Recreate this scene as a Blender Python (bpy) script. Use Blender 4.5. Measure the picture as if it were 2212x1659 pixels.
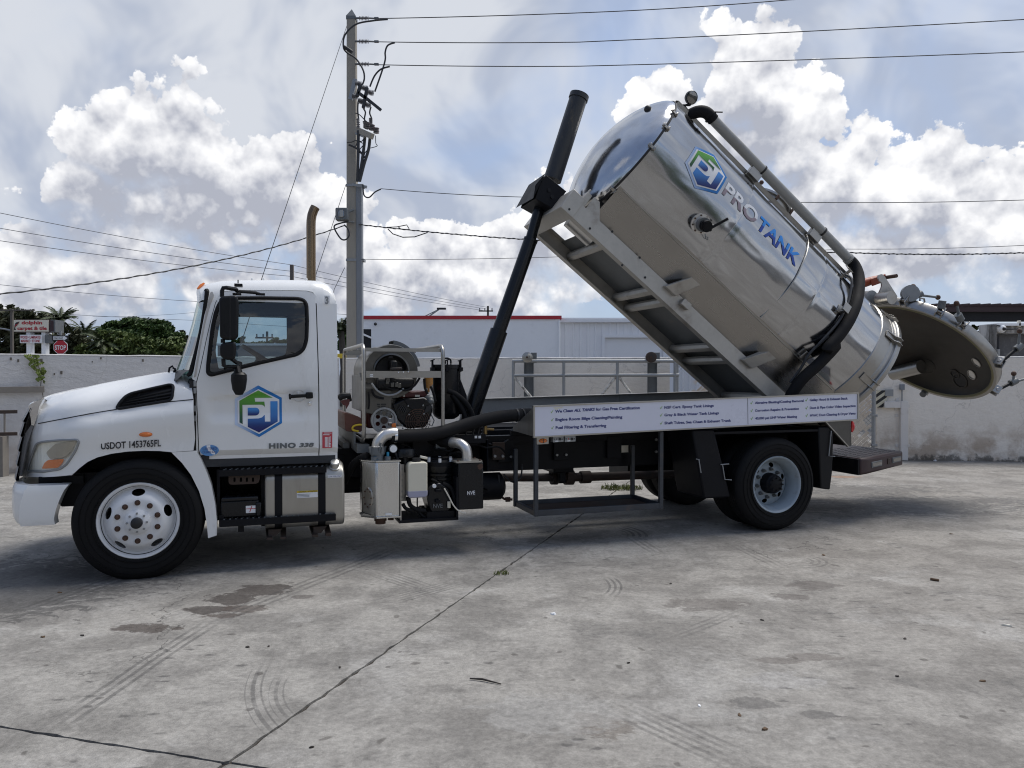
import bpy, bmesh, math, random
import numpy as np
from mathutils import Vector, Matrix, geometry
random.seed(7)
R = math.radians
for o in list(bpy.data.objects):
    bpy.data.objects.remove(o)
SC = bpy.context.scene
COL = SC.collection

# ---------------------------------------------------------------- camera
FPX, CXP, CYP, HCAM = 1662.0, 1106.0, 829.5, 1.76
PITCH = math.atan((829.5 - 808.0) / FPX)
cam_d = bpy.data.cameras.new('camera')
cam_d.sensor_width = 36.0
cam_d.lens = 36.0 * FPX / 2212.0
cam_d.clip_start = 0.1
cam_d.clip_end = 3000.0
cam = bpy.data.objects.new('camera', cam_d)
COL.objects.link(cam)
cam.location = (0, 0, HCAM)
cam.rotation_euler = (R(90) - PITCH, 0, 0)
SC.camera = cam
SC.render.resolution_x, SC.render.resolution_y = 1024, 768
SC.view_settings.view_transform = 'Standard'
SC.view_settings.look = 'None'
SC.view_settings.gamma = 1.0
SC.view_settings.use_curve_mapping = False
SC.cycles.pixel_filter_type = 'BLACKMAN_HARRIS'; SC.cycles.filter_width = 1.1
SC.view_settings.exposure = 0.76
SUN_EL, SUN_AZ = R(64), R(50)      # azimuth from +Y towards +X: high, behind the truck and to its right

# ---------------------------------------------------------------- shader expression helper
class X:
    """A socket with arithmetic, so that node networks read like formulas."""
    def __init__(s, nt, so): s.nt, s.so = nt, so
    def __add__(s, o): return mth(s.nt, 'ADD', s, o)
    def __radd__(s, o): return mth(s.nt, 'ADD', o, s)
    def __sub__(s, o): return mth(s.nt, 'SUBTRACT', s, o)
    def __rsub__(s, o): return mth(s.nt, 'SUBTRACT', o, s)
    def __mul__(s, o): return mth(s.nt, 'MULTIPLY', s, o)
    def __rmul__(s, o): return mth(s.nt, 'MULTIPLY', o, s)
    def __truediv__(s, o): return mth(s.nt, 'DIVIDE', s, o)
def put(nt, inp, v):
    if isinstance(v, X): nt.links.new(v.so, inp)
    elif isinstance(v, (tuple, list)) and len(v) == 3 and inp.type == 'RGBA': inp.default_value = (*v, 1)
    else: inp.default_value = v
def mth(nt, op, a, b=None, c=None, clamp=False):
    n = nt.nodes.new('ShaderNodeMath'); n.operation = op; n.use_clamp = clamp
    put(nt, n.inputs[0], a)
    if b is not None: put(nt, n.inputs[1], b)
    if c is not None: put(nt, n.inputs[2], c)
    return X(nt, n.outputs[0])
def clamp01(a): return mth(a.nt, 'ADD', a, 0.0, clamp=True)
def smooth(a, lo, hi, t0=0.0, t1=1.0):
    n = a.nt.nodes.new('ShaderNodeMapRange'); n.interpolation_type = 'SMOOTHSTEP'
    put(a.nt, n.inputs[0], a); n.inputs[1].default_value = lo; n.inputs[2].default_value = hi
    n.inputs[3].default_value = t0; n.inputs[4].default_value = t1
    return X(a.nt, n.outputs[0])
def sep(nt, v):
    n = nt.nodes.new('ShaderNodeSeparateXYZ'); put(nt, n.inputs[0], v)
    return [X(nt, o) for o in n.outputs]
def comb(nt, x, y, z):
    n = nt.nodes.new('ShaderNodeCombineXYZ')
    for i, v in enumerate((x, y, z)): put(nt, n.inputs[i], v)
    return X(nt, n.outputs[0])
def vmath(nt, op, a, b=None):
    n = nt.nodes.new('ShaderNodeVectorMath'); n.operation = op
    put(nt, n.inputs[0], a)
    if b is not None: put(nt, n.inputs[3 if op == 'SCALE' else 1], b)
    return X(nt, n.outputs['Value' if op in ('LENGTH', 'DOT_PRODUCT', 'DISTANCE') else 'Vector'])
def noise(nt, v, scale, detail=4, rough=0.55, dist=0.0, col=False, dim='3D'):
    n = nt.nodes.new('ShaderNodeTexNoise'); n.noise_dimensions = dim; put(nt, n.inputs['Vector'], v)
    n.inputs['Scale'].default_value = scale; n.inputs['Detail'].default_value = detail
    n.inputs['Roughness'].default_value = rough; n.inputs['Distortion'].default_value = dist
    return X(nt, n.outputs['Color' if col else 'Fac'])
def voro(nt, v, scale, detail=0.0, rough=0.5, feature='F1', out='Distance', smoothness=0.6, dim='3D'):
    n = nt.nodes.new('ShaderNodeTexVoronoi'); n.voronoi_dimensions = dim; n.feature = feature
    put(nt, n.inputs['Vector'], v); n.inputs['Scale'].default_value = scale
    if 'Detail' in n.inputs: n.inputs['Detail'].default_value = detail; n.inputs['Roughness'].default_value = rough
    if feature == 'SMOOTH_F1': n.inputs['Smoothness'].default_value = smoothness
    return X(nt, n.outputs[out])
def mix(nt, f, a, b, mode='MIX'):
    n = nt.nodes.new('ShaderNodeMix'); n.data_type = 'RGBA'; n.blend_type = mode
    put(nt, n.inputs['Factor'], f); put(nt, n.inputs[6], a); put(nt, n.inputs[7], b)
    return X(nt, n.outputs[2])
def smax(a, b, k=0.12): return mth(a.nt, 'SMOOTH_MAX', a, b, k)

# ---------------------------------------------------------------- world: daylight sky with cumulus
def sky_dir(px, py):
    """azimuth and elevation of a point of the sky, from its place in the photograph"""
    x, z = (px - CXP) / FPX, (808.0 - py) / FPX
    return math.atan(x), math.atan(z / math.hypot(1, x))
# cumulus masses: centre and half sizes, in photograph units
CUMULUS = [
    (270, 310, 190, 150), (400, 340, 230, 180), (540, 410, 240, 180), (660, 480, 190, 150), (430, 450, 340, 130), (730, 530, 130, 110), (180, 400, 170, 90),
    (90, 640, 290, 170), (240, 580, 190, 190), (10, 600, 160, 160), (520, 620, 240, 120), (710, 620, 180, 130), (400, 560, 110, 80),
    (960, 570, 200, 120), (1100, 560, 190, 120), (1200, 520, 160, 160), (840, 610, 140, 100), (1060, 640, 320, 90), (1190, 430, 70, 60),
    (1585, 190, 120, 170), (1660, 270, 180, 190), (1780, 410, 220, 180), (1400, 250, 100, 85), (1500, 340, 200, 190),
    (1920, 430, 190, 150), (2030, 430, 170, 160), (2150, 480, 190, 160), (2290, 500, 200, 160), (1950, 560, 540, 120), (1600, 480, 300, 130),
]
W = bpy.data.worlds.new('World'); SC.world = W; W.use_nodes = True
nt = W.node_tree; nt.nodes.clear()
wo = nt.nodes.new('ShaderNodeOutputWorld'); bg = nt.nodes.new('ShaderNodeBackground')
nt.links.new(bg.outputs[0], wo.inputs[0])
bg.inputs['Strength'].default_value = 0.1
sk = nt.nodes.new('ShaderNodeTexSky'); sk.sky_type = 'NISHITA'; sk.sun_disc = False
sk.sun_elevation = SUN_EL; sk.sun_rotation = SUN_AZ; sk.dust_density = 2.0; sk.air_density = 1.0; sk.ozone_density = 1.0
tc = nt.nodes.new('ShaderNodeTexCoord')
D = vmath(nt, 'NORMALIZE', X(nt, tc.outputs['Generated']))
dx, dy, dz = sep(nt, D)
az = mth(nt, 'ARCTAN2', dx, dy); el = mth(nt, 'ARCSINE', dz)
den = 1.0 + mth(nt, 'MAXIMUM', dz, -0.3)
ST = comb(nt, dx / den, dy / den, 0.0)                    # stereographic map of the sky, no seams, no stretch
wq = sep(nt, noise(nt, ST, 9.0, 2, 0.5, col=True, dim='2D'))
q = comb(nt, az + (wq[0] - 0.5) * 0.10, el + (wq[1] - 0.5) * 0.08, 0.0)
def blobs(lst, qq, k=0.2):
    dens = None
    for (px, py, hw, hh) in lst:
        a, e = sky_dir(px, py)
        sa, se = hw / FPX * math.cos(a) ** 2, hh / FPX * math.cos(a)
        t = vmath(nt, 'MULTIPLY', vmath(nt, 'SUBTRACT', qq, (a, e, 0)), (1 / sa, 1 / se, 0))
        b = 1.0 - vmath(nt, 'LENGTH', t)
        dens = b if dens is None else smax(dens, b, k)
    return dens
mass = mth(nt, 'MAXIMUM', blobs(CUMULUS, q), -1.2)
above = mth(nt, 'MAXIMUM', blobs(CUMULUS, vmath(nt, 'ADD', q, (0.012, 0.055, 0.0))), -1.2)
away = smooth(mth(nt, 'ABSOLUTE', az), 0.66, 0.95)       # beyond the photograph's sides the same kind of sky goes on
ring = noise(nt, ST, 3.1, 3, 0.5, dim='2D')
around = (ring - 0.5) * 4.0 + smooth(el, 0.75, 0.0) * 0.9 - 0.65
mass = mth(nt, 'MINIMUM', mass + (around - mass) * away, 0.8)
def billow(v, sc, det): return voro(nt, v, sc, det, 0.5, 'F1', dim='2D')
UP = vmath(nt, 'MULTIPLY', ST, (0.985, 0.985, 1.0))
b0 = billow(ST, 24.0, 4.0)
b1 = billow(UP, 24.0, 3.0)
fine = noise(nt, ST, 70.0, 4, 0.62, dim='2D')
d0 = mass * 1.25 + (0.46 - b0) * 0.62 + (fine - 0.5) * 0.42
above = above + (mass - above) * away
below = smooth(above - mass, -0.10, 0.12)                  # ragged crisp heads, soft fading bases
cover = smooth(d0, 0.0, 0.08) * (1.0 - below) + smooth(d0, -0.12, 0.75) * below
lit = b1 - b0                                             # heads of the billows against their undersides
rim = smooth(above + (fine - 0.5) * 0.3 - (b0 - 0.4) * 0.5, 0.42, -0.05)
blot = noise(nt, ST, 16.0, 4, 0.55, dim='2D')
east = smooth(az, -0.15, 0.2)
cau = noise(nt, ST, 34.0, 5, 0.62, 0.3, dim='2D')
br = clamp01(0.04 + east * 0.16 + smooth(el, 0.20, 0.08) * 0.16 + rim * 0.60 + lit * 0.80 + (blot - 0.5) * 1.25 + (cau - 0.5) * 0.65)
K = 6.6                                                  # radiance per unit, for a background strength of 0.1
cl = mix(nt, br, (0.40 * K, 0.42 * K, 0.49 * K), (0.95 * K, 0.95 * K, 0.96 * K))
veil_n = noise(nt, ST, 5.0, 4, 0.5, 0.4, dim='2D')
leftish = smooth(az, 0.25, -0.35)
veil = clamp01(smooth(veil_n + leftish * 0.10 + smooth(dz, 0.1, 0.5) * 0.10, 0.30, 0.66) * 0.72 + smooth(dz, 0.04, 0.22) * 0.28)
vbr = noise(nt, ST, 8.0, 4, 0.55, 0.3, dim='2D')
vcol = mix(nt, smooth(vbr + leftish * 0.07, 0.42, 0.66), (0.40 * K, 0.45 * K, 0.56 * K), (0.61 * K, 0.64 * K, 0.70 * K))
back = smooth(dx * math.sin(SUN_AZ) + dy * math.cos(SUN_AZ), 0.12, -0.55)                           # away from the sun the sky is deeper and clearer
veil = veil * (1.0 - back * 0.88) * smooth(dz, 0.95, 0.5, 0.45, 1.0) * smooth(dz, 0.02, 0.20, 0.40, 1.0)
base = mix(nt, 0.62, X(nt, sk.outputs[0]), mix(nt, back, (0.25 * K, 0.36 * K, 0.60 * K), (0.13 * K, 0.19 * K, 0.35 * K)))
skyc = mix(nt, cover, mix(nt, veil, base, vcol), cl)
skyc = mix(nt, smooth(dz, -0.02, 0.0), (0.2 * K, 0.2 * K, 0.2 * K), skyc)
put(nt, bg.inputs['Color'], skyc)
W.cycles.sampling_method = 'MANUAL'; W.cycles.sample_map_resolution = 512

# ---------------------------------------------------------------- sun, veiled by cloud
sun_d = bpy.data.lights.new('sun', 'SUN'); sun_d.energy = 1.9; sun_d.angle = R(32); sun_d.color = (1.0, 0.96, 0.9)
sun = bpy.data.objects.new('sun', sun_d); COL.objects.link(sun)
sv = Vector((math.sin(SUN_AZ) * math.cos(SUN_EL), math.cos(SUN_AZ) * math.cos(SUN_EL), math.sin(SUN_EL)))
sun.rotation_euler = sv.to_track_quat('Z', 'Y').to_euler()
sun.location = (0, 0, 30)

# ---------------------------------------------------------------- measuring: the truck's own frame and the camera's rays
PSI = R(18.4)                                             # the truck stands turned by this angle to the picture plane
EU = Vector((math.cos(PSI), math.sin(PSI), 0)); EV = Vector((-math.sin(PSI), math.cos(PSI), 0))
ORG = Vector((-3.19, 6.55, 0))                            # ground under the near face of the front wheel
CAMP = Vector((0, 0, HCAM))
def ray(px, py):
    c, s = math.cos(PITCH), math.sin(PITCH)
    return Vector(((px - CXP) / FPX, 0, 0)) + Vector((0, c, -s)) + Vector((0, s, c)) * ((CYP - py) / FPX)
def crop(x0, y0, x1, w):
    k = (x1 - x0) / w
    return lambda x, y: ((x0 + x * k) / 1.82278, (y0 + y * k) / 1.82278)
c1 = crop(0, 1000, 1400, 1787); c2 = crop(1200, 1200, 2200, 1659); c3 = crop(1950, 1400, 3000, 2177)
c4 = crop(2800, 1300, 4032, 2212); c5 = crop(2000, 300, 3100, 1825); c6 = crop(2800, 300, 4032, 1858)
c7 = crop(1100, 0, 2100, 1276); c8 = crop(0, 1100, 800, 2212)
q1 = crop(3200, 1550, 4032, 2212); q2 = crop(3350, 1050, 4032, 2057); q3 = crop(0, 2050, 2016, 2212); q4 = crop(2016, 2050, 4032, 2212)
q5 = crop(700, 1050, 1400, 2111); q6 = crop(750, 1750, 1450, 2212); q7 = crop(1330, 1340, 1930, 1991); q8 = crop(2050, 1540, 3420, 2212)
e2 = crop(2600, 550, 3250, 1797); e3 = crop(1300, 300, 1600, 1244); e4 = crop(850, 1480, 1350, 2212)
def S(p, v=0.0):
    """truck coordinates (u back, v across, z up) of a photograph point lying on the truck's plane v"""
    r = ray(*p); C = CAMP - ORG
    t = (v - C.dot(EV)) / r.dot(EV); P = C + r * t
    return Vector((P.dot(EU), v, P.z))
def G(p, z=0.0):
    """ground point seen at p"""
    r = ray(*p); t = (z - HCAM) / r.z
    return CAMP + r * t
def AT(p, depth):
    """point at a given distance along the view axis"""
    r = ray(*p); return CAMP + r * (depth / r.y)
def truck_world(u, v, z): return ORG + EU * u + EV * v + Vector((0, 0, z))

# ---------------------------------------------------------------- mesh helpers
class MB:
    """collects shapes for one mesh object"""
    def __init__(s): s.v, s.f, s.m = [], [], []
    def add(s, vs, fs, mi=0):
        b = len(s.v); s.v.extend([tuple(p) for p in vs]); s.f.extend([tuple(i + b for i in f) for f in fs]); s.m.extend([mi] * len(fs)); return s
    def box(s, a, b, mi=0):
        x0, y0, z0 = [min(a[i], b[i]) for i in range(3)]; x1, y1, z1 = [max(a[i], b[i]) for i in range(3)]
        return s.add([(x0, y0, z0), (x1, y0, z0), (x1, y1, z0), (x0, y1, z0), (x0, y0, z1), (x1, y0, z1), (x1, y1, z1), (x0, y1, z1)],
                     [(0, 3, 2, 1), (4, 5, 6, 7), (0, 1, 5, 4), (1, 2, 6, 5), (2, 3, 7, 6), (3, 0, 4, 7)], mi)
    def bar(s, p, q, w, h, up=(0, 0, 1), mi=0):
        """rectangular bar from p to q, w across, h along up"""
        p, q = Vector(p), Vector(q); d = (q - p).normalized(); u = Vector(up)
        sd = d.cross(u)
        if sd.length < 1e-4: sd = d.cross(Vector((1, 0, 0)))
        sd.normalize(); u = sd.cross(d).normalized()
        vs = [c + sd * (sx * w / 2) + u * (sz * h / 2) for c in (p, q) for sx, sz in ((-1, -1), (1, -1), (1, 1), (-1, 1))]
        return s.add(vs, [(0, 1, 2, 3), (7, 6, 5, 4), (0, 4, 5, 1), (1, 5, 6, 2), (2, 6, 7, 3), (3, 7, 4, 0)], mi)
    def tube(s, pts, r, n=10, caps=True, closed=False, mi=0):
        pts = [Vector(p) for p in pts]; m = len(pts); rs = r if isinstance(r, (list, tuple)) else [r] * m
        rings = []; prev = None
        for i, p in enumerate(pts):
            a = pts[(i - 1) % m] if (closed or i) else p; b = pts[(i + 1) % m] if (closed or i < m - 1) else p
            t = (b - a).normalized()
            if prev is None:
                up = Vector((0, 0, 1)) if abs(t.z) < 0.9 else Vector((1, 0, 0)); x = t.cross(up).normalized()
            else:
                x = (prev - t * prev.dot(t))
                x = x.normalized() if x.length > 1e-6 else t.cross(Vector((0, 0, 1))).normalized()
            prev = x; y = t.cross(x)
            rings.append([p + (x * math.cos(k * 2 * math.pi / n) + y * math.sin(k * 2 * math.pi / n)) * rs[i] for k in range(n)])
        vs = [v for rg in rings for v in rg]; fs = []
        for i in range(m if closed else m - 1):
            j = (i + 1) % m
            for k in range(n):
                fs.append((i * n + k, i * n + (k + 1) % n, j * n + (k + 1) % n, j * n + k))
        if caps and not closed:
            fs.append(tuple(range(n - 1, -1, -1))); fs.append(tuple((m - 1) * n + k for k in range(n)))
        return s.add(vs, fs, mi)
    def cyl(s, p, q, r, n=20, r2=None, mi=0): return s.tube([p, q], [r, r if r2 is None else r2], n, mi=mi)
    def lathe(s, prof, c=(0, 0, 0), ax='y', n=48, mi=0, a0=0.0, a1=2 * math.pi):
        """prof: (radius, height along the axis)"""
        full = abs(a1 - a0 - 2 * math.pi) < 1e-6; m = len(prof); k = n if full else n + 1
        vs = []
        for j in range(k):
            a = a0 + (a1 - a0) * j / n; ca, sa = math.cos(a), math.sin(a)
            for r, h in prof:
                p = {'x': (h, r * ca, r * sa), 'y': (r * sa, h, r * ca), 'z': (r * ca, r * sa, h)}[ax]
                vs.append((p[0] + c[0], p[1] + c[1], p[2] + c[2]))
        fs = []
        for j in range(n):
            jj = (j + 1) % k
            for i in range(m - 1): fs.append((j * m + i, j * m + i + 1, jj * m + i + 1, jj * m + i))
        return s.add(vs, fs, mi)
    def sphere(s, c, r, n=12, m=8, sc=(1, 1, 1), mi=0):
        prof = [(max(1e-4, math.sin(math.pi * i / m)) * r, -math.cos(math.pi * i / m) * r) for i in range(m + 1)]
        b = len(s.v); s.lathe(prof, (0, 0, 0), 'z', n, mi)
        for i in range(b, len(s.v)):
            p = s.v[i]; s.v[i] = (p[0] * sc[0] + c[0], p[1] * sc[1] + c[1], p[2] * sc[2] + c[2])
        return s
    def prism(s, poly, f0, f1, mi=0):
        """poly: 2D points; f0, f1 map a 2D point to the two end faces"""
        n = len(poly); vs = [f0(p) for p in poly] + [f1(p) for p in poly]
        return s.add(vs, [tuple(range(n - 1, -1, -1)), tuple(range(n, 2 * n))] + [(i, (i + 1) % n, n + (i + 1) % n, n + i) for i in range(n)], mi)
    def side(s, poly, v0, v1, mi=0): return s.prism([(p[0], p[-1]) for p in poly], lambda p: (p[0], v0, p[1]), lambda p: (p[0], v1, p[1]), mi)
    def grid(s, rows, mi=0, close=False):
        n = len(rows[0]); vs = [p for r in rows for p in r]; fs = []
        for i in range(len(rows) - 1):
            for j in range(n if close else n - 1):
                k = (j + 1) % n; fs.append((i * n + j, i * n + k, (i + 1) * n + k, (i + 1) * n + j))
        return s.add(vs, fs, mi)
    def xform(s, M, i0=0):
        for i in range(i0, len(s.v)): s.v[i] = tuple(M @ Vector(s.v[i]))
        return s
def obj(name, mb, mat=None, parent=None, bevel=0.0, smooth=True, angle=35, seg=2, fixn=True, **props):
    me = bpy.data.meshes.new(name); me.from_pydata(mb.v, [], mb.f)
    mats = mat if isinstance(mat, (list, tuple)) else [mat]
    for m in mats:
        if m: me.materials.append(m)
    if len(mats) > 1: me.polygons.foreach_set('material_index', mb.m)
    if fixn:
        bm = bmesh.new(); bm.from_mesh(me); bmesh.ops.recalc_face_normals(bm, faces=bm.faces); bm.to_mesh(me); bm.free()
    o = bpy.data.objects.new(name, me); COL.objects.link(o)
    if parent: o.parent = parent
    if bevel:
        md = o.modifiers.new('bevel', 'BEVEL'); md.width = bevel; md.segments = seg; md.limit_method = 'ANGLE'; md.angle_limit = R(40); md.use_clamp_overlap = True
    if smooth:
        me.polygons.foreach_set('use_smooth', [True] * len(me.polygons))
        me.set_sharp_from_angle(angle=R(angle))
    for k, v in props.items(): o[k] = v
    return o
def empty(name, loc=(0, 0, 0), rz=0.0, parent=None, **props):
    o = bpy.data.objects.new(name, None); COL.objects.link(o); o.location = loc; o.rotation_euler = (0, 0, rz); o.empty_display_size = 0.2
    if parent: o.parent = parent
    for k, v in props.items(): o[k] = v
    return o
def copy_tree(o, parent=None):
    c = o.copy(); COL.objects.link(c)
    if parent: c.parent = parent
    for ch in [x for x in bpy.data.objects if x.parent == o]: copy_tree(ch, c)
    return c
def inside(p, poly):
    x, y = p; r = False; n = len(poly)
    for i in range(n):
        x0, y0 = poly[i]; x1, y1 = poly[i - 1]
        if (y0 > y) != (y1 > y) and x < (x1 - x0) * (y - y0) / (y1 - y0) + x0: r = not r
    return r
def spline(pts, n=6, closed=True):
    """Catmull-Rom through 2D or 3D points"""
    P = [Vector(p) for p in pts]; m = len(P); out = []
    for i in range(m if closed else m - 1):
        p0, p1, p2, p3 = (P[(i - 1) % m], P[i], P[(i + 1) % m], P[(i + 2) % m]) if closed else (P[max(i - 1, 0)], P[i], P[i + 1], P[min(i + 2, m - 1)])
        for k in range(n):
            t = k / n
            out.append(0.5 * ((2 * p1) + (p2 - p0) * t + (2 * p0 - 5 * p1 + 4 * p2 - p3) * t * t + (3 * p1 - p0 - 3 * p2 + p3) * t ** 3))
    if not closed: out.append(P[-1])
    return out
def rounded(poly, r=0.03, n=4):
    """round the corners of a 2D polygon"""
    P = [Vector((p[0], p[1])) for p in poly]; out = []; m = len(P)
    for i in range(m):
        a, b, c = P[i - 1], P[i], P[(i + 1) % m]; d0 = (a - b); d1 = (c - b)
        rr = min(r, d0.length * 0.45, d1.length * 0.45)
        s, e = b + d0.normalized() * rr, b + d1.normalized() * rr
        for k in range(n + 1):
            t = k / n; out.append(tuple(s * (1 - t) ** 2 + b * 2 * t * (1 - t) + e * t * t))
    return out
def densify(poly, step):
    out = []; m = len(poly)
    for i in range(m):
        a, b = Vector(poly[i]), Vector(poly[(i + 1) % m]); k = max(1, int((b - a).length / step))
        out += [tuple(a.lerp(b, j / k)) for j in range(k)]
    return out
def sheet(mb, outer, holes, step, fmap, lip=None, mi=0):
    """a dense skin inside a 2D outline with holes, mapped to 3D by fmap; lip: offset vector function for turned-in edges"""
    loops = [densify([tuple(p)[:2] for p in outer], step)] + [densify([tuple(p)[:2] for p in h], step) for h in holes]
    vs = []; ed = []
    for lp in loops:
        b = len(vs); vs += lp; ed += [(b + i, b + (i + 1) % len(lp)) for i in range(len(lp))]
    xs = [p[0] for p in loops[0]]; ys = [p[1] for p in loops[0]]; allp = np.array(vs)
    nx, ny = int((max(xs) - min(xs)) / step), int((max(ys) - min(ys)) / step)
    for i in range(1, nx + 1):
        for j in range(1, ny + 1):
            p = (min(xs) + i * step, min(ys) + j * step)
            if inside(p, loops[0]) and not any(inside(p, h) for h in loops[1:]) and np.min(np.hypot(allp[:, 0] - p[0], allp[:, 1] - p[1])) > step * 0.5:
                vs.append(p)
    V, E_, F, *_ = geometry.delaunay_2d_cdt([Vector(p) for p in vs], ed, [], 0, 1e-6)
    fs = []
    for f in F:
        c = (sum(V[i].x for i in f) / len(f), sum(V[i].y for i in f) / len(f))
        if inside(c, loops[0]) and not any(inside(c, h) for h in loops[1:]): fs.append(tuple(f))
    P = [fmap(p.x, p.y) for p in V]
    b = len(mb.v); mb.add(P, fs, mi)
    if lip:
        for lp in loops:
            A = [fmap(*p) for p in lp]; B = [tuple(Vector(a) + Vector(lip)) for a in A]; n = len(lp)
            mb.add(A + B, [(i, (i + 1) % n, n + (i + 1) % n, n + i) for i in range(n)], mi)
    return mb
def letters(text, bold=0.0, shear=0.0, extr=0.0, spacing=1.0):
    """mesh data of a line of text in the built-in font, normalised to x 0..w, cap height 1"""
    cu = bpy.data.curves.new('lettering', 'FONT'); cu.body = text; cu.offset = bold; cu.shear = shear; cu.extrude = extr
    cu.resolution_u = 3; cu.space_character = spacing
    o = bpy.data.objects.new('lettering', cu); COL.objects.link(o)
    bpy.context.view_layer.update()
    me = bpy.data.meshes.new_from_object(o.evaluated_get(bpy.context.evaluated_depsgraph_get()))
    vs = [tuple(v.co) for v in me.vertices]; fs = [tuple(p.vertices) for p in me.polygons]
    bpy.data.objects.remove(o); bpy.data.curves.remove(cu); bpy.data.meshes.remove(me)
    x0, x1 = min(v[0] for v in vs), max(v[0] for v in vs)
    return [((v[0] - x0), v[1] / 0.69, v[2]) for v in vs], fs, x1 - x0
def text_on(mb, text, p0, p1, height, up, out, lift=0.004, bold=0.012, shear=0.0, thick=0.0, mi=0, spacing=1.0):
    """lettering from p0 to p1 along the base line, standing `lift` proud along out"""
    vs, fs, w = letters(text, bold, shear, 0, spacing)
    p0, p1, up, out = Vector(p0), Vector(p1), Vector(up), Vector(out)
    ax = p1 - p0
    P = [p0 + ax * (x / w) + up * (y * height) + out * lift for x, y, z in vs]
    mb.add(P, fs, mi)
    return mb

# ---------------------------------------------------------------- materials
def new_mat(name):
    m = bpy.data.materials.new(name); m.use_nodes = True; nt = m.node_tree
    return m, nt, nt.nodes['Principled BSDF']
def bump(nt, b, h, strength=0.2, dist=0.01):
    n = nt.nodes.new('ShaderNodeBump'); n.inputs['Strength'].default_value = strength; n.inputs['Distance'].default_value = dist
    put(nt, n.inputs['Height'], h); nt.links.new(n.outputs[0], b.inputs['Normal'])
def ocoord(nt):
    return X(nt, nt.nodes.new('ShaderNodeTexCoord').outputs['Object'])
def paint(name, col, rough=0.4, var=0.12, scale=3.0, metal=0.0, dirt=None, dirt_amt=0.0, coat=0.0, bmp=0.0, bscale=60.0, spec=0.5, stretch=(1, 1, 1), dscale=2.5):
    m, nt, b = new_mat(name); p = vmath(nt, 'MULTIPLY', ocoord(nt), stretch)
    n1 = noise(nt, p, scale, 5, 0.6); n2 = noise(nt, p, scale * 7, 4, 0.6)
    f = 1.0 + (n1 - 0.5) * (2 * var) + (n2 - 0.5) * var
    base = mix(nt, 1.0, col, comb(nt, f, f, f), 'MULTIPLY')
    if dirt:
        k = smooth(noise(nt, p, dscale, 7, 0.68), 0.62 - dirt_amt * 0.35, 0.82 - dirt_amt * 0.2)
        base = mix(nt, k * min(1.0, 0.35 + dirt_amt), base, dirt)
    put(nt, b.inputs['Base Color'], base)
    put(nt, b.inputs['Roughness'], clamp01(rough + (n1 - 0.5) * 0.25))
    b.inputs['Metallic'].default_value = metal; b.inputs['Specular IOR Level'].default_value = spec
    if coat: b.inputs['Coat Weight'].default_value = coat; b.inputs['Coat Roughness'].default_value = 0.08
    if bmp: bump(nt, b, noise(nt, p, bscale, 4, 0.6), bmp, 0.006)
    return m
def glow(name, col, st):
    m, nt, b = new_mat(name); b.inputs['Emission Color'].default_value = (*col, 1); b.inputs['Emission Strength'].default_value = st; b.inputs['Base Color'].default_value = (*col, 1); return m
def glass(name, tint=(0.75, 0.8, 0.8), refl=0.09, rough=0.0, fk=0.8):
    m, nt, b = new_mat(name); nt.nodes.remove(b)
    t = nt.nodes.new('ShaderNodeBsdfTransparent'); t.inputs[0].default_value = (*tint, 1)
    g = nt.nodes.new('ShaderNodeBsdfGlossy'); g.inputs['Roughness'].default_value = rough; g.inputs[0].default_value = (1, 1, 1, 1)
    lw = nt.nodes.new('ShaderNodeLayerWeight'); lw.inputs['Blend'].default_value = 0.25
    f = X(nt, lw.outputs['Fresnel']) * fk + refl
    ms = nt.nodes.new('ShaderNodeMixShader'); put(nt, ms.inputs[0], clamp01(f)); nt.links.new(t.outputs[0], ms.inputs[1]); nt.links.new(g.outputs[0], ms.inputs[2])
    nt.links.new(ms.outputs[0], nt.nodes['Material Output'].inputs[0]); return m
M = {}
M['white'] = paint('white_truck_paint', (0.78, 0.785, 0.775), 0.26, 0.03, 1.5, dirt=(0.42, 0.38, 0.31), dirt_amt=0.12, coat=0.5, stretch=(1, 1, .4))
M['silverpaint'] = paint('worn_pillar_paint', (0.52, 0.50, 0.47), 0.5, 0.25, 14, dirt=(0.35, 0.3, 0.26), dirt_amt=0.5)
M['wheelwhite'] = paint('white_wheel_paint', (0.72, 0.73, 0.74), 0.4, 0.05, 5, dirt=(0.32, 0.2, 0.12), dirt_amt=0.12, dscale=9)
M['wheelgrey'] = paint('grey_wheel_paint', (0.30, 0.355, 0.40), 0.4, 0.08, 5, dirt=(0.18, 0.15, 0.13), dirt_amt=0.2, dscale=6)
M['black'] = paint('black_chassis_paint', (0.005, 0.0055, 0.008), 0.5, 0.5, 5, dirt=(0.022, 0.018, 0.015), dirt_amt=0.2, bmp=0.1, spec=0.2)
M['blackgloss'] = paint('black_gloss_paint', (0.006, 0.007, 0.009), 0.25, 0.4, 5, dirt=(0.03, 0.025, 0.02), dirt_amt=0.1, spec=0.35)
M['plastic'] = paint('black_plastic', (0.007, 0.0075, 0.009), 0.42, 0.2, 8, spec=0.25)
M['rubber'] = paint('black_rubber', (0.008, 0.008, 0.009), 0.75, 0.25, 6, bmp=0.15, bscale=90, spec=0.25)
M['bluegrey'] = paint('slate_grey_rack_paint', (0.035, 0.04, 0.048), 0.5, 0.5, 6, dirt=(0.16, 0.10, 0.06), dirt_amt=0.2)
M['nut'] = paint('rusty_steel', (0.07, 0.035, 0.022), 0.7, 0.5, 30)
M['rust'] = paint('rusted_plate', (0.05, 0.03, 0.021), 0.75, 0.5, 5, dirt=(0.03, 0.03, 0.03), dirt_amt=0.6)
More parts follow.
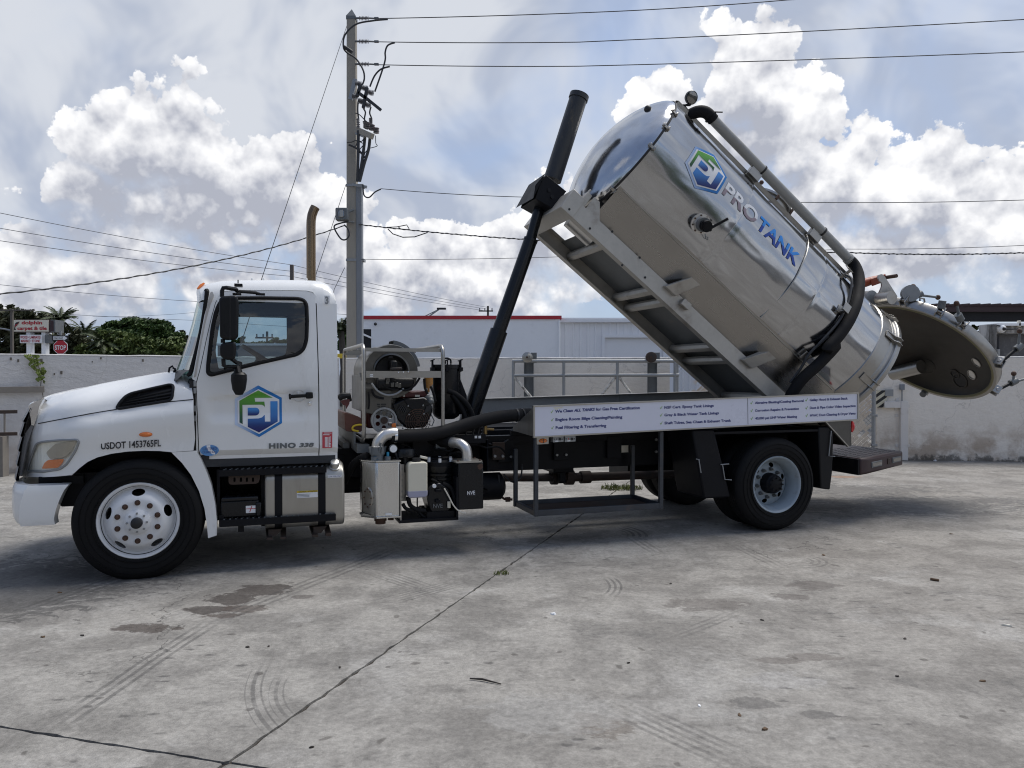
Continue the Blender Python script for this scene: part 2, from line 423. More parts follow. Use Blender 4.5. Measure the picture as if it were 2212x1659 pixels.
M['maroon'] = paint('dark_maroon_steel', (0.035, 0.014, 0.016), 0.5, 0.3, 5, dirt=(0.04, 0.025, 0.02), dirt_amt=0.3)
M['alu'] = paint('dull_aluminium', (0.40, 0.385, 0.35), 0.36, 0.16, 3, metal=0.8, dirt=(0.24, 0.20, 0.15), dirt_amt=0.25, stretch=(1, 1, 0.25))
M['cast'] = paint('cast_aluminium', (0.62, 0.61, 0.59), 0.34, 0.1, 8, metal=0.85, bmp=0.12, bscale=70)
M['galv'] = paint('galvanised_steel', (0.30, 0.31, 0.315), 0.5, 0.16, 16, metal=0.5, dirt=(0.24, 0.23, 0.21), dirt_amt=0.25)
M['galvdark'] = paint('weathered_grey_steel', (0.14, 0.15, 0.155), 0.55, 0.3, 6, metal=0.2, dirt=(0.22, 0.2, 0.17), dirt_amt=0.25)
M['chrome'] = paint('chrome', (0.75, 0.76, 0.78), 0.07, 0.03, 3, metal=1.0)
M['grille'] = paint('grey_grille_plastic', (0.17, 0.172, 0.18), 0.3, 0.1, 3)
M['darkinner'] = paint('dark_cab_lining', (0.035, 0.037, 0.04), 0.75, 0.2, 4)
M['seat'] = paint('grey_seat_fabric', (0.06, 0.062, 0.066), 0.9, 0.2, 30)
M['orange'] = paint('orange_lens', (0.72, 0.17, 0.015), 0.15, 0.1, 20, coat=0.6)
M['redlens'] = paint('red_lens', (0.55, 0.008, 0.012), 0.15, 0.1, 20, coat=0.6)
M['redpaint'] = paint('faded_red_paint', (0.10, 0.018, 0.016), 0.5, 0.3, 5, dirt=(0.025, 0.012, 0.012), dirt_amt=0.4)
M['hydr'] = paint('orange_red_cylinder_paint', (0.30, 0.055, 0.02), 0.5, 0.3, 9, dirt=(0.05, 0.025, 0.02), dirt_amt=0.4)
M['bottle'] = paint('milky_plastic', (0.68, 0.64, 0.52), 0.4, 0.05, 4)
M['fluid'] = paint('violet_grey_fluid', (0.36, 0.36, 0.46), 0.35, 0.05, 4)
M['yellow'] = paint('yellow_paint', (0.62, 0.45, 0.03), 0.5, 0.08, 5)
M['cream'] = paint('cream_label', (0.72, 0.68, 0.58), 0.5, 0.05, 5)
M['label'] = paint('white_label', (0.78, 0.79, 0.8), 0.4, 0.03, 5)
M['ink'] = paint('black_ink', (0.012, 0.012, 0.014), 0.5, 0.05, 5)
M['navy'] = paint('navy_print', (0.018, 0.03, 0.17), 0.4, 0.05, 5)
M['tick'] = paint('green_print', (0.24, 0.42, 0.12), 0.4, 0.05, 5)
M['bluetap'] = paint('blue_cap', (0.02, 0.25, 0.42), 0.4, 0.1, 5)
M['stickerred'] = paint('red_print', (0.50, 0.05, 0.07), 0.4, 0.08, 12)
M['stickerblue'] = paint('blue_print', (0.10, 0.27, 0.55), 0.35, 0.06, 6)
M['signwhite'] = paint('violet_white_vinyl', (0.70, 0.71, 0.80), 0.3, 0.04, 2.0, dirt=(0.58, 0.55, 0.52), dirt_amt=0.12, dscale=4)
M['concrete_pole'] = paint('grey_concrete', (0.33, 0.305, 0.26), 0.9, 0.12, 2.0, dirt=(0.25, 0.24, 0.21), dirt_amt=0.3, bmp=0.3, bscale=40, stretch=(1, 1, 0.3))
M['conduit'] = paint('grey_conduit', (0.20, 0.215, 0.235), 0.5, 0.08, 2)
M['porcelain'] = paint('grey_insulator', (0.20, 0.20, 0.21), 0.3, 0.1, 4)
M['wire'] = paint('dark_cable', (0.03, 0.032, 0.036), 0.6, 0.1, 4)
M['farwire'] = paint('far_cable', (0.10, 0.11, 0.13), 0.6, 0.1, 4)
M['wood'] = paint('weathered_pole_wood', (0.13, 0.115, 0.10), 0.9, 0.2, 4, stretch=(1, 1, 0.1))
M['board'] = paint('grey_timber', (0.22, 0.20, 0.175), 0.9, 0.2, 4)
M['cab_glass'] = glass('tinted_cab_glass', (0.62, 0.72, 0.74), 0.04)
M['screen_glass'] = glass('windscreen_glass', (0.40, 0.55, 0.52), 0.06, fk=0.35)
M['lens'] = glass('clear_lens', (0.99, 0.99, 0.97), 0.05, 0.03, 0.4)
M['lampglass'] = glass('lamp_glass', (0.5, 0.52, 0.52), 0.2, 0.1)
M['stack'] = paint('heat_tinted_steel', (0.24, 0.17, 0.105), 0.26, 0.35, 3, metal=0.9, dirt=(0.09, 0.06, 0.045), dirt_amt=0.45, stretch=(6, 6, 0.35))

def steel_tank(name, rough, wave, col=(0.60, 0.60, 0.60)):
    """rolled stainless sheet: long soft waves along the barrel, fine brushing, dust"""
    m, nt, b = new_mat(name)
    p = ocoord(nt)
    # barrel direction is the local X of the tank frame, turned with it
    c, s = math.cos(TANK_TH), math.sin(TANK_TH)
    x, y, z = sep(nt, p)
    l = x * c - z * s; n = x * s + z * c
    pl = comb(nt, l, y, n)
    dust = smooth(noise(nt, vmath(nt, 'MULTIPLY', pl, (0.7, 1.6, 1.6)), 2.6, 6, 0.62), 0.42, 0.78)
    base = mix(nt, dust * 0.34, col, (0.27, 0.25, 0.225))
    put(nt, b.inputs['Base Color'], base); b.inputs['Metallic'].default_value = 1.0
    put(nt, b.inputs['Roughness'], clamp01(rough + dust * 0.14 + (noise(nt, vmath(nt, 'MULTIPLY', pl, (1.5, 40, 40)), 6, 3) - 0.5) * 0.06))
    w = noise(nt, vmath(nt, 'MULTIPLY', pl, (0.55, 1.7, 1.7)), 1.5, 2, 0.45)
    bump(nt, b, w, wave, 0.12)
    return m
TANK_TH = R(38.0)
M['tank'] = steel_tank('polished_stainless_barrel', 0.11, 0.24, (0.45, 0.46, 0.475))
M['dome'] = steel_tank('polished_stainless_dome', 0.13, 0.10, (0.52, 0.53, 0.545))
M['tankdull'] = steel_tank('dull_lower_sheet', 0.26, 0.22, (0.31, 0.30, 0.285))
M['satin'] = paint('satin_stainless', (0.36, 0.35, 0.33), 0.34, 0.14, 3, metal=0.92, dirt=(0.26, 0.22, 0.17), dirt_amt=0.3)
M['rail'] = paint('dull_welded_aluminium', (0.44, 0.42, 0.38), 0.46, 0.2, 3, metal=0.5, dirt=(0.20, 0.17, 0.14), dirt_amt=0.35, bmp=0.08)
M['inside'] = paint('stained_tank_lining', (0.055, 0.050, 0.043), 0.5, 0.5, 1.3, metal=0.3, dirt=(0.05, 0.028, 0.016), dirt_amt=0.45, dscale=1.6, stretch=(1, .5, 1))
M['tube'] = paint('painted_grey_pipe', (0.30, 0.30, 0.285), 0.45, 0.12, 5, metal=0.2, dirt=(0.2, 0.18, 0.15), dirt_amt=0.3)
M['wsteel'] = paint('grimy_washer_steel', (0.12, 0.118, 0.112), 0.32, 0.25, 4, metal=0.9, dirt=(0.08, 0.07, 0.055), dirt_amt=0.35)
M['brushed'] = paint('brushed_stainless_box', (0.64, 0.645, 0.64), 0.24, 0.07, 3, metal=1.0, dirt=(0.50, 0.50, 0.49), dirt_amt=0.25, stretch=(5, 5, .4))

# ---------------------------------------------------------------- ground: earth sheet, concrete slabs with open joints
def concrete_yard():
    m, nt, b = new_mat('worn_yard_concrete')
    p = ocoord(nt); x, y, z = sep(nt, p)
    warp = sep(nt, noise(nt, p, 1.1, 3, 0.5, col=True))
    pw = comb(nt, x + (warp[0] - 0.5) * 0.6, y + (warp[1] - 0.5) * 0.6, z)
    big = noise(nt, p, 0.42, 4, 0.55); mid = noise(nt, pw, 1.5, 9, 0.72); sm = noise(nt, p, 9.0, 6, 0.65); grit = noise(nt, p, 130.0, 3, 0.6)
    patch = smooth(mid, 0.40, 0.60)
    base = mix(nt, patch, (0.190, 0.181, 0.166), (0.292, 0.279, 0.255))
    brown = smooth(x, -1.0, 5.5) * 0.7 + (big - 0.5) * 1.2
    base = mix(nt, clamp01(brown) * 0.34, base, (0.205, 0.178, 0.15))
    base = mix(nt, smooth(noise(nt, pw, 1.1, 9, 0.74), 0.55, 0.68) * 0.50, base, (0.085, 0.083, 0.08))
    base = mix(nt, smooth(noise(nt, vmath(nt, 'ADD', pw, (7, 3, 0)), 0.9, 8, 0.7), 0.52, 0.66) * 0.55, base, (0.37, 0.358, 0.335))
    gr2 = noise(nt, p, 26.0, 6, 0.82)
    f = -0.34 + sm * 0.60 + grit * 0.40 + gr2 * 1.70
    ck = voro(nt, vmath(nt, 'ADD', p, vmath(nt, 'SCALE', noise(nt, p, 2.2, 5, 0.6, col=True), 0.7)), 0.33, feature='DISTANCE_TO_EDGE')
    base = mix(nt, smooth(ck, 0.0032, 0.0) * smooth(noise(nt, p, 0.45, 2), 0.50, 0.58) * 0.75, base, (0.05, 0.047, 0.043))
    # short dark scuffs, mostly running across the yard
    sc = voro(nt, comb(nt, x * 1.1, y * 3.2, 0.0), 2.4, dim='2D')
    scuff = smooth(sc + (sm - 0.5) * 0.5, 0.13, 0.02) * smooth(noise(nt, p, 0.8, 3), 0.5, 0.62)
    base = mix(nt, scuff * 0.7, base, (0.07, 0.066, 0.064))
    spots = smooth(voro(nt, pw, 1.7, dim='2D') + (sm - 0.5) * 0.10, 0.040, 0.018) * smooth(mid, 0.4, 0.5)
    base = mix(nt, spots * 0.6, base, (0.07, 0.062, 0.055))
    # spilled water and oil, and a painted band of shade: ragged patches
    for (pts, col, amt, ragged) in STAINS_AND_SHADE:
        d = None
        for (px, py, r, sx) in pts:
            dd = vmath(nt, 'LENGTH', comb(nt, (x - px) / (r * sx), (y - py) / r, 0.0))
            d = dd if d is None else mth(nt, 'SMOOTH_MIN', d, dd, 0.3)
        k = smooth(d + (noise(nt, vmath(nt, 'MULTIPLY', pw, (1.0, 1.6, 1.0)), 6.0, 8, 0.74) - 0.5) * ragged * 3.4, 1.05, 0.80)
        base = mix(nt, k * amt, base, col)
    # tyre marks: bands of ribs along straight runs and arcs
    def ribs(t, w, n, fade):
        a = mth(nt, 'ABSOLUTE', t)
        s_ = mth(nt, 'SINE', t * (n * math.pi / w) + 1.2)
        return smooth(a, w, w * 0.85) * smooth(s_, -0.2, 0.5) * fade
    marks = None
    for (ax_, ay_, bx_, by_, w, n, amt) in TRACKS:
        dx_, dy_ = bx_ - ax_, by_ - ay_; L = math.hypot(dx_, dy_)
        t = (x - ax_) * (dy_ / L) - (y - ay_) * (dx_ / L); s_ = (x - ax_) * (dx_ / L) + (y - ay_) * (dy_ / L)
        t = t + (noise(nt, p, 0.5, 2) - 0.5) * 0.12
        k = ribs(t, w, n, smooth(s_, -0.2, 0.4) * smooth(s_, L + 0.2, L - 0.4)) * amt
        marks = k if marks is None else mth(nt, 'MAXIMUM', marks, k)
    for (cx_, cy_, r, w, n, a0, a1, amt) in ARCS:
        rr = vmath(nt, 'LENGTH', comb(nt, x - cx_, y - cy_, 0.0)); an = mth(nt, 'ARCTAN2', y - cy_, x - cx_)
        k = ribs(rr - r, w, n, smooth(an, a0 - 0.08, a0 + 0.1) * smooth(an, a1 + 0.08, a1 - 0.1)) * amt
        marks = mth(nt, 'MAXIMUM', marks, k)
    marks = marks * smooth(noise(nt, p, 5.0, 6, 0.72), 0.26, 0.52)
    base = mix(nt, clamp01(marks), base, (0.055, 0.053, 0.052))
    base = mix(nt, 1.0, base, comb(nt, f, f, f), 'MULTIPLY')
    put(nt, b.inputs['Base Color'], base)
    put(nt, b.inputs['Roughness'], 0.86 - patch * 0.08)
    b.inputs['Specular IOR Level'].default_value = 0.3
    bump(nt, b, sm * 0.5 + grit * 0.5, 0.5, 0.014)
    return m
def gp(p): a = G(p); return a.x, a.y
def stain(lst, col, amt, ragged=0.9): return ([(*gp(q), r, sx) for (q, r, sx) in lst], col, amt, ragged)
STAINS_AND_SHADE = [
    stain([(q3(1130, 300), 0.17, 1.4), (q3(1010, 335), 0.16, 1.4), (q3(900, 385), 0.11, 1.6), (q3(1190, 288), 0.08, 1.6)], (0.06, 0.051, 0.046), 0.85),
    stain([(q3(1060, 380), 0.09, 2.2), (q3(970, 410), 0.07, 2.0)], (0.07, 0.054, 0.046), 0.7),
    stain([(q3(640, 465), 0.10, 1.6), (q3(560, 460), 0.07, 1.8), (q3(770, 466), 0.04, 1.6)], (0.06, 0.047, 0.04), 0.75),
    stain([(q3(1300, 330), 0.06, 1.6)], (0.07, 0.06, 0.055), 0.6),
    stain([(q4(835, 362), 0.16, 2.0)], (0.08, 0.067, 0.06), 0.45),
    stain([(q4(1300, 280), 0.16, 1.3), (q4(1210, 330), 0.10, 1.4)], (0.10, 0.088, 0.08), 0.6),
    stain([(q4(1300, 590), 0.07, 2.6), (q4(1180, 605), 0.06, 2.6)], (0.10, 0.085, 0.075), 0.5),
    stain([(q4(330, 845), 0.06, 1.5), (q4(410, 895), 0.12, 1.4)], (0.11, 0.092, 0.076), 0.6),
    stain([(q4(1060, 790), 0.08, 1.6), (q4(1320, 838), 0.05, 1.8)], (0.10, 0.095, 0.09), 0.6),
    stain([(q4(180, 830), 0.24, 1.7)], (0.29, 0.282, 0.265), 0.55),
    stain([(q4(1180, 690), 0.13, 1.6)], (0.33, 0.32, 0.305), 0.55),
    stain([(q3(130, 250), 0.8, 1.4), (q3(60, 330), 0.6, 1.3)], (0.06, 0.058, 0.056), 0.6, 1.3),
    stain([(q1(850, 1180), 0.7, 2.6), (q1(400, 1000), 0.5, 2.6)], (0.085, 0.083, 0.08), 0.55, 1.5),  # dark band right of the rear wheel: cast shade put into the colour
    stain([(q1(1500, 1120), 0.35, 4.0)], (0.085, 0.083, 0.083), 0.45, 1.2),  # far end of the same band, shade painted on the concrete
    stain([(q1(300, 870), 0.14, 2.4)], (0.30, 0.15, 0.07), 0.5),
]
TRACKS = []
for a_, b_, w_, n_, am_ in ((q3(215, 905), q3(930, 430), 0.09, 3, 0.5), (q3(930, 430), q3(1700, 125), 0.11, 3, 0.42), (q3(0, 425), q3(560, 235), 0.16, 4, 0.42),
                            (q4(480, 800), q4(1000, 1040), 0.13, 5, 0.45), (q3(1660, 350), q3(2000, 260), 0.12, 5, 0.4), (q3(1640, 225), q3(1870, 300), 0.12, 5, 0.4),
                            (q4(700, 500), q4(960, 395), 0.07, 3, 0.35), (q4(520, 70), q4(640, 140), 0.12, 4, 0.4), (q4(960, 100), q4(1180, 210), 0.12, 4, 0.35), (q3(30, 1040), q3(160, 960), 0.1, 4, 0.4)):
    TRACKS.append((*gp(a_), *gp(b_), w_, n_, am_))
def arc3(pa, pb, pc, w, n, amt):
    (ax_, ay_), (bx_, by_), (cx_, cy_) = gp(pa), gp(pb), gp(pc)
    d = 2 * (ax_ * (by_ - cy_) + bx_ * (cy_ - ay_) + cx_ * (ay_ - by_))
    ux = ((ax_ ** 2 + ay_ ** 2) * (by_ - cy_) + (bx_ ** 2 + by_ ** 2) * (cy_ - ay_) + (cx_ ** 2 + cy_ ** 2) * (ay_ - by_)) / d
    uy = ((ax_ ** 2 + ay_ ** 2) * (cx_ - bx_) + (bx_ ** 2 + by_ ** 2) * (ax_ - cx_) + (cx_ ** 2 + cy_ ** 2) * (bx_ - ax_)) / d
    an = [math.atan2(v[1] - uy, v[0] - ux) for v in ((ax_, ay_), (cx_, cy_))]
    return (ux, uy, math.hypot(ax_ - ux, ay_ - uy), w, n, min(an), max(an), amt)
ARCS = []
for t_ in ((q3(1125, 640), q3(1095, 760), q3(1185, 915), 0.05, 2, 0.5), (q3(1215, 680), q3(1195, 770), q3(1245, 850), 0.045, 2, 0.4),
           (q4(420, 250), q4(445, 280), q4(425, 320), 0.07, 3, 0.5), (q4(480, 30), q4(530, 45), q4(550, 70), 0.14, 4, 0.6), (q4(1330, 70), q4(1390, 58), q4(1405, 75), 0.1, 3, 0.5),
           (q4(1175, 185), q4(1215, 150), q4(1290, 160), 0.12, 4, 0.4), (q4(1840, 315), q4(2000, 312), q4(2150, 335), 0.06, 2, 0.4)):
    a_ = arc3(*t_)
    if a_[6] - a_[5] < 3.2: ARCS.append(a_)
M['yard'] = concrete_yard()
M['earth'] = paint('dark_joint_dirt', (0.035, 0.028, 0.022), 0.95, 0.5, 12, bmp=0.4)
M['asphalt'] = paint('street_asphalt', (0.06, 0.06, 0.06), 0.9, 0.2, 3)

gnd = obj('ground', MB().add([(-900, -900, -0.035), (900, -900, -0.035), (900, 900, -0.035), (-900, 900, -0.035)], [(0, 1, 2, 3)]), M['asphalt'], smooth=False, kind='structure')
dirt = obj('joint_dirt', MB().add([(-28, -26, -0.014), (28, -26, -0.014), (28, 17.6, -0.014), (-28, 17.6, -0.014)], [(0, 1, 2, 3)]), M['earth'], smooth=False, kind='structure')
rj = random.Random(3)
J0 = G((490, 1648)); J1 = G((1262, 1108))
K0 = G((0, 1570)); KD = (J0 - K0).normalized(); JD = (J1 - J0).normalized()
def jline(p, d, t0, t1, n=90):
    sd = Vector((-d.y, d.x, 0)); out = []
    for i in range(n + 1):
        t = t0 + (t1 - t0) * (i / n)
        out.append((p + d * t, sd, 0.005 + 0.013 * rj.random() ** 2, 0.005 + 0.013 * rj.random() ** 2, 0.007 * (rj.random() - .5)))
    return out
def edge(line, side):
    return [tuple((p + sd * ((w0 if side > 0 else -w1) + wob))[:2]) for p, sd, w0, w1, wob in line]
far_t = 24.0
LJ_far = jline(J0, JD, 0.02, far_t, 420); LJ_near = jline(J0, JD, -14.0, -0.02, 40)
LK_left = jline(J0, KD, -18.0, -0.02, 320); LK_right = jline(J0, KD, 0.02, 26.0, 40)
def slab(name, poly):
    V = [Vector((x_, y_, 0)) for x_, y_ in poly]; n = len(V)
    mb = MB(); mb.add([(v.x, v.y, 0.0) for v in V] + [(v.x, v.y, -0.03) for v in V], [tuple(range(n))] + [(i, (i + 1) % n, n + (i + 1) % n, n + i) for i in range(n)])
    return obj(name, mb, M['yard'], gnd, smooth=False)
jf_l, jf_r = edge(LJ_far, 1), edge(LJ_far, -1); jn_l, jn_r = edge(LJ_near, 1), edge(LJ_near, -1)
kl_u, kl_d = edge(LK_left, 1), edge(LK_left, -1); kr_u, kr_d = edge(LK_right, 1), edge(LK_right, -1)
slab('slab', kl_u[::1] + jf_l + [(-24, jf_l[-1][1]), (-24, kl_u[0][1])])
slab('slab', jf_r[::-1] + kr_u + [(kr_u[-1][0], jf_r[-1][1])])
slab('slab', kl_d[::-1] + [(kl_d[0][0], -22)] + [(jn_l[0][0], -22)] + jn_l)
slab('slab', kr_d[::1] + [(kr_d[-1][0], -22), (jn_r[0][0], -22)] + jn_r)
# weeds in the joint and the tuft beyond the truck
def blades(mb, c, r, n, h, rnd):
    for _ in range(n):
        a = rnd.random() * 6.28; d = rnd.random() ** 0.5 * r; b = Vector((c[0] + d * math.cos(a), c[1] + d * math.sin(a) * 0.6, c[2]))
        t = Vector((rnd.uniform(-.6, .6), rnd.uniform(-.6, .6), 1)).normalized() * h * rnd.uniform(.5, 1.1); w = Vector((math.cos(a * 3), math.sin(a * 3), 0)) * h * 0.07
        mb.add([b - w, b + w, b + t * .6 + w * .7, b + t + Vector((t.x, t.y, 0)) * .4], [(0, 1, 2), (0, 2, 3)])
def leafmat(name, c0, c1, rough=0.6):
    m, nt, b = new_mat(name)
    inf = nt.nodes.new('ShaderNodeNewGeometry')
    r_ = X(nt, inf.outputs['Random Per Island']); n_ = noise(nt, ocoord(nt), 0.9, 3)
    put(nt, b.inputs['Base Color'], mix(nt, clamp01(r_ * 0.7 + (n_ - 0.5) * 1.2 + 0.1), c0, c1)); b.inputs['Roughness'].default_value = rough
    b.inputs['Specular IOR Level'].default_value = 0.3
    return m
M['weed'] = leafmat('weed_green', (0.06, 0.08, 0.02), (0.20, 0.22, 0.06))
rw = random.Random(5)
mb = MB(); c = G(c3(1030, 1090)); blades(mb, (c.x, c.y, 0), 0.32, 320, 0.09, rw)
obj('grass_tuft', mb, M['weed'], smooth=False, fixn=False, kind='thing', label='tuft of yellow green weeds on the concrete behind the hanging rack', category='weed')
mb = MB(); c = G(q3(2165, 232)); blades(mb, (c.x, c.y, 0), 0.07, 60, 0.05, rw)
obj('joint_weed', mb, M['weed'], smooth=False, fixn=False, label='small green weed growing out of the long slab joint', category='weed')

# ---------------------------------------------------------------- yard walls
def wall_mat(name, c0, c1, grime=0.6):
    m, nt, b = new_mat(name); p = ocoord(nt); x, y, z = sep(nt, p)
    st = noise(nt, vmath(nt, 'MULTIPLY', p, (1, 1, 0.22)), 2.2, 6, 0.62); n1 = noise(nt, p, 0.7, 4); n2 = noise(nt, p, 14, 5, 0.6)
    ridg = noise(nt, vmath(nt, 'MULTIPLY', p, (1.0, 1.0, 2.2)), 4.0, 6, 0.62, 0.35)
    base = mix(nt, clamp01(n1 * 0.7 + st * 0.5), c0, c1)
    low = smooth(z, 0.95, 0.25) * smooth(noise(nt, p, 1.6, 6, 0.65), 0.40, 0.62)
    base = mix(nt, low * grime * 0.7, base, (0.33, 0.235, 0.155))
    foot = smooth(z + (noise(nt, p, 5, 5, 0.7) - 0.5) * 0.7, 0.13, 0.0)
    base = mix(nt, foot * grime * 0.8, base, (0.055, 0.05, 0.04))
    sp = smooth(noise(nt, vmath(nt, 'MULTIPLY', p, (1, 1, .6)), 9, 6, 0.72), 0.62, 0.72) * smooth(z, 1.5, 0.2)
    base = mix(nt, sp * grime, base, (0.06, 0.055, 0.05))
    cr = smooth(voro(nt, vmath(nt, 'ADD', p, vmath(nt, 'SCALE', noise(nt, p, 3, 4, col=True), 0.5)), 0.55, feature='DISTANCE_TO_EDGE'), 0.006, 0.0)
    base = mix(nt, cr * 0.22, base, (0.12, 0.11, 0.10))
    f = 0.88 + n2 * 0.2
    put(nt, b.inputs['Base Color'], mix(nt, 1.0, base, comb(nt, f, f, f), 'MULTIPLY')); b.inputs['Roughness'].default_value = 0.9
    bump(nt, b, ridg + n2 * 0.3, 0.55, 0.03); return m
M['wall_grey'] = wall_mat('grey_painted_stucco', (0.50, 0.49, 0.49), (0.66, 0.65, 0.64), 0.5)
M['wall_cream'] = wall_mat('cream_painted_stucco', (0.73, 0.665, 0.58), (0.88, 0.825, 0.74), 1.0)
M['wall_edge'] = paint('chipped_white_coping', (0.62, 0.61, 0.60), 0.8, 0.15, 4, dirt=(0.2, 0.19, 0.18), dirt_amt=0.4)
WH = 2.12
WA, WC, WE = Vector((-14.6, 9.6, 0)), Vector((-3.75, 17.15, 0)), Vector((13.5, 14.98, 0))
def wall_run(name, a, b, z1, mat, label, th=0.2, cap=True):
    d = (b - a).normalized(); nrm = Vector((-d.y, d.x, 0)); L = (b - a).length; n = int(L / 0.25); rr = random.Random(11)
    root = empty(name, a, math.atan2(d.y, d.x), label=label, category='wall')
    rows = []
    tops = [z1 + rr.uniform(-.008, .008) for _ in range(n + 1)]
    mb = MB()
    mb.grid([[(L * i / n, 0, z) for i in range(n + 1)] for z in (0, 0.6, 1.2, z1 - 0.03)])
    mb.box((0, 0.012, 0), (L, th, z1 - 0.03))
    obj('wall_face', mb, mat, root, smooth=False)
    mb = MB(); mb.grid([[(L * i / n, y, tops[i] + dz_) for i in range(n + 1)] for y, dz_ in ((-0.002, -0.03 - 0.0), (-0.006, -0.012), (0.01, 0), (th, 0), (th + .004, -0.03))])
    obj('coping', mb, M['wall_edge'], root)
    return root
lw_ = wall_run('yard_wall', WA, WC - (WC - WA).normalized() * 0.1, WH, M['wall_grey'], 'grey stucco yard wall behind the truck nose with a vine on it')
wd = (WE - WC).normalized()
def on_wall(px, dy=0.0):
    """distance along the back wall where the image column px meets it, dy in front of it"""
    r = ray(px, 808); n_ = Vector((wd.y, -wd.x, 0)); a = WC + n_ * dy
    t = (a - CAMP).dot(n_) / r.dot(n_); P = CAMP + r * t
    return (P - WC).dot(wd)
g0, g1 = on_wall(c3(1425, 500)[0]), on_wall(q1(672, 300)[0])
bw1 = wall_run('yard_wall', WC, WC + wd * g0, WH, M['wall_cream'], 'cream stained yard wall behind the engine and the rolling gate rail')
bw2 = wall_run('yard_wall', WC + wd * g1, WE, WH, M['wall_cream'], 'cream yard wall with a conduit under the open tank lid')
def wallpt(root, px, py, off=-0.02):
    """local point of a wall root seen at px, py"""
    Mi = Matrix.Rotation(-root.rotation_euler[2], 4, 'Z') @ Matrix.Translation(-root.location)
    o, d = Mi @ CAMP, Matrix.Rotation(-root.rotation_euler[2], 3, 'Z') @ ray(px, py)
    t = (off - o.y) / d.y; return o + d * t
# anchor patches, holes on the grey wall
mb = MB()
for (x_, y_) in ((118, 865), (198, 885), (452, 880), (1005, 897), (668, 1015), (592, 1030), (1555, 882), (1098, 858)):
    q = wallpt(lw_, *c8(x_, y_), 0.0); s_ = rj.uniform(0.012, 0.03)
    mb.box((q.x - s_ * .6, -0.012, q.z - s_), (q.x + s_ * .6, 0.004, q.z + s_))
obj('wall_plug', mb, M['wood'], lw_, smooth=False)
# vine
M['vine'] = leafmat('vine_leaf', (0.05, 0.09, 0.015), (0.20, 0.24, 0.05))
vine = empty('wall_vine', (0, 0, 0), label='small green vine hanging down the grey yard wall below the shop sign', category='vine')
path = [wallpt(lw_, *c8(x_, y_), -0.03) for x_, y_ in ((330, 830), (352, 860), (395, 890), (410, 930), (432, 975), (445, 1010), (440, 1075), (448, 1110), (438, 1180), (462, 1240), (475, 1300))]
LM = Matrix.Translation(lw_.location) @ Matrix.Rotation(lw_.rotation_euler[2], 4, 'Z')
obj('stem', MB().tube([LM @ Vector(p) for p in path], 0.007, 6), M['wood'], vine)
for i in range(60):
    k = rj.random() ** 1.2 * 6.9; a = path[int(k)].lerp(path[int(k) + 1], k % 1)
    spread = 0.10 if k < 5 else 0.05
    c = LM @ (a + Vector((rj.uniform(-spread, spread), -0.03 - rj.random() * 0.06, rj.uniform(-.05, .05)))); s_ = rj.uniform(.025, .05)
    ax = Vector((rj.uniform(-1, 1), -1.2, rj.uniform(-.3, .8))).normalized(); e1 = ax.cross(Vector((0, 0, 1))).normalized(); e2_ = ax.cross(e1)
    pts = [c + (e1 * math.cos(t) + e2_ * math.sin(t)) * s_ * r_ + ax * (0.01 if j % 2 else 0) for j, (t, r_) in enumerate(((0, 1), (.9, .75), (1.57, 1.1), (2.3, .75), (3.14, 1), (4.2, .7), (4.71, .4), (5.3, .7)))]
    obj('leaf', MB().add(pts, [tuple(range(8))]), M['vine'], vine, smooth=False, fixn=False)
# plank and ladder against the grey wall at the left
def lwp(x_, y_, off): return LM @ wallpt(lw_, *c8(x_, y_), off)
obj('wooden_plank', MB().bar(lwp(-240, 1210, -.10), lwp(484, 1196, -.10), 0.05, 0.11), M['board'], bevel=.004, label='long grey plank fixed level along the yard wall at the far left', category='plank')
lad = empty('ladder', (0, 0, 0), label='dark ladder lying on its side along the wall at the left edge', category='ladder')
for y0, y1 in ((1445, 1440), (1690, 1680)):
    obj('rail', MB().bar(lwp(-700, y0 + 12, -.35), lwp(190, y1, -.35), 0.04, 0.06), M['rust'], lad, bevel=.004)
for x_ in (-560, -360, -160, 50):
    obj('rung', MB().cyl(lwp(x_, 1450, -.35), lwp(x_, 1680, -.35), 0.016, 10), M['board'], lad)
for x_ in (-520, 10):
    q = lwp(x_, 1690, -.35); obj('support_block', MB().box((q.x - .08, q.y - .08, 0), (q.x + .08, q.y + .08, q.z - .03)), M['board'], lad, smooth=False)

# ---------------------------------------------------------------- rolling gate, its guide posts, the gate with wire mesh
BM = Matrix.Translation(WC) @ Matrix.Rotation(math.atan2(wd.y, wd.x), 4, 'Z')
def bwp(p, off):
    """world point seen at p on a plane parallel to the back wall, off in front of it"""
    n_ = Vector((wd.y, -wd.x, 0)); a = WC + n_ * off; r = ray(*p); t = (a - CAMP).dot(n_) / r.dot(n_); return CAMP + r * t
WN = Vector((wd.y, -wd.x, 0))
M['whitechip'] = paint('flaking_white_paint', (0.66, 0.64, 0.58), 0.7, 0.15, 8, dirt=(0.16, 0.13, 0.11), dirt_amt=0.7, dscale=14)
gate = empty('rolling_gate', (0, 0, 0), label='grey pipe frame of the rolling gate standing before the cream wall', category='gate')
GO = 0.55
def gpipe(name, pa, pb, r, mat): return obj(name, MB().cyl(bwp(pa, GO), bwp(pb, GO), r, 12), mat, gate)
def dn(p, z): q = bwp(p, GO); return Vector((q.x, q.y, z))
for ya, yb, x1 in ((45, 45, 1580), (163, 160, 1500)):
    gpipe('rail', c3(140, ya), c3(x1, yb), 0.034, M['galv'])
for x_ in (148, 560, 998, 1468):
    t = bwp(c3(x_, 45), GO); obj('post', MB().cyl(dn(c3(x_, 45), 0.95), t, 0.032, 12), M['galv'], gate)
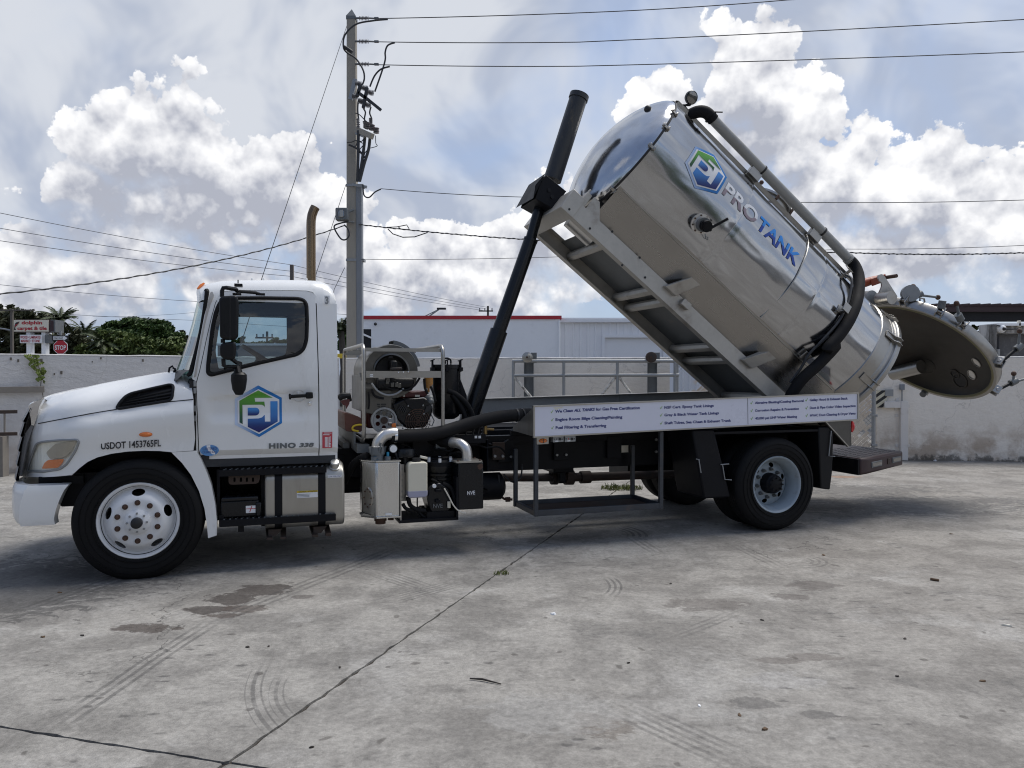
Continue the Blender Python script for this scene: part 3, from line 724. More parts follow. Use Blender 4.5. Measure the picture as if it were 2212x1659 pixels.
for x_ in (148, 560, 998):
    obj('post', MB().cyl(dn(c3(x_, 300), 0.1), dn(c3(x_, 300), 0.95), 0.030, 12), M['whitechip'], gate, label='flaking white lower post')
obj('rail', MB().cyl(dn(c3(140, 300), 0.12), dn(c3(1480, 300), 0.12), 0.03, 12), M['galv'], gate)
for xa, xb, ya, yb in ((155, 285, 175, 330), (985, 870, 175, 320), (1010, 1115, 175, 320)):
    a, b = bwp(c3(xa, ya), GO), bwp(c3(xb, yb), GO); obj('brace', MB().cyl(a, a + (b - a) * 2.2, 0.028, 10), M['whitechip'], gate)
for i, (xa, xb) in enumerate(((237, 315), (1242, 1320))):
    post = empty('guide_post', (0, 0, 0), group='guide posts of the rolling gate',
                 label=('grey steel guide post with a white roller, left of the two' if i == 0 else 'grey steel guide post with a dark roller, beside the tilted tank'), category='post')
    a, b = bwp(c3(xa, 300), 0.32), bwp(c3(xb, 300), 0.32); zt = bwp(c3(xa, 25), 0.32).z
    mb = MB(); mb.bar(Vector((a.x, a.y, zt / 2)) , Vector((a.x, a.y, zt / 2)) + wd * 0.012, 0.14, zt); mb.bar(Vector((b.x, b.y, zt / 2)) - wd * 0.012, Vector((b.x, b.y, zt / 2)), 0.14, zt)
    mb.bar(Vector((a.x, a.y, zt / 2)) + wd * .012, Vector((b.x, b.y, zt / 2)) - wd * .012, 0.012, zt)
    obj('post_beam', mb, M['galvdark'], post, smooth=False)
    for k in range(3):
        q = (a + b) / 2 + WN * 0.02 + wd * 0.08 * (1 if k % 2 else -1); obj('bolt', MB().cyl(Vector((q.x, q.y, 1.25 - k * .22)), Vector((q.x, q.y, 1.25 - k * .22)) + WN * .03, 0.02, 8), M['ink'], post)
    rc = bwp(c3(262 if i == 0 else 1272, 14), 0.58); mr = M['alu'] if i == 0 else M['rust']
    rol = obj('roller', MB().lathe([(0.0, -.05), (.09, -.05), (.11, -.04), (.11, -.015), (.075, 0), (.11, .015), (.11, .04), (.09, .05), (0, .05)], rc, 'y', 24), mr, post)
    obj('axle', MB().cyl(rc + WN * .08, rc - WN * .18, 0.02, 10), M['nut'], post)
    obj('roller_bracket', MB().box(Vector((rc.x + .08, rc.y + .1, rc.z - .12)), Vector((rc.x + .2, rc.y + .14, rc.z + .1))), M['galvdark'], post, bevel=.004)
# mesh gate in the opening, with woven privacy slats
def slat_panel(name, xa, xb, z0, z1, off, label, frame_r=0.03, mesh=True):
    pa, pb = bwp((xa, 808), off), bwp((xb, 808), off); L = (pb - pa).length; d = (pb - pa).normalized()
    root = empty(name, pa.xy.to_3d(), math.atan2(d.y, d.x), label=label, category='gate')
    for x_ in (0, L): obj('post', MB().cyl((x_, 0, z0), (x_, 0, z1), frame_r, 12), M['galv'], root)
    for z in (z0 + frame_r, z1 - frame_r): obj('rail', MB().cyl((frame_r, 0, z), (L - frame_r, 0, z), frame_r * 0.9, 12), M['galv'], root)
    w_ = MB(); pitch = 0.085
    k = -int((z1 - z0) / pitch) - 1
    while k * pitch < L + (z1 - z0):
        for sg in (1, -1):
            x0 = k * pitch if sg > 0 else k * pitch
            t0 = max(0, -x0) if sg > 0 else max(0, x0 - L); t1 = min(z1 - z0, L - x0) if sg > 0 else min(z1 - z0, x0)
            if t1 - t0 > 0.02: w_.tube([(x0 + sg * t0, 0.004 * sg, z0 + t0), (x0 + sg * t1, 0.004 * sg, z0 + t1)], 0.0035, 4, caps=False)
        k += 1
    obj('wire_mesh', w_, M['galv'], root, fixn=False, kind='stuff')
    return root, L, d
M['slat'] = paint('cream_privacy_slat', (0.62, 0.53, 0.42), 0.55, 0.2, 3.3, dirt=(0.45, 0.36, 0.27), dirt_amt=0.5, dscale=6)
xg0, xg1 = c3(1455, 0)[0], q1(640, 0)[0]
xs_ = c3(1880, 0)[0]
A_, L_, d_ = slat_panel('mesh_gate', c3(1485, 0)[0], xs_, 0.08, 2.02, 0.22, 'wire mesh gate leaf with loose white slats beside the pipe gate')
rs = random.Random(9)
for k in range(8):
    x0 = rs.uniform(.1, L_ - .4); z0 = rs.uniform(1.15, 1.6); l = rs.uniform(.15, .4)
    obj('slat', MB().bar((x0, -0.014, z0), (x0 + l, -0.014, z0 + l), 0.004, 0.045, up=(0, 0, 1)), M['slat'], A_, smooth=False)
B_, L_, d_ = slat_panel('mesh_gate', xs_ + 6, xg1, 0.10, 2.06, 0.22, 'wire mesh gate leaf woven with cream diagonal slats behind the rear bumper', 0.04)
pitch = 0.0595 * 2
zlo, zhi = 0.16, 2.0
vis = 0
k = -22
ww = 0.068                                                # slat rows run up to the right, short boards end to end
while k * ww * 1.414 < L_ + 2.0:
    x0 = L_ - 0.03 - k * ww * 1.414; t = zlo; k += 1
    s_ = rs.uniform(0, .16)
    while True:
        l = 0.165
        xa_, za_ = x0 - 1.9 + s_, zlo - 0.05 + s_; xb_, zb_ = xa_ + l * .7, za_ + l * .7; s_ += l * .73
        if za_ > zhi or xa_ > L_: break
        if xa_ < 0.05 or xb_ > L_ - 0.03 or zb_ > zhi or za_ < zlo: continue
        if rs.random() < 0.06: continue
        if xa_ < L_ - 1.35: continue
        obj('slat', MB().bar((xa_, -0.012 + rs.uniform(-.003, .003), za_), (xb_, -0.012, zb_), 0.006, ww * .90, up=(0, 0, 1)), M['slat'], B_, smooth=False) if vis < 300 else None; vis += 1
obj('hinge', MB().box((L_ - .05, -.06, 1.55), (L_ + .06, .05, 1.6)).box((L_ - .05, -.06, .9), (L_ + .06, .05, .95)).box((L_ - .05, -.06, .3), (L_ + .06, .05, .35)), M['galv'], B_, bevel=.004)
q = bwp(q1(560, 555), 0.3)
obj('broken_slat', MB().bar(bwp(q1(540, 592), .36), bwp(q1(578, 520), .36), 0.01, 0.07, up=(1, 0, 0)), M['slat'], smooth=False, label='broken cream slat leaning against the mesh gate behind the bumper', category='slat')
# striped guard, conduit and boxes on the wall
M['hazard'] = None
m, nt, b = new_mat('hazard_stripes'); x_, y_, z_ = sep(nt, ocoord(nt))
st_ = smooth(mth(nt, 'SINE', (z_ - x_ * 0.75) * 44.0), -0.05, 0.05)
put(nt, b.inputs['Base Color'], mix(nt, st_, (0.02, 0.02, 0.02), (0.62, 0.58, 0.45))); b.inputs['Roughness'].default_value = 0.6; M['hazard'] = m
hp = bwp(q1(717, 100), 0.02); z0, z1 = bwp(q1(717, 145), 0.02).z, bwp(c4(1200, 425), 0.02).z
h = empty('striped_guard', (hp.x, hp.y, 0), math.atan2(wd.y, wd.x), label='black and cream striped corner guard at the gate end of the wall', category='guard')
obj('guard_plate', MB().box((-.10, -.03, z0), (.10, 0, z1)), M['hazard'], h, smooth=False)
obj('bracket', MB().box((.06, -.05, z1 - .12), (.22, -.03, z1 + .02)), M['galv'], h, bevel=.004)
def wbox(name, pa, pb, off, mat, label, cat, depth=.06, bev=.006):
    a, b = bwp(pa, off), bwp(pb, off)
    return obj(name, MB().add([a, Vector((b.x, b.y, a.z)), b, Vector((a.x, a.y, b.z))] + [p - WN * depth for p in (a, Vector((b.x, b.y, a.z)), b, Vector((a.x, a.y, b.z)))],
               [(0, 1, 2, 3), (7, 6, 5, 4), (0, 4, 5, 1), (1, 5, 6, 2), (2, 6, 7, 3), (3, 7, 4, 0)]), mat, bevel=bev, label=label, category=cat)
wbox('electrical_box', c4(1338, 382), c4(1370, 422), .09, M['conduit'], 'small grey electrical box on the cream wall below the tank lid', 'electrical box')
obj('conduit', MB().cyl(bwp(c4(1350, 422), .05), bwp(c4(1350, 502), .05), .014, 8), M['galv'], label='thin grey conduit running down from the electrical box', category='conduit')
M['wallwhite'] = paint('white_boxed_conduit', (0.68, 0.65, 0.61), 0.7, 0.06, 4, dirt=(0.4, 0.33, 0.26), dirt_amt=0.2)
ch = empty('conduit_cover', (0, 0, 0), label='white boxed conduit bent down the cream wall beside the gate', category='conduit')
def wslab(pa, pb, o0, o1):
    a, b = bwp(pa, o0), bwp(pb, o0); dd = WN * (o1 - o0)
    vs = [a, Vector((b.x, b.y, a.z)), b, Vector((a.x, a.y, b.z))]
    return MB().add(vs + [v - dd * -1 for v in vs], [(0, 1, 2, 3), (7, 6, 5, 4), (0, 4, 5, 1), (1, 5, 6, 2), (2, 6, 7, 3), (3, 7, 4, 0)])
obj('horizontal_run', wslab(q1(735, 80), q1(905, 148), .0, .1), M['wallwhite'], ch, bevel=.006)
obj('vertical_run', wslab(q1(906, 82), q1(978, 694), .0, .11), M['wallwhite'], ch, bevel=.006)
for (x_, y_) in ((762, 12), (772, 58), (868, 160), (885, 60), (995, 128), (880, 228), (880, 545), (995, 545)):
    obj('anchor_plate', wslab(q1(x_ - 16, y_ - 16), q1(x_ + 16, y_ + 16), .0, .02), M['wallwhite'], ch, bevel=.003)
# litter at the wall foot
def litter(name, p, size, mat, label, cat='litter', h=0.01, rz=None):
    c = G(p); rr = random.Random(int(p[0] * 7 + p[1])); n = 6; size = (size[0] * .58, size[1] * .58); h *= .6; rz = rr.random() * 6 if rz is None else rz
    ring = [(math.cos(i * 6.283 / n) * size[0] * rr.uniform(.75, 1.1), math.sin(i * 6.283 / n) * size[1] * rr.uniform(.75, 1.1)) for i in range(n)]
    ca, sa = math.cos(rz), math.sin(rz)
    vs = [(x * ca - y * sa, x * sa + y * ca, 0.001) for x, y in ring] + [(x * ca * .8 - y * sa * .8, x * sa * .8 + y * ca * .8, h * rr.uniform(.5, 1.2)) for x, y in ring]
    o = obj(name, MB().add(vs, [tuple(range(n - 1, -1, -1)), tuple(range(n, 2 * n))] + [(i, (i + 1) % n, n + (i + 1) % n, n + i) for i in range(n)]), mat, smooth=False, label=label, category=cat)
    o.location = (c.x, c.y, 0.0); return o
M['paper'] = paint('white_paper', (0.75, 0.76, 0.77), 0.6, 0.03, 9)
M['leafdry'] = paint('dry_leaf', (0.10, 0.06, 0.03), 0.8, 0.4, 20)
M['twig'] = paint('dark_twig', (0.03, 0.025, 0.02), 0.8, 0.3, 20)
litter('paper_scrap', q4(178, 404), (.05, .035), M['paper'], 'white paper scrap on the concrete right of the slab joint', 'paper', .02)
litter('paper_scrap', q1(1080, 690), (.1, .07), M['paper'], 'rounded white scrap at the wall foot by the conduit', 'litter', .1)
litter('paper_scrap', q1(1280, 706), (.12, .05), M['paper'], 'flat white scrap at the wall foot under the lid', 'litter', .05)
litter('paper_scrap', q4(810, 800), (.03, .015), M['paper'], 'tiny white scrap in the foreground concrete', 'litter', .008)
litter('leaf_scrap', q4(2135, 455), (.07, .015), M['cream'], 'pale curled leaf on the concrete at the right edge', 'leaf', .02, 2.5)
spec = [(q4(1665, 674), .03, 'round dark pebble near the right foreground'), (q4(2033, 695), .035, 'dark crumpled leaf at the far right foreground'), (q4(983, 842), .032, 'brown curled leaf in the middle foreground'),
        (q4(1092, 903), .035, 'flat grey chip in the middle foreground'), (q4(1345, 150), .05, 'flat dark leaf right of the rear wheel'), (q4(1897, 58), .04, 'dark leaf on the bright concrete far right'),
        (q4(685, 274), .03, 'dark pebble in front of the rear wheel'), (q4(1080, 431), .025, 'small dark chip below the rear wheel'), (q4(1697, 512), .028, 'dark chip on the brown concrete at right'), (q4(503, 616), .025, 'dark chip on the grey concrete below the paper'),
        (q3(1070, 548), .028, 'upright dark leaf below the brown stain'), (q3(1468, 636), .022, 'black dot of gravel left of the joint'), (q3(1347, 981), .024, 'black pebble in the lowest foreground'), (q3(185, 504), .035, 'dark leaf left of the small stain'), (q3(355, 498), .03, 'dark leaf beside the small stain'), (q3(258, 312), .04, 'dark leaf just below the front tyre'),
        (q3(1160, 545), .02, 'small chip right of the upright leaf')]
for p_, s_, lb in spec: litter('dry_leaf', p_, (s_, s_ * .6), M['leafdry'] if s_ > .03 else M['twig'], lb, 'debris', .014)
a, b = G(q3(2030, 688)), G(q3(2165, 710))
obj('twig', MB().tube([a + Vector((0, 0, .008)), a.lerp(b, .4) + Vector((0, .01, .012)), b + Vector((0, 0, .006))], [.004, .006, .003], 6), M['twig'], label='thin dark twig lying on the concrete right of the joint', category='twig')
a, b = G(q4(1808, 257)), G(q4(1845, 263))
obj('twig', MB().tube([a + Vector((0, 0, .01)), b + Vector((0, 0, .01))], [.012, .01], 6), M['leafdry'], label='short brown stick on the concrete far right', category='twig')

# ---------------------------------------------------------------- buildings behind the yard
def stucco(name, c, var=.05): return paint(name, c, 0.85, var, 0.8, dirt=tuple(x * .75 for x in c), dirt_amt=0.15, bmp=0.1, bscale=20)
M['bwhite'] = stucco('pale_blue_white_wall', (0.86, 0.87, 0.88)); M['red_trim'] = paint('red_parapet', (0.42, 0.018, 0.03), 0.5, 0.1, 2)
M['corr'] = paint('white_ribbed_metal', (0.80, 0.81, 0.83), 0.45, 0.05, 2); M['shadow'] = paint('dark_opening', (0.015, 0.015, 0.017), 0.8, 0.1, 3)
BD = 33.0
def bp(px, py, dd=0.0): return AT((px, py), BD + dd)
whb = empty('white_building', (0, 0, 0), label='long white building with a red parapet line behind the yard wall', category='building')
tl, tr = bp(781, 684), bp(1210, 678); zt = tl.z + 0.02
x0, x1 = tl.x, tr.x
obj('wall', MB().box((x0 + 0.33 * 0, BD, 0), (x1, BD + 14, zt - .13)), M['bwhite'], whb, smooth=False)
obj('parapet', MB().box((x0 - .06, BD - .06, zt - .13), (x1 + .06, BD + 14, zt + .02)), M['red_trim'], whb, smooth=False)
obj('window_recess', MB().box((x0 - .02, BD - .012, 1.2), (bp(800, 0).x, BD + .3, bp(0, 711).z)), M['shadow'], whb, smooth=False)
obj('canopy_strut', MB().bar((x0 - .1, BD - .35, bp(0, 718).z), (bp(801, 0).x, BD - .02, bp(0, 730).z), .05, .07), M['bwhite'], whb)
obj('security_camera', MB().sphere(bp(811, 700, -.15), .07), M['ink'], whb)
ob = bp(1207, 690, -.1); obj('gutter_pipe', MB().cyl((x1 - .05, BD - .1, zt - .2), (x1 - .05, BD - .1, 0), .05, 8), M['bwhite'], whb)
mtb = empty('metal_building', (0, 0, 0), label='white ribbed metal building with a roller door left of the tank', category='building')
x2 = bp(1900, 0).x; z2 = bp(0, 685).z; dx0, dx1 = bp(1310, 0).x, bp(1440, 0).x; zd = bp(0, 728).z
def ribbed(mb, xa, xb, za, zb, y, pitch=.3, dep=.035):
    n = int((xb - xa) / pitch); pts = []
    for i in range(n):
        a = xa + (xb - xa) * i / n; w = (xb - xa) / n
        pts += [(a, y), (a + w * .62, y), (a + w * .70, y - dep), (a + w * .92, y - dep)]
    pts.append((xb, y))
    mb.grid([[(p[0], p[1], z) for p in pts] for z in (za, zb)]); return mb
mb = MB(); ribbed(mb, x1 + .03, dx0, 0, z2 - .2, BD + .6); ribbed(mb, dx1, x2, 0, z2 - .2, BD + .6); ribbed(mb, dx0, dx1, zd, z2 - .2, BD + .6)
obj('ribbed_wall', mb, M['corr'], mtb, smooth=False)
mb = MB(); nsl = 16
for i in range(nsl): mb.box((dx0 + .05, BD + .72 + .02 * (i % 2), zd * i / nsl), (dx1 - .05, BD + .8, zd * (i + 1) / nsl - .02))
obj('roller_door', mb, M['corr'], mtb, smooth=False, label='white slatted roller door')
obj('door_frame', MB().box((dx0 - .1, BD + .5, zd), (dx1 + .1, BD + .62, zd + .14)).box((dx0 - .1, BD + .5, 0), (dx0 + .02, BD + .62, zd)), M['corr'], mtb, smooth=False)
obj('eave_gutter', MB().box((x1 + .02, BD + .38, z2 - .2), (x2, BD + .62, z2 - .04)), M['corr'], mtb, bevel=.02)
mb = MB(); mb.add([(x1 + .03, BD + .4, z2), (x2, BD + .4, z2), (x2, BD + 9, z2 + .55), (x1 + .03, BD + 9, z2 + .55), (x1 + .03, BD + .4, z2 - .05), (x2, BD + .4, z2 - .05), (x2, BD + 9, z2 + .5), (x1 + .03, BD + 9, z2 + .5)], [(0, 1, 2, 3), (4, 7, 6, 5), (0, 4, 5, 1), (1, 5, 6, 2), (2, 6, 7, 3), (3, 7, 4, 0)])
obj('roof', mb, M['corr'], mtb, smooth=False)
obj('side_wall', MB().box((x1 + .06, BD + .66, 0), (x2, BD + 9, z2 - .25)), M['corr'], mtb, smooth=False)
# yellow beam and kerb behind the wall left of the washer
ya, yb = AT(q7(-20, 205), 24), AT(q7(402, 207), 24)
obj('yellow_beam', MB().bar(ya + Vector((-1.5, 0, 0)), yb, .2, .14).bar((ya.x, ya.y, 0), (ya.x, ya.y, ya.z - .07), .1, .1, up=(0, 1, 0)).bar((yb.x - .1, yb.y, 0), (yb.x - .1, yb.y, yb.z - .07), .1, .1, up=(0, 1, 0)), M['yellow'], bevel=.01, label='yellow beam showing over the wall beside the concrete pole', category='barrier')

# ---------------------------------------------------------------- right: dark canopy and the old shop front
def RP(x, y, d): return AT(q2(x, y), d)
cano = empty('metal_canopy', (0, 0, 0), label='dark maroon metal canopy roof above the wall at the right', category='canopy')
CD = 21.0
pl, pr = RP(960, 465, CD), RP(2057, 450, CD); zb = RP(1500, 632, CD).z
X0, X1 = pl.x, pr.x + 4.0
obj('fascia', MB().box((X0, CD, pl.z - .16), (X1, CD + .1, pl.z + .02)), M['maroon'], cano, smooth=False)
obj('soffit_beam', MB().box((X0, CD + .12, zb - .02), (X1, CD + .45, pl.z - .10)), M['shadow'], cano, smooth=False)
obj('roof_deck', MB().add([(X0, CD - .05, pl.z + .03), (X1, CD - .05, pl.z + .03), (X1, CD + 6, pl.z + .25), (X0, CD + 6, pl.z + .25), (X0, CD - .05, pl.z), (X1, CD - .05, pl.z), (X1, CD + 6, pl.z + .22), (X0, CD + 6, pl.z + .22)], [(0, 1, 2, 3), (4, 7, 6, 5), (0, 4, 5, 1), (1, 5, 6, 2), (2, 6, 7, 3), (3, 7, 4, 0)]), M['maroon'], cano, smooth=False)
for i in range(18):
    x_ = X0 + .15 + i * .28
    if x_ < X1: obj('roof_rib', MB().bar((x_, CD - .06, pl.z + .045), (x_, CD + 5.9, pl.z + .265), .05, .035), M['maroon'], cano, smooth=False)
for x_ in (X1 - 1.2, X0 + .15): obj('post', MB().box((x_ - .08, CD + .2, 0), (x_ + .08, CD + .36, zb)), M['maroon'], cano, smooth=False)
shop = empty('old_shop_building', (0, 0, 0), label='weathered pale building with dark openings beyond the right wall', category='building')
SD = 19.0
def rp(x, y): return RP(x, y, SD)
def sbox(name, xa, ya_, xb, yb_, d0, d1, mat, base=False):
    a, b = rp(xa, ya_), rp(xb, yb_)
    return obj(name, MB().box((a.x, SD + d0, 0 if base else b.z), (b.x, SD + d1, a.z)), mat, shop, smooth=False)
M['dirtywall'] = paint('sooty_white_wall', (0.50, 0.49, 0.47), 0.9, 0.2, 2.5, dirt=(0.10, 0.095, 0.09), dirt_amt=0.7, dscale=3, stretch=(1, 1, .4))
M['darkwall'] = paint('dark_scuffed_panel', (0.10, 0.10, 0.105), 0.8, 0.4, 3.5, dirt=(0.25, 0.25, 0.25), dirt_amt=0.35, dscale=5)
sbox('wall', 1380, 740, 2500, 1060, .8, 1.2, M['dirtywall'], True)
sbox('column', 1610, 690, 1690, 1060, -.1, .3, M['dirtywall'], True)
sbox('eave_board', 1740, 700, 2500, 790, .1, .5, M['dirtywall'])
sbox('eave_cap', 1730, 672, 2500, 700, .0, .7, M['bwhite'])
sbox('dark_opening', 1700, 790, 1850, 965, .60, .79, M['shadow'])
sbox('counter', 1690, 965, 1850, 1060, .4, .78, M['darkwall'])
sbox('scuffed_panel', 1855, 800, 2500, 1060, .3, .6, M['darkwall'])
sbox('pale_cabinet', 1718, 895, 1780, 962, .45, .58, M['conduit'])
obj('downpipe', MB().cyl(rp(1745, 980), Vector((rp(1745, 980).x, SD, 0)), .05, 10), M['galv'], shop)
obj('camera_dome', MB().sphere(rp(1803, 735) + Vector((0, .02, 0)), .09).cyl(rp(1803, 735) + Vector((0, .1, 0)), rp(1803, 735) + Vector((0, .02, 0)), .1), M['bwhite'], shop)
obj('camera_lens', MB().sphere(rp(1803, 735) + Vector((0, -.06, -.01)), .045), M['ink'], shop)
obj('lamp_tube', MB().box(rp(1995, 640), rp(2025, 712) + Vector((0, .08, 0))), M['cream'], shop, bevel=.01)
obj('cable', MB().tube([rp(1690, 690), rp(1760, 700), rp(1860, 745), rp(1985, 740)], .015, 6), M['wire'], shop)
mb = MB(); ct = [rp(1610, 690) + Vector((0, -.15, 0)), rp(1685, 690) + Vector((0, -.15, 0))]
n = 14; mb.grid([[(ct[0].x + (ct[1].x - ct[0].x) * i / n, SD - .16 + .03 * (i % 2), z) for i in range(n + 1)] for z in (ct[0].z, ct[0].z - 1.0, ct[0].z - 1.4)])
obj('hanging_tarp', mb, M['dirtywall'], shop, smooth=False)

# ---------------------------------------------------------------- concrete utility pole with its fittings and wires
PD = 20.0
def pp(p, dd=0.0): return AT(p, PD + dd)
pole = empty('utility_pole', (AT((762, 808), PD).x, PD, 0), label='tall square concrete utility pole behind the cab with cable riser', category='pole')
PM = Vector(pole.location)
def loc(v): return v - PM
top, bot = pp((761.5, 40)), pp((762, 740))
mb = MB(); w0, w1 = .112, .165; zt = top.z; k0 = w1 + (w1 - w0) * (bot.z / (zt - bot.z)) * .0
hw = lambda z: w0 + (w1 * .85 - w0) * (zt - z) / (zt - 1)
rows = []
for z in [0 + zt * i / 20 for i in range(21)]:
    h_ = hw(z); rows.append([(-h_, -h_, z), (h_, -h_, z), (h_, h_, z), (-h_, h_, z)])
mb.grid(rows, close=True)
obj('shaft', mb, M['concrete_pole'], pole, bevel=.012, smooth=False)
h_ = w0 + .012
obj('pole_cap', MB().add([(-h_, -h_, zt - .06), (h_, -h_, zt - .06), (h_, h_, zt - .06), (-h_, h_, zt - .06), (-h_, -h_, zt + .02), (h_, -h_, zt + .02), (h_, h_, zt + .02), (-h_, h_, zt + .02), (0, 0, zt + .24)], [(3, 2, 1, 0), (0, 1, 5, 4), (1, 2, 6, 5), (2, 3, 7, 6), (3, 0, 4, 7), (4, 5, 8), (5, 6, 8), (6, 7, 8), (7, 4, 8)]), M['galvdark'], pole, smooth=False)
def pl(p, dd=-.25): return loc(pp(p, dd))
rb, rt = pl(c7(395, 1640)), pl(c7(392, 925))
obj('cable_riser', MB().box((hw(2) - .01 , -.16, 0), (hw(2) + .14, .05, rt.z)), M['conduit'], pole, bevel=.02)
for yy in (925, 1302): z = pl(c7(380, yy)).z; obj('riser_strap', MB().box((-hw(z) - .01, -hw(z) - .02, z - .03), (hw(z) + .19, hw(z), z + .03)), M['galv'], pole, smooth=False)
def insul(parent, a, b, r=.05, n=7):
    a, b = Vector(a), Vector(b); L = (b - a).length; prof = [(0, 0), (.018, 0)]
    for i in range(n):
        t = L * (i + .15) / n; prof += [(.02, t), (r, t + L / n * .25), (r * .95, t + L / n * .38), (.022, t + L / n * .7)]
    prof += [(.018, L), (0, L)]
    mb = MB().lathe(prof, (0, 0, 0), 'z', 10); Mx = Matrix.Translation(a) @ (b - a).to_track_quat('Z', 'Y').to_matrix().to_4x4(); mb.xform(Mx)
    return obj('insulator', mb, M['porcelain'], parent)
for (ya_, x2_) in ((91, 450), (208, 450), (322, 452)):
    insul(pole, pl(c7(400, ya_), -.2), pl(c7(x2_, ya_), -.2), .06)
    obj('arm_link', MB().cyl(pl(c7(382, ya_), -.1), pl(c7(402, ya_), -.2), .025, 6).cyl(pl(c7(x2_, ya_), -.2), pl(c7(490, ya_ + 2), -.2), .02, 6).box(pl(c7(476, ya_ - 6), -.22), pl(c7(500, ya_ + 8), -.16)), M['galvdark'], pole)
def cable(name, pts, r, dd=-.2, parent=pole, mat='wire', n=5):
    P = [pl(c7(*p), dd) for p in pts]
    return obj(name, MB().tube(spline(P, n, False), r, 7), M[mat], parent)
cable('jumper', [(545, 97), (470, 104), (385, 122), (330, 175), (322, 235), (340, 265), (385, 295), (420, 350), (427, 395), (415, 430)], .022, -.45)
cable('jumper', [(580, 214), (545, 228), (532, 262), (532, 300), (515, 360), (480, 460)], .022, -.3)
cable('jumper', [(555, 334), (510, 348), (478, 382), (455, 435)], .022, -.3)
obj('surge_arrester', MB().cyl(pl(c7(325, 235), -.5), pl(c7(366, 262), -.5), .045, 10), M['ink'], pole)
def P3(x, y, dd=-.3): return loc(AT(e3(x, y), PD + dd))
# switch frame
obj('mounting_bar', MB().bar(P3(410, 50, -.35), P3(330, 385, -.35), .10, .08, up=(0, 1, 0)), M['galv'], pole, smooth=False)
for (a_, b_) in (((495, 150), (440, 330)), ((605, 190), (565, 390)), ((460, 270), (640, 400)), ((640, 400), (830, 555)), ((565, 390), (540, 520))):
    obj('switch_bar', MB().bar(P3(*a_, -.5), P3(*b_, -.5), .07, .09 if a_ != (640, 400) else .05, up=(0, 1, 0)), M['wire'], pole, smooth=False)
for (a_, b_) in (((410, 118), (515, 132)), ((515, 185), (620, 205)), ((612, 258), (715, 280)), ((360, 325), (455, 340)), ((455, 395), (550, 425)), ((565, 460), (668, 480))):
    insul(pole, P3(*a_, -.45), P3(*b_, -.45), .075, 5)
for (a_, b_) in (((450, 600), (465, 860)), ((560, 640), (570, 850)), ((660, 590), (665, 790))):
    insul(pole, P3(a_[0], a_[1] + 90, -.4), P3(*b_, -.4), .05, 6)
for (x_, y0, y1) in ((607, 750, 870), (682, 790, 890), (752, 840, 940)): insul(pole, P3(x_, y0, -.5), P3(x_, y1, -.5), .08, 4)
obj('bracket_arm', MB().bar(P3(430, 870, -.3), P3(690, 985, -.6), .12, .14), M['concrete_pole'], pole, bevel=.01)
obj('bracket_arm', MB().bar(P3(425, 930, -.3), P3(570, 985, -.45), .08, .08), M['galv'], pole, bevel=.01)
def cab3(pts, r, name='riser_cable', dd=-.4, mat='wire'): return obj(name, MB().tube(spline([P3(*p, dd) for p in pts], 5, False), r, 7), M[mat], pole)
cab3([(460, 890), (458, 1200), (450, 1500), (445, 1720)], .04); cab3([(570, 960), (545, 1200), (500, 1520), (470, 1720)], .04); cab3([(650, 1000), (625, 1200), (555, 1430), (480, 1720)], .04)
cab3([(545, 530), (575, 590), (560, 690), (575, 760)], .02, 'drop_lead'); cab3([(665, 500), (645, 600), (675, 690), (660, 790)], .02, 'drop_lead'); cab3([(455, 430), (450, 560), (465, 700)], .02, 'drop_lead')
cab3([(410, 600), (480, 630), (560, 710), (620, 760)], .012, 'drop_lead'); cab3([(305, 1120), (400, 1160), (480, 1220), (570, 1330)], .025, 'drop_lead'); cab3([(740, 970), (745, 1090), (765, 1140), (650, 1175)], .01, 'drop_lead', mat='farwire')
cab3([(270, 1080), (350, 1075), (430, 1050), (425, 1130), (390, 1160)], .012, 'drop_lead'); cab3([(550, 1015), (520, 1060), (480, 1065), (530, 1095)], .012, 'drop_lead'); cab3([(600, 1215), (570, 1250), (545, 1295), (475, 1220), (540, 1130)], .012, 'drop_lead')
cable('drop_lead', [(420, 930), (425, 980), (450, 992), (480, 965), (510, 950)], .018, -.35)
obj('bracket_arm', MB().bar(pl(c7(365, 928), -.3), pl(c7(440, 940), -.3), .06, .06), M['galv'], pole, smooth=False)
# floodlight
fl = empty('floodlight', (0, 0, 0), label='square grey floodlight clamped to the left side of the concrete pole', category='floodlight')
a, b = pp(c7(280, 1042), -.5), pp(c7(343, 1105), -.5)
obj('housing', MB().box((a.x, a.y, b.z), (b.x, a.y + .25, a.z)), M['galvdark'], fl, bevel=.03)
obj('glass', MB().box((a.x + .08, a.y - .02, b.z + .08), (b.x - .08, a.y + .02, a.z - .08)), M['lampglass'], fl, bevel=.01)
obj('reflector', MB().box((a.x + .2, a.y - .03, b.z + .25), (b.x - .2, a.y - .015, a.z - .25)), M['alu'], fl, bevel=.01)
obj('arm', MB().cyl((b.x - .1, a.y + .2, a.z - .1), (b.x + .1, PD - .2, a.z), .03).cyl((b.x - .1, a.y + .2, b.z), (b.x + .1, PD - .2, b.z), .03), M['galvdark'], fl)
cable('service_drop', [(345, 1115), (305, 1122), (275, 1140), (305, 1195), (330, 1205), (350, 1185), (345, 1150), (325, 1130)], .02, -.4)

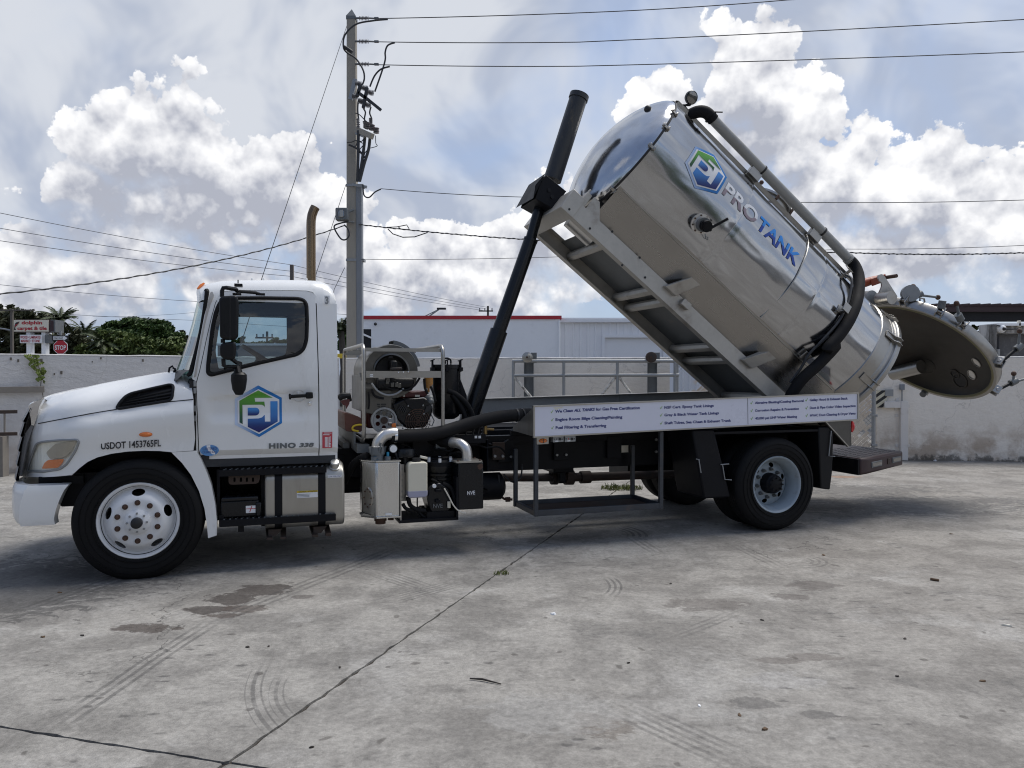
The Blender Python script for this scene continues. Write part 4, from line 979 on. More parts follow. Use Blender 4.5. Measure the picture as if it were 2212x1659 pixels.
def wire(name, pts, r, label, mat='wire', sag=0.0, twist=0.0, n=24, group=None):
    """pts: (pixel, distance) ends; a hanging cable between them"""
    P = [AT(p, d) for p, d in pts]; out = []
    for i in range(len(P) - 1):
        for k in range(n):
            t = k / n; q = P[i].lerp(P[i + 1], t); q.z -= sag * 4 * t * (1 - t); out.append(q)
    out.append(P[-1])
    o = obj(name, MB().tube(out, r, 6, caps=False), M[mat], label=label, category='wire')
    if twist:
        tw = MB(); m = (len(out) - 1) * 6
        for ph in (0.0,):
            pts2 = []
            for i in range(m + 1):
                s_ = i / m * (len(out) - 1); j = min(int(s_), len(out) - 2); q = out[j].lerp(out[j + 1], s_ - j); a = i * 0.9 + ph
                pts2.append(q + Vector((0, math.cos(a), math.sin(a))) * twist)
            tw.tube(pts2, r * .8, 5, caps=False)
        obj('wrapped_strand', tw, M[mat], o)
    if group: o['group'] = group
    return o
wire('power_line', [(c7(490, 93), 19.8), ((1330, 24.5), 19.3), ((1700, 0), 18.9), ((2600, -60), 18.0)], .011, 'uppermost power line leaving the pole to the right', sag=.02)
wire('power_line', [(c7(490, 210), 19.8), ((1250, 91), 19.4), ((2212, 42), 18.4), ((2600, 18), 18.0)], .011, 'second power line from the pole top going right', sag=.02)
wire('power_line', [(c7(490, 325), 19.8), ((1250, 143), 19.4), ((2212, 112), 18.6), ((2600, 92), 18.2)], .011, 'third power line from the pole top crossing above the tank', sag=.02)
wire('cable_line', [(c7(510, 948), 19.7), ((1140, 426), 19.6), ((1735, 437), 19.2), ((2212, 432), 18.8), ((2600, 424), 18.4)], .009, 'thin line from the pole riser passing behind the hoist bracket', sag=.03)
wire('cable_line', [((775, 485), 19.8), ((1200, 521), 19.6), ((1840, 546), 19.2), ((2212, 546), 18.9), ((2600, 540), 18.6)], .013, 'black wrapped line going right behind the tank', sag=.04, twist=.013)
wire('cable_line', [((780, 560), 19.8), ((1230, 554), 19.4), ((1830, 538), 18.8), ((2212, 530), 18.5), ((2600, 520), 18.2)], .007, 'lowest thin line from the pole to the right', sag=.03)
wire('cable_line', [((745, 487), 19.7), ((0, 635), 13.2), ((-500, 760), 11)], .012, 'black wrapped line sagging left from the floodlight', sag=.22, twist=.012)
wire('cable_loop', [(c7(540, 1142), 19.5), (c7(590, 1140), 19.5), (c7(640, 1130), 19.5), (c7(655, 1155), 19.5), (c7(610, 1150), 19.5), (c7(595, 1138), 19.5)], .012, 'loose cable loop beside the pole at the wrapped line', n=3)
wire('cable_loop', [(c7(545, 1150), 19.5), (c7(570, 1175), 19.5), (c7(620, 1192), 19.5), (c7(680, 1190), 19.5), (c7(745, 1168), 19.5)], .014, 'slack cable hanging under the wrapped line right of the pole', n=3)
wire('guy_wire', [(c7(345, 112), 19.8), ((566, 600), 14.2), ((520, 745), 13.4)], .008, 'long guy wire slanting down left from the pole top')
wire('guy_wire', [(c7(335, 925), 19.8), (c7(188, 1365), 17.3), ((640, 760), 16.9)], .008, 'short guy wire slanting left from the riser top')
wire('guy_wire', [(c7(328, 1345), 19.8), (c7(275, 1455), 19.0), ((712, 700), 18.4)], .008, 'lowest guy wire at the pole beside the cab')

# distant poles, lines and street light
def far_pole(px, ytop, d, label, hgt_px, arm=True, w=.15):
    t = AT((px, ytop), d); o = empty('distant_pole', (t.x, t.y, 0), label=label, category='pole')
    obj('shaft', MB().box((-w, -w, 0), (w, w, t.z)), M['wood'], o, smooth=False)
    if arm:
        obj('crossarm', MB().box((-.9, -.1, t.z - .55), (.5, .05, t.z - .43)), M['wood'], o, smooth=False)
        for x_ in (-.8, -.3, .4): obj('insulator', MB().cyl((x_, -.02, t.z - .43), (x_, -.02, t.z - .2), .06, 6), M['porcelain'], o)
    return o
far_pole(630.5, 572, 48, 'small distant pole seen just above the cab roof', 25, False, .10)
far_pole(1054, 661, 75, 'tiny distant pole above the red parapet', 18, True, .1)
far_pole(577, 716, 60, 'small distant pole seen through the cab windows', 18, True, .07)
sp_ = far_pole(*c8(128, 0)[:1], c8(128, 322)[1], 30, 'wooden street pole left of the red lettered shop sign', 0, False, .045)
obj('street_arm', MB().tube(spline([loc_ for loc_ in [Vector((-.05, 0, AT(c8(120, 555), 30).z)), Vector((-.6, 0, AT(c8(60, 530), 30).z)), Vector((-1.6, 0, AT(c8(0, 522), 30).z))]], 5, False), .035, 6), M['galv'], sp_)
obj('crossarm', MB().box((-.9, -.08, AT(c8(0, 342), 30).z), (.9, .02, AT(c8(0, 330), 30).z)), M['wood'], sp_, smooth=False)
st_ = empty('street_light', (AT((925, 0), 60).x, 60, 0), label='curved street light behind the white building roof', category='street light')
a = AT((922, 684), 60); obj('arm', MB().tube([Vector((0, 0, 0)), Vector((0, 0, a.z)), Vector((AT((948, 667), 60).x - st_.location.x, 0, AT((0, 668), 60).z))], .07, 8), M['galv'], st_)
obj('brace', MB().cyl((AT((915, 0), 60).x - st_.location.x, 0, AT((0, 684), 60).z), (AT((944, 0), 60).x - st_.location.x, 0, AT((0, 669.5), 60).z), .04, 6), M['galv'], st_)
l0 = AT((944, 667), 60) - st_.location; obj('lamp_head', MB().box((l0.x, -.2, l0.z - .06), (l0.x + .7, .2, l0.z + .08)), M['ink'], st_, bevel=.04)
for i, (ya_, yb_, lb) in enumerate(((460, 572, 'upper of three thin lines at left running to the small pole'), (493, 586, 'middle of three thin lines at left behind the cab roof'), (520, 597, 'lowest of three thin lines at left behind the cab roof'))):
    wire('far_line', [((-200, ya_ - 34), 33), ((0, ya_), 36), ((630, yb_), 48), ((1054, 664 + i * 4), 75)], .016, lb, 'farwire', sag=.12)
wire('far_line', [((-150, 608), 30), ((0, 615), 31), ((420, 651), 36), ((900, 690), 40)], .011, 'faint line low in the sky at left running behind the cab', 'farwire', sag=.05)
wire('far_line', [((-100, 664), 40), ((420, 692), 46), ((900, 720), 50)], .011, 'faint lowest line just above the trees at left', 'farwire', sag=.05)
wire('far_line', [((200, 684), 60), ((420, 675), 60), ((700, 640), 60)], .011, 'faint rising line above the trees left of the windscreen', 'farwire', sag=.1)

# ---------------------------------------------------------------- signs beyond the grey wall
sg = empty('shop_sign', (0, 0, 0), label='cream shop sign with red carpet and tile lettering on white posts', category='sign')
GD = 26.0
def gpix(x, y, dd=0.0): return AT(c8(x, y), GD + dd)
M['signcream'] = paint('lit_sign_cream', (0.68, 0.64, 0.54), 0.4, 0.04, 3); M['signred'] = paint('red_sign_letter', (0.42, 0.015, 0.03), 0.5, 0.05, 3)
def gbox(name, a, b, d0, d1, mat, par=sg, **k): A, B = gpix(*a), gpix(*b); return obj(name, MB().box((A.x, GD + d0, B.z), (B.x, GD + d1, A.z)), mat, par, smooth=False, **k)
gbox('cabinet', (146, 436), (548, 574), 0.02, .5, M['maroon'])
gbox('sign_face', (152, 442), (530, 568), -.01, .02, M['signcream'])
gbox('side_box', (552, 440), (602, 574), .0, .5, M['galvdark'])
gbox('side_box_face', (556, 448), (584, 566), -.01, 0, M['maroon'])
gbox('lower_panel', (220, 604), (458, 694), -.02, .06, M['label']); gbox('lower_side', (486, 606), (522, 694), .0, .3, M['galvdark'])
for xa, xb in ((270, 314), (434, 478)):
    A, B = gpix(xa, 575), gpix(xb, 575); obj('post', MB().box((A.x, GD + .08, 0), (B.x, GD + .3, A.z + .02)), M['bwhite'], sg, smooth=False)
def gtext(t, a, b, hpx, mat, name='lettering', bold=.03, off=-.02, par=sg, dd=0.0, shear=0):
    A, B = gpix(*a, dd), gpix(*b, dd); hh = abs(gpix(a[0], a[1] - hpx, dd).z - A.z)
    return obj(name, text_on(MB(), t, A, B, hh, (0, 0, 1), (0, -1, 0), -off, bold, shear), mat, par, smooth=False, fixn=False)
gtext('dolphin', (238, 489), (461, 489), 36, M['signred']); gtext('carpet & tile', (192, 550), (512, 550), 36, M['signred'])
gtext('WOOD \u2022 LAMINATES', (226, 645), (447, 645), 29, M['signred'], bold=.02, off=-.03); gtext('MARBLE \u2022 STONE', (233, 684), (440, 684), 27, M['signred'], bold=.02, off=-.03)
fish = [(162, 508), (170, 480), (185, 467), (200, 466), (216, 458), (208, 480), (196, 492), (188, 500), (190, 508), (180, 506), (172, 520), (168, 536), (182, 546), (162, 556), (156, 545), (160, 526)]
def gflat(poly, mat, off): pts = [gpix(*p) for p in poly]; return MB().add([(q.x, GD + off, q.z) for q in pts], [tuple(range(len(pts)))])
obj('fish_emblem', gflat(fish, None, -.025), M['ink'], sg, smooth=False, fixn=False)
obj('fish_emblem_belly', gflat([(166, 508), (176, 494), (200, 484), (212, 466), (209, 478), (194, 494), (176, 508), (168, 524)], None, -.03), M['signred'], sg, smooth=False, fixn=False)
GD = 24.0
sn = empty('stop_sign', (0, 0, 0), label='red octagonal stop sign under a one way arrow plate above the wall', category='sign')
C_ = gpix(659, 737); rr_ = abs(gpix(735, 737).x - C_.x)
def octo(r, y): return [(C_.x + r / math.cos(R(22.5)) * math.cos(R(22.5 + 45 * i)), y, C_.z + r / math.cos(R(22.5)) * math.sin(R(22.5 + 45 * i))) for i in range(8)]
def plate(r, y0, y1): v = octo(r, y0) + octo(r, y1); return MB().add(v, [tuple(range(8)), tuple(range(15, 7, -1))] + [(i, (i + 1) % 8, 8 + (i + 1) % 8, 8 + i) for i in range(8)])
obj('plate_edge', plate(rr_, GD, GD + .01), M['label'], sg, smooth=False); obj('plate_face', plate(rr_ * .93, GD - .004, GD), M['signred'], sg, smooth=False)
gtext('STOP', (600, 766), (720, 766), 47, M['label'], par=sn if False else sg if False else sn, off=-.012, bold=.02)
for o_ in list(sg.children):
    if o_.name.startswith('plate_'): o_.parent = sn
gbox('arrow_plate', (566, 610), (742, 668), 0, .012, M['ink'], sn)
arrow = [(580, 622), (694, 622), (694, 612), (735, 640), (694, 666), (694, 656), (580, 656)]
obj('arrow', gflat(arrow, None, -.006), M['label'], sn, smooth=False, fixn=False)
gtext('ONE WAY', (586, 649), (688, 649), 18, M['ink'], par=sn, off=-.014, bold=.01)
q = gpix(655, 668); obj('post', MB().box((q.x - .03, GD + .015, 0), (q.x + .03, GD + .06, q.z + .3)), M['galv'], sn, smooth=False)

# ---------------------------------------------------------------- trees
M['leaf_dark'] = leafmat('dark_broad_leaf', (0.016, 0.038, 0.008), (0.075, 0.125, 0.028)); M['leaf_mid'] = leafmat('mid_green_leaf', (0.036, 0.062, 0.014), (0.13, 0.165, 0.04)); M['leaf_olive'] = leafmat('olive_leaf', (0.034, 0.04, 0.018), (0.10, 0.10, 0.05))
M['frond'] = leafmat('palm_frond', (0.03, 0.042, 0.018), (0.075, 0.095, 0.04)); M['bark'] = paint('grey_bark', (0.10, 0.085, 0.07), 0.95, 0.25, 5, stretch=(1, 1, .3))
def crown_tree(name, px, d, blobs_, nleaf, size, mat, label, trunk=True, cat='tree', seed=1):
    """blobs: (x,y,rx,ry) in photo units on the plane at distance d"""
    rr = random.Random(seed); b0_ = AT((px, 808), d); root = empty(name, (b0_.x, b0_.y, 0), label=label, category=cat); mb = MB()
    cs = []
    for (bx, by, rx, ry) in blobs_:
        c = AT((bx, by), d) - Vector(root.location); cs.append((c, rx / FPX * d, ry / FPX * d))
    tot = sum(a * b for _, a, b in cs)
    for c, rx, rz_ in cs:
        n = int(nleaf * 2.2 * rx * rz_ / tot); sub = [(rr.gauss(0, .58), rr.gauss(0, .58), rr.gauss(0, .52)) for _ in range(max(7, min(26, n // 160)))]
        for _ in range(n):
            s0 = rr.choice(sub); v = Vector((s0[0] + rr.gauss(0, .15), s0[1] + rr.gauss(0, .15), s0[2] + rr.gauss(0, .17)))
            if v.length > 1.15: v = v.normalized() * rr.uniform(.7, 1.2)
            q = c + Vector((v.x * rx, v.y * rx * .8, v.z * rz_)); s_ = size * .62 * rr.uniform(.6, 1.3)
            if q.z < .2: continue
            nx = Vector((rr.uniform(-1, 1), rr.uniform(-1, 1), rr.uniform(-.2, 1))).normalized(); a = nx.orthogonal().normalized() * s_; b = nx.cross(a).normalized() * s_ * .55
            mb.add([q - a, q + b, q + a, q - b], [(0, 1, 2, 3)])
    obj('crown', mb, mat, root, smooth=False, fixn=False)
    if trunk:
        t = MB(); h_ = max(c.z for c, _, _ in cs) * .75; t.tube([(0, 0, 0), (.1, 0, h_ * .5), (0, .1, h_)], [.3, .22, .1], 8)
        for c, rx, rz_ in cs: t.tube([Vector((.05, 0, h_ * .45)), Vector((.05, 0, h_ * .45)).lerp(c, .6) + Vector((0, 0, .2)), c], [.14, .1, .04], 6)
        obj('trunk', t, M['bark'], root)
    return root
def palm(name, px, ptop, d, nf, L, label, seed=1, droop=1.0, trunk_r=.14):
    rr = random.Random(seed); t = AT((px, ptop), d); root = empty(name, (t.x, t.y, 0), label=label, category='palm tree')
    H_ = t.z; obj('trunk', MB().tube([(0, 0, 0), (.15, 0, H_ * .5), (0, 0, H_)], [trunk_r * 1.3, trunk_r, trunk_r * .8], 8), M['bark'], root)
    mb = MB()
    for i in range(nf):
        a = i * 2.4 + rr.uniform(-.3, .3); el = rr.uniform(-.1, 1.25); l = L * rr.uniform(.75, 1.1); pts = []
        d0_ = Vector((math.cos(a) * math.cos(el), math.sin(a) * math.cos(el), math.sin(el)))
        p = Vector((0, 0, H_)); dd = d0_.copy()
        for k in range(9): pts.append(p.copy()); p = p + dd * (l / 8); dd = (dd + Vector((0, 0, -.16 * droop))).normalized()
        mb.tube(pts, [.025 * (1 - k / 9) + .004 for k in range(9)], 4, caps=False)
        for k in range(1, 9):
            for h in range(3):
                q = pts[k - 1].lerp(pts[k], h / 3); tg = (pts[k] - pts[k - 1]).normalized(); sd = tg.cross(Vector((0, 0, 1))).normalized()
                ll = l * .24 * math.sin(min(1, (k + h / 3) / 8.5) * 2.7 + .25)
                for sg_ in (-1, 1):
                    e_ = q + (sd * sg_ * .75 + tg * .55 + Vector((0, 0, -.45 * rr.uniform(.5, 1.4)))) * ll; w_ = tg * .04
                    mb.add([q - w_, q + w_, e_], [(0, 1, 2)])
    obj('crown', mb, M['frond'], root, smooth=False, fixn=False); return root
crown_tree('broadleaf_tree', 40, 42, [(5, 664, 22, 12), (50, 684, 46, 16), (88, 692, 24, 16), (40, 705, 60, 22), (20, 725, 60, 45), (75, 735, 50, 40), (30, 770, 70, 35)], 9000, .20, M['leaf_olive'], 'large grey green tree behind the shop sign at far left', seed=2)
palm('palm_tree', 131, 693, 40, 26, 1.25, 'tall windblown palm just right of the shop sign', 3, 1.0)
palm('palm_tree', 183, 724, 52, 18, 1.5, 'small shaggy palm between the tall palm and the bushy trees', 4, 1.1)
palm('palm_tree', 205, 726, 58, 16, 1.5, 'thin distant palm in the gap right of the stop sign', 8, 1.1)
crown_tree('bushy_tree', 160, 44, [(150, 735, 40, 25), (170, 760, 50, 22), (120, 755, 40, 30)], 4500, .17, M['leaf_olive'], 'low tangled bush behind the stop sign', False, 'bush', seed=4)
crown_tree('broadleaf_tree', 300, 46, [(300, 706, 60, 17), (340, 714, 30, 20), (255, 716, 38, 20), (300, 725, 80, 22), (350, 735, 25, 15), (225, 720, 10, 12)], 11000, .19, M['leaf_dark'], 'dark broad domed tree rising highest between sign and cab', seed=5)
crown_tree('bushy_tree', 270, 40, [(240, 740, 50, 22), (300, 745, 60, 22), (355, 748, 40, 20), (270, 765, 90, 18), (205, 755, 35, 20)], 11000, .16, M['leaf_mid'], 'mid green bushy trees below the dark domed tree', seed=6)
crown_tree('bushy_tree', 390, 50, [(383, 728, 16, 16), (395, 745, 30, 20), (410, 760, 40, 16)], 3500, .2, M['leaf_olive'], 'grey green tree right beside the windscreen', seed=7)
palm('palm_tree', 222, 745, 39, 20, 1.3, 'low fan palm in front of the bushy trees', 9, 1.3)
palm('palm_tree', 737, 716, 42, 26, 1.5, 'dark palm between the cab and the concrete pole', 10, 1.2, .2)
crown_tree('bushy_tree', 745, 45, [(728, 710, 8, 12), (742, 730, 12, 22), (740, 755, 16, 16)], 2200, .16, M['leaf_dark'], 'dark bush behind the palm between cab and pole', False, 'bush', seed=12)
crown_tree('bushy_tree', 790, 40, [(790, 725, 14, 14), (790, 745, 16, 14)], 1500, .14, M['leaf_mid'], 'bush seen through the window recess left of the white building', False, 'bush', seed=13)
crown_tree('bushy_tree', 2125, 24, [(q2(1470, 725)[0], q2(1470, 725)[1], 10, 5), (q2(1400, 760)[0], q2(1400, 760)[1], 12, 8)], 500, .06, M['leaf_mid'], 'small green bush top beside the weathered building', False, 'bush', seed=14)
crown_tree('bushy_tree', 560, 55, [(520, 738, 16, 9), (560, 742, 30, 6), (600, 739, 20, 8), (640, 742, 30, 12), (570, 760, 70, 14)], 4000, .2, M['leaf_mid'], 'green bushes seen through both cab windows', False, 'bush', seed=15)
fb_ = empty('flat_building', (0, 0, 0), label='pale flat roofed building seen low through both cab windows', category='building')
a, b = AT((470, 742), 45), AT((619, 762), 45)
obj('wall', MB().box((a.x, 45, 0), (b.x, 52, a.z - .12)), M['conduit'], fb_, smooth=False); obj('roof_edge', MB().box((a.x - .1, 44.9, a.z - .12), (b.x + .1, 52.1, a.z)), M['bwhite'], fb_, smooth=False)

# ================================================================ the tank truck
truck = empty('tank_truck', ORG, PSI, label='white cab vacuum tank truck with its stainless tank tipped up and rear lid open', category='truck')
VW = 2.40                                                  # overall width; mid line at v = 1.2
def sp(px, v=0.1): s = S(px, v); return (s.x, s.z)
def poly(fn, pts, v=0.1): return [sp(fn(*p), v) for p in pts]
def smst(x, a, b):
    t = max(0.0, min(1.0, (x - a) / (b - a))); return t * t * (3 - 2 * t)
def interp(x, pts):
    pts = sorted(pts)
    if x <= pts[0][0]: return pts[0][1]
    for (xa, ya), (xb, yb) in zip(pts, pts[1:]):
        if x <= xb: return ya + (yb - ya) * (x - xa) / (xb - xa)
    return pts[-1][1]

# ---------------------------------------------------------------- chassis
mb = MB()
for v0, v1 in ((.78, .80), (1.60, 1.62)): mb.box((-.75, v0, .70), (7.66, v1, 1.00))
for v0, v1 in ((.80, .87), (1.53, 1.60)): mb.box((-.75, v0, .70), (7.66, v1, .712)); mb.box((-.75, v0, .988), (7.66, v1, 1.00))
for u in (-.6, .9, 2.0, 3.3, 4.6, 5.6, 7.3): mb.box((u, .805, .74), (u + .08, 1.595, .96))
obj('chassis_frame', mb, M['black'], truck, smooth=False)
obj('subframe', MB().box((1.9, .74, 1.003), (7.7, .84, 1.09)).box((1.9, 1.56, 1.003), (7.7, 1.66, 1.09)), M['black'], truck, bevel=.004, smooth=False)
mb = MB()
for u in (3.45, 4.1, 4.75): obj('frame_plate', MB().box((u, .735, .80), (u + .18, .777, 1.05)), M['black'], truck, bevel=.004)
mb = MB()
for u in (3.48, 3.59, 4.13, 4.24): obj('frame_bolt', MB().cyl((u, .735, .86), (u, .715, .86), .014, 8), M['galv'], truck)
mb = MB(); mb.box((4.85, .745, .86), (5.02, .752, .94)); obj('frame_label', mb, M['cream'], truck, smooth=False)
obj('gearbox_and_shade_fill', MB().box((-.5, .86, .32), (.55, 1.52, .69)).box((.55, .95, .36), (1.5, 1.45, .69)).box((1.5, 1.0, .5), (2.9, 1.4, .69)), M['black'], truck, bevel=.04)  # engine and gearbox blocks, set low to deepen the shade underneath
obj('far_dark_block', MB().box((.45, 1.68, .30), (1.75, 2.3, .92)), M['black'], truck, bevel=.05)  # unseen block added to darken the space under the cab
obj('dark_fill_panel', MB().box((.40, .70, .42), (1.80, .76, .93)).box((1.80, .84, .705), (3.3, 1.55, .98)), M['black'], truck, smooth=False)  # black panels added as dark fill under the cab
ds = MB(); zd_ = .53
ds.cyl((2.9, 1.2, .60), (4.25, 1.2, .545), .048, 16).cyl((4.25, 1.2, .545), (4.32, 1.2, .54), .085, 16).cyl((4.32, 1.2, .54), (4.42, 1.2, .54), .07, 14).cyl((4.42, 1.2, .54), (4.52, 1.2, .535), .09, 16).cyl((4.62, 1.2, .53), (4.74, 1.2, .53), .075, 16).cyl((4.52, 1.2, .535), (6.3, 1.2, .51), .052, 16)
obj('drive_shaft', ds, M['rust'], truck)
obj('carrier_bearing', MB().box((4.2, 1.0, .62), (4.45, 1.4, .70)).box((4.28, 1.02, .5), (4.36, 1.1, .64)).box((4.28, 1.3, .5), (4.36, 1.38, .64)), M['black'], truck, bevel=.01)
obj('air_tank', MB().cyl((3.28, .55, .53), (3.28, 1.15, .53), .01).tube([(3.10, .85, .53), (3.13, .85, .53), (3.5, .85, .53), (3.54, .85, .53)], [.10, .15, .15, .10], 24), M['black'], truck)
obj('drain_valve', MB().tube([(3.5, .83, .42), (3.54, .8, .39), (3.62, .76, .385)], .014, 8).box((3.55, .77, .36), (3.6, .8, .41)), M['nut'], truck)
ax = MB(); ax.tube([(6.52, .5, .52), (6.52, .8, .52), (6.52, 1.0, .54), (6.52, 1.2, .56), (6.52, 1.4, .54), (6.52, 1.6, .52), (6.52, 1.9, .52)], [.07, .08, .15, .22, .15, .08, .07], 20)
obj('rear_axle', ax, M['black'], truck)
obj('front_axle', MB().tube([(0, .2, .5), (0, .45, .42), (0, 1.95, .42), (0, 2.2, .5)], .06, 10), M['black'], truck)
mb = MB()
for v in (.72, 1.64):
    for k in range(5): mb.bar((5.75 + k * .1, v, .62 + .022 * k + .02), (7.25 - k * .1, v, .62 + .022 * k + .02), .075, .02)
    mb.box((6.42, v - .05, .45), (6.62, v + .05, .62)).box((5.7, v - .04, .6), (5.8, v + .04, .8)).box((7.2, v - .04, .6), (7.3, v + .04, .8))
obj('leaf_spring', mb, M['black'], truck, smooth=False)
mb = MB()
for v in (.62, 1.78):
    for k in range(4): mb.bar((-.7 + k * .12, v, .58 + .02 * k), (.8 - k * .12, v, .58 + .02 * k), .07, .018)
obj('leaf_spring', mb, M['black'], truck, smooth=False)
mb = MB()
for k in range(4): mb.cyl((5.95 + .06 * k, .70, .96 - .1 * (k % 2)), (5.95 + .06 * k, .66, .96 - .1 * (k % 2)), .016, 8)
for u in (5.36, 5.42):
    for z in (.86, 1.0): mb.cyl((u, .72, z), (u, .70, z), .016, 8)
obj('frame_bolt', mb, M['galv'], truck, kind='stuff')
obj('brake_chamber', MB().cyl((5.98, .55, .50), (5.84, .55, .50), .09, 18).cyl((5.84, .55, .5), (5.80, .55, .5), .05, 12), M['black'], truck)

# ---------------------------------------------------------------- wheels
TYRE = [(.292, .045), (.302, .022), (.32, .012), (.345, .010), (.39, .0), (.44, -.006), (.475, .006), (.50, .022), (.515, .045), (.522, .06)]
def tyre_mesh():
    prof = list(TYRE)
    for a in (.085, .125, .165, .205): prof += [(.524, a - .009), (.524, a - .004), (.512, a - .003), (.512, a + .003), (.524, a + .004), (.524, a + .009)]
    prof += [(r, .28 - h) for r, h in TYRE[::-1]]
    return MB().lathe(prof, (0, 0, 0), 'y', 72)
def tyre_side(mb):
    for r in (.355, .405, .455): mb.lathe([(r - .004, .004), (r, -.008 if r < .42 else -.010), (r + .004, .004)], (0, 0, 0), 'y', 72)
    return mb
M['tyre'] = paint('tyre_rubber', (0.008, 0.008, 0.0085), 0.7, 0.25, 5, dirt=(0.02, 0.019, 0.018), dirt_amt=0.2, spec=0.2, bmp=0.1, bscale=40)
def disc_sheet(mb, prof, r0, r1, holes, step=.022):
    ring = lambda r, n: [(r * math.cos(2 * math.pi * i / n), r * math.sin(2 * math.pi * i / n)) for i in range(n)]
    hs = [ring(r0, 40)] if r0 else []
    for ang, rad, ma, mi_ in holes:
        c = Vector((rad * math.cos(ang), rad * math.sin(ang))); t = Vector((-math.sin(ang), math.cos(ang))); n_ = Vector((math.cos(ang), math.sin(ang)))
        hs.append([tuple(c + t * ma * math.cos(2 * math.pi * i / 18) + n_ * mi_ * math.sin(2 * math.pi * i / 18)) for i in range(18)])
    return sheet(mb, ring(r1, 72), hs, step, lambda x, y: (x, interp(math.hypot(x, y), prof), y), lip=None)
def lugs(parent, n, rad, v, r, l, mat, off=0.0):
    me = None
    for i in range(n):
        a = 2 * math.pi * (i + off) / n
        if me is None:
            o = obj('lug_nut', MB().cyl((0, 0, 0), (0, -l, 0), r, 6).cyl((0, -l, 0), (0, -l * 1.6, 0), r * .55, 8).cyl((0, .002, 0), (0, -l * .3, 0), r * 1.25, 10), mat, parent, smooth=False); me = o.data
        else:
            o = bpy.data.objects.new('lug_nut', me); COL.objects.link(o); o.parent = parent
        o.location = (rad * math.cos(a), v, rad * math.sin(a))
def front_wheel(u, v, z, flip=False):
    w = empty('front_wheel', (u, v, z), math.pi if flip else 0, truck)
    ty = obj('tyre', tyre_side(tyre_mesh()), M['tyre'], w)
    rim = MB().lathe([(.292, .05), (.322, .022), (.328, .012), (.322, .004), (.308, .008), (.298, .03), (.288, .062), (.278, .07)], (0, 0, 0), 'y', 72)
    rim.lathe([(.278, .07), (.27, .12), (.27, .24)], (0, 0, 0), 'y', 60)
    disc_sheet(rim, [(.1, -.055), (.115, -.045), (.20, -.042), (.215, -.03), (.245, .012), (.265, .05), (.28, .071)], .10, .278, [(R(90 + 72 * k), .243, .052, .026) for k in range(5)])
    obj('rim', rim, M['wheelwhite'], w, angle=50)
    obj('hub', MB().lathe([(0.0, -.125), (.03, -.125), (.042, -.118), (.045, -.09), (.062, -.088), (.085, -.075), (.104, -.06), (.106, -.03)], (0, 0, 0), 'y', 40), M['wheelwhite'], w)
    obj('hub_cap', MB().lathe([(0, -.140), (.03, -.139), (.044, -.13), (.047, -.09)], (0, 0, 0), 'y', 24), M['ink'], w)
    for k in range(8): a = 2 * math.pi * k / 8; obj('hub_bolt', MB().cyl((.078 * math.cos(a), -.07, .078 * math.sin(a)), (.078 * math.cos(a), -.095, .078 * math.sin(a)), .009, 6), M['galv'], w, smooth=False)
    lugs(w, 10, .1625, -.042, .019, .022, M['nut'], .5)
    obj('brake_drum', MB().lathe([(0, .2), (.22, .19), (.23, .12), (.23, .27), (0, .27)], (0, 0, 0), 'y', 30), M['ink'], w)
    return w
ZF = .505
front_wheel(0, .01, ZF)
front_wheel(0, VW - .01, ZF, True)
def rear_wheel(u, v, z, flip=False):
    w = empty('rear_wheel', (u, v, z), math.pi if flip else 0, truck)
    obj('outer_tyre', tyre_side(tyre_mesh()), M['tyre'], w)
    o = obj('inner_tyre', tyre_mesh(), M['tyre'], w); o.location.y = .33
    rim = MB().lathe([(.292, .05), (.318, .022), (.322, .012), (.316, .004), (.302, .010), (.294, .03), (.285, .05), (.262, .09), (.255, .13), (.252, .19)], (0, 0, 0), 'y', 72)
    disc_sheet(rim, [(.10, .165), (.19, .17), (.22, .185), (.255, .195)], .10, .253, [(R(18 + 60 * k), .208, .032, .026) for k in range(6)])
    obj('rim', rim, M['wheelgrey'], w, angle=50)
    obj('hub', MB().lathe([(0, .02), (.07, .022), (.085, .03), (.092, .05), (.105, .06), (.115, .10), (.118, .165)], (0, 0, 0), 'y', 32), M['black'], w)
    for k in range(8): a = 2 * math.pi * k / 8; obj('hub_bolt', MB().cyl((.072 * math.cos(a), .022, .072 * math.sin(a)), (.072 * math.cos(a), .006, .072 * math.sin(a)), .010, 6), M['black'], w, smooth=False)
    lugs(w, 10, .160, .165, .018, .035, M['galvdark'], .25)
    obj('inner_rim', MB().lathe([(.25, .2), (.29, .33), (.29, .5), (0, .5)], (0, 0, 0), 'y', 40), M['ink'], w)
    return w
UR, ZR = 6.50, .52
rear_wheel(UR, .0, ZR)
rear_wheel(UR, VW, ZR, True)

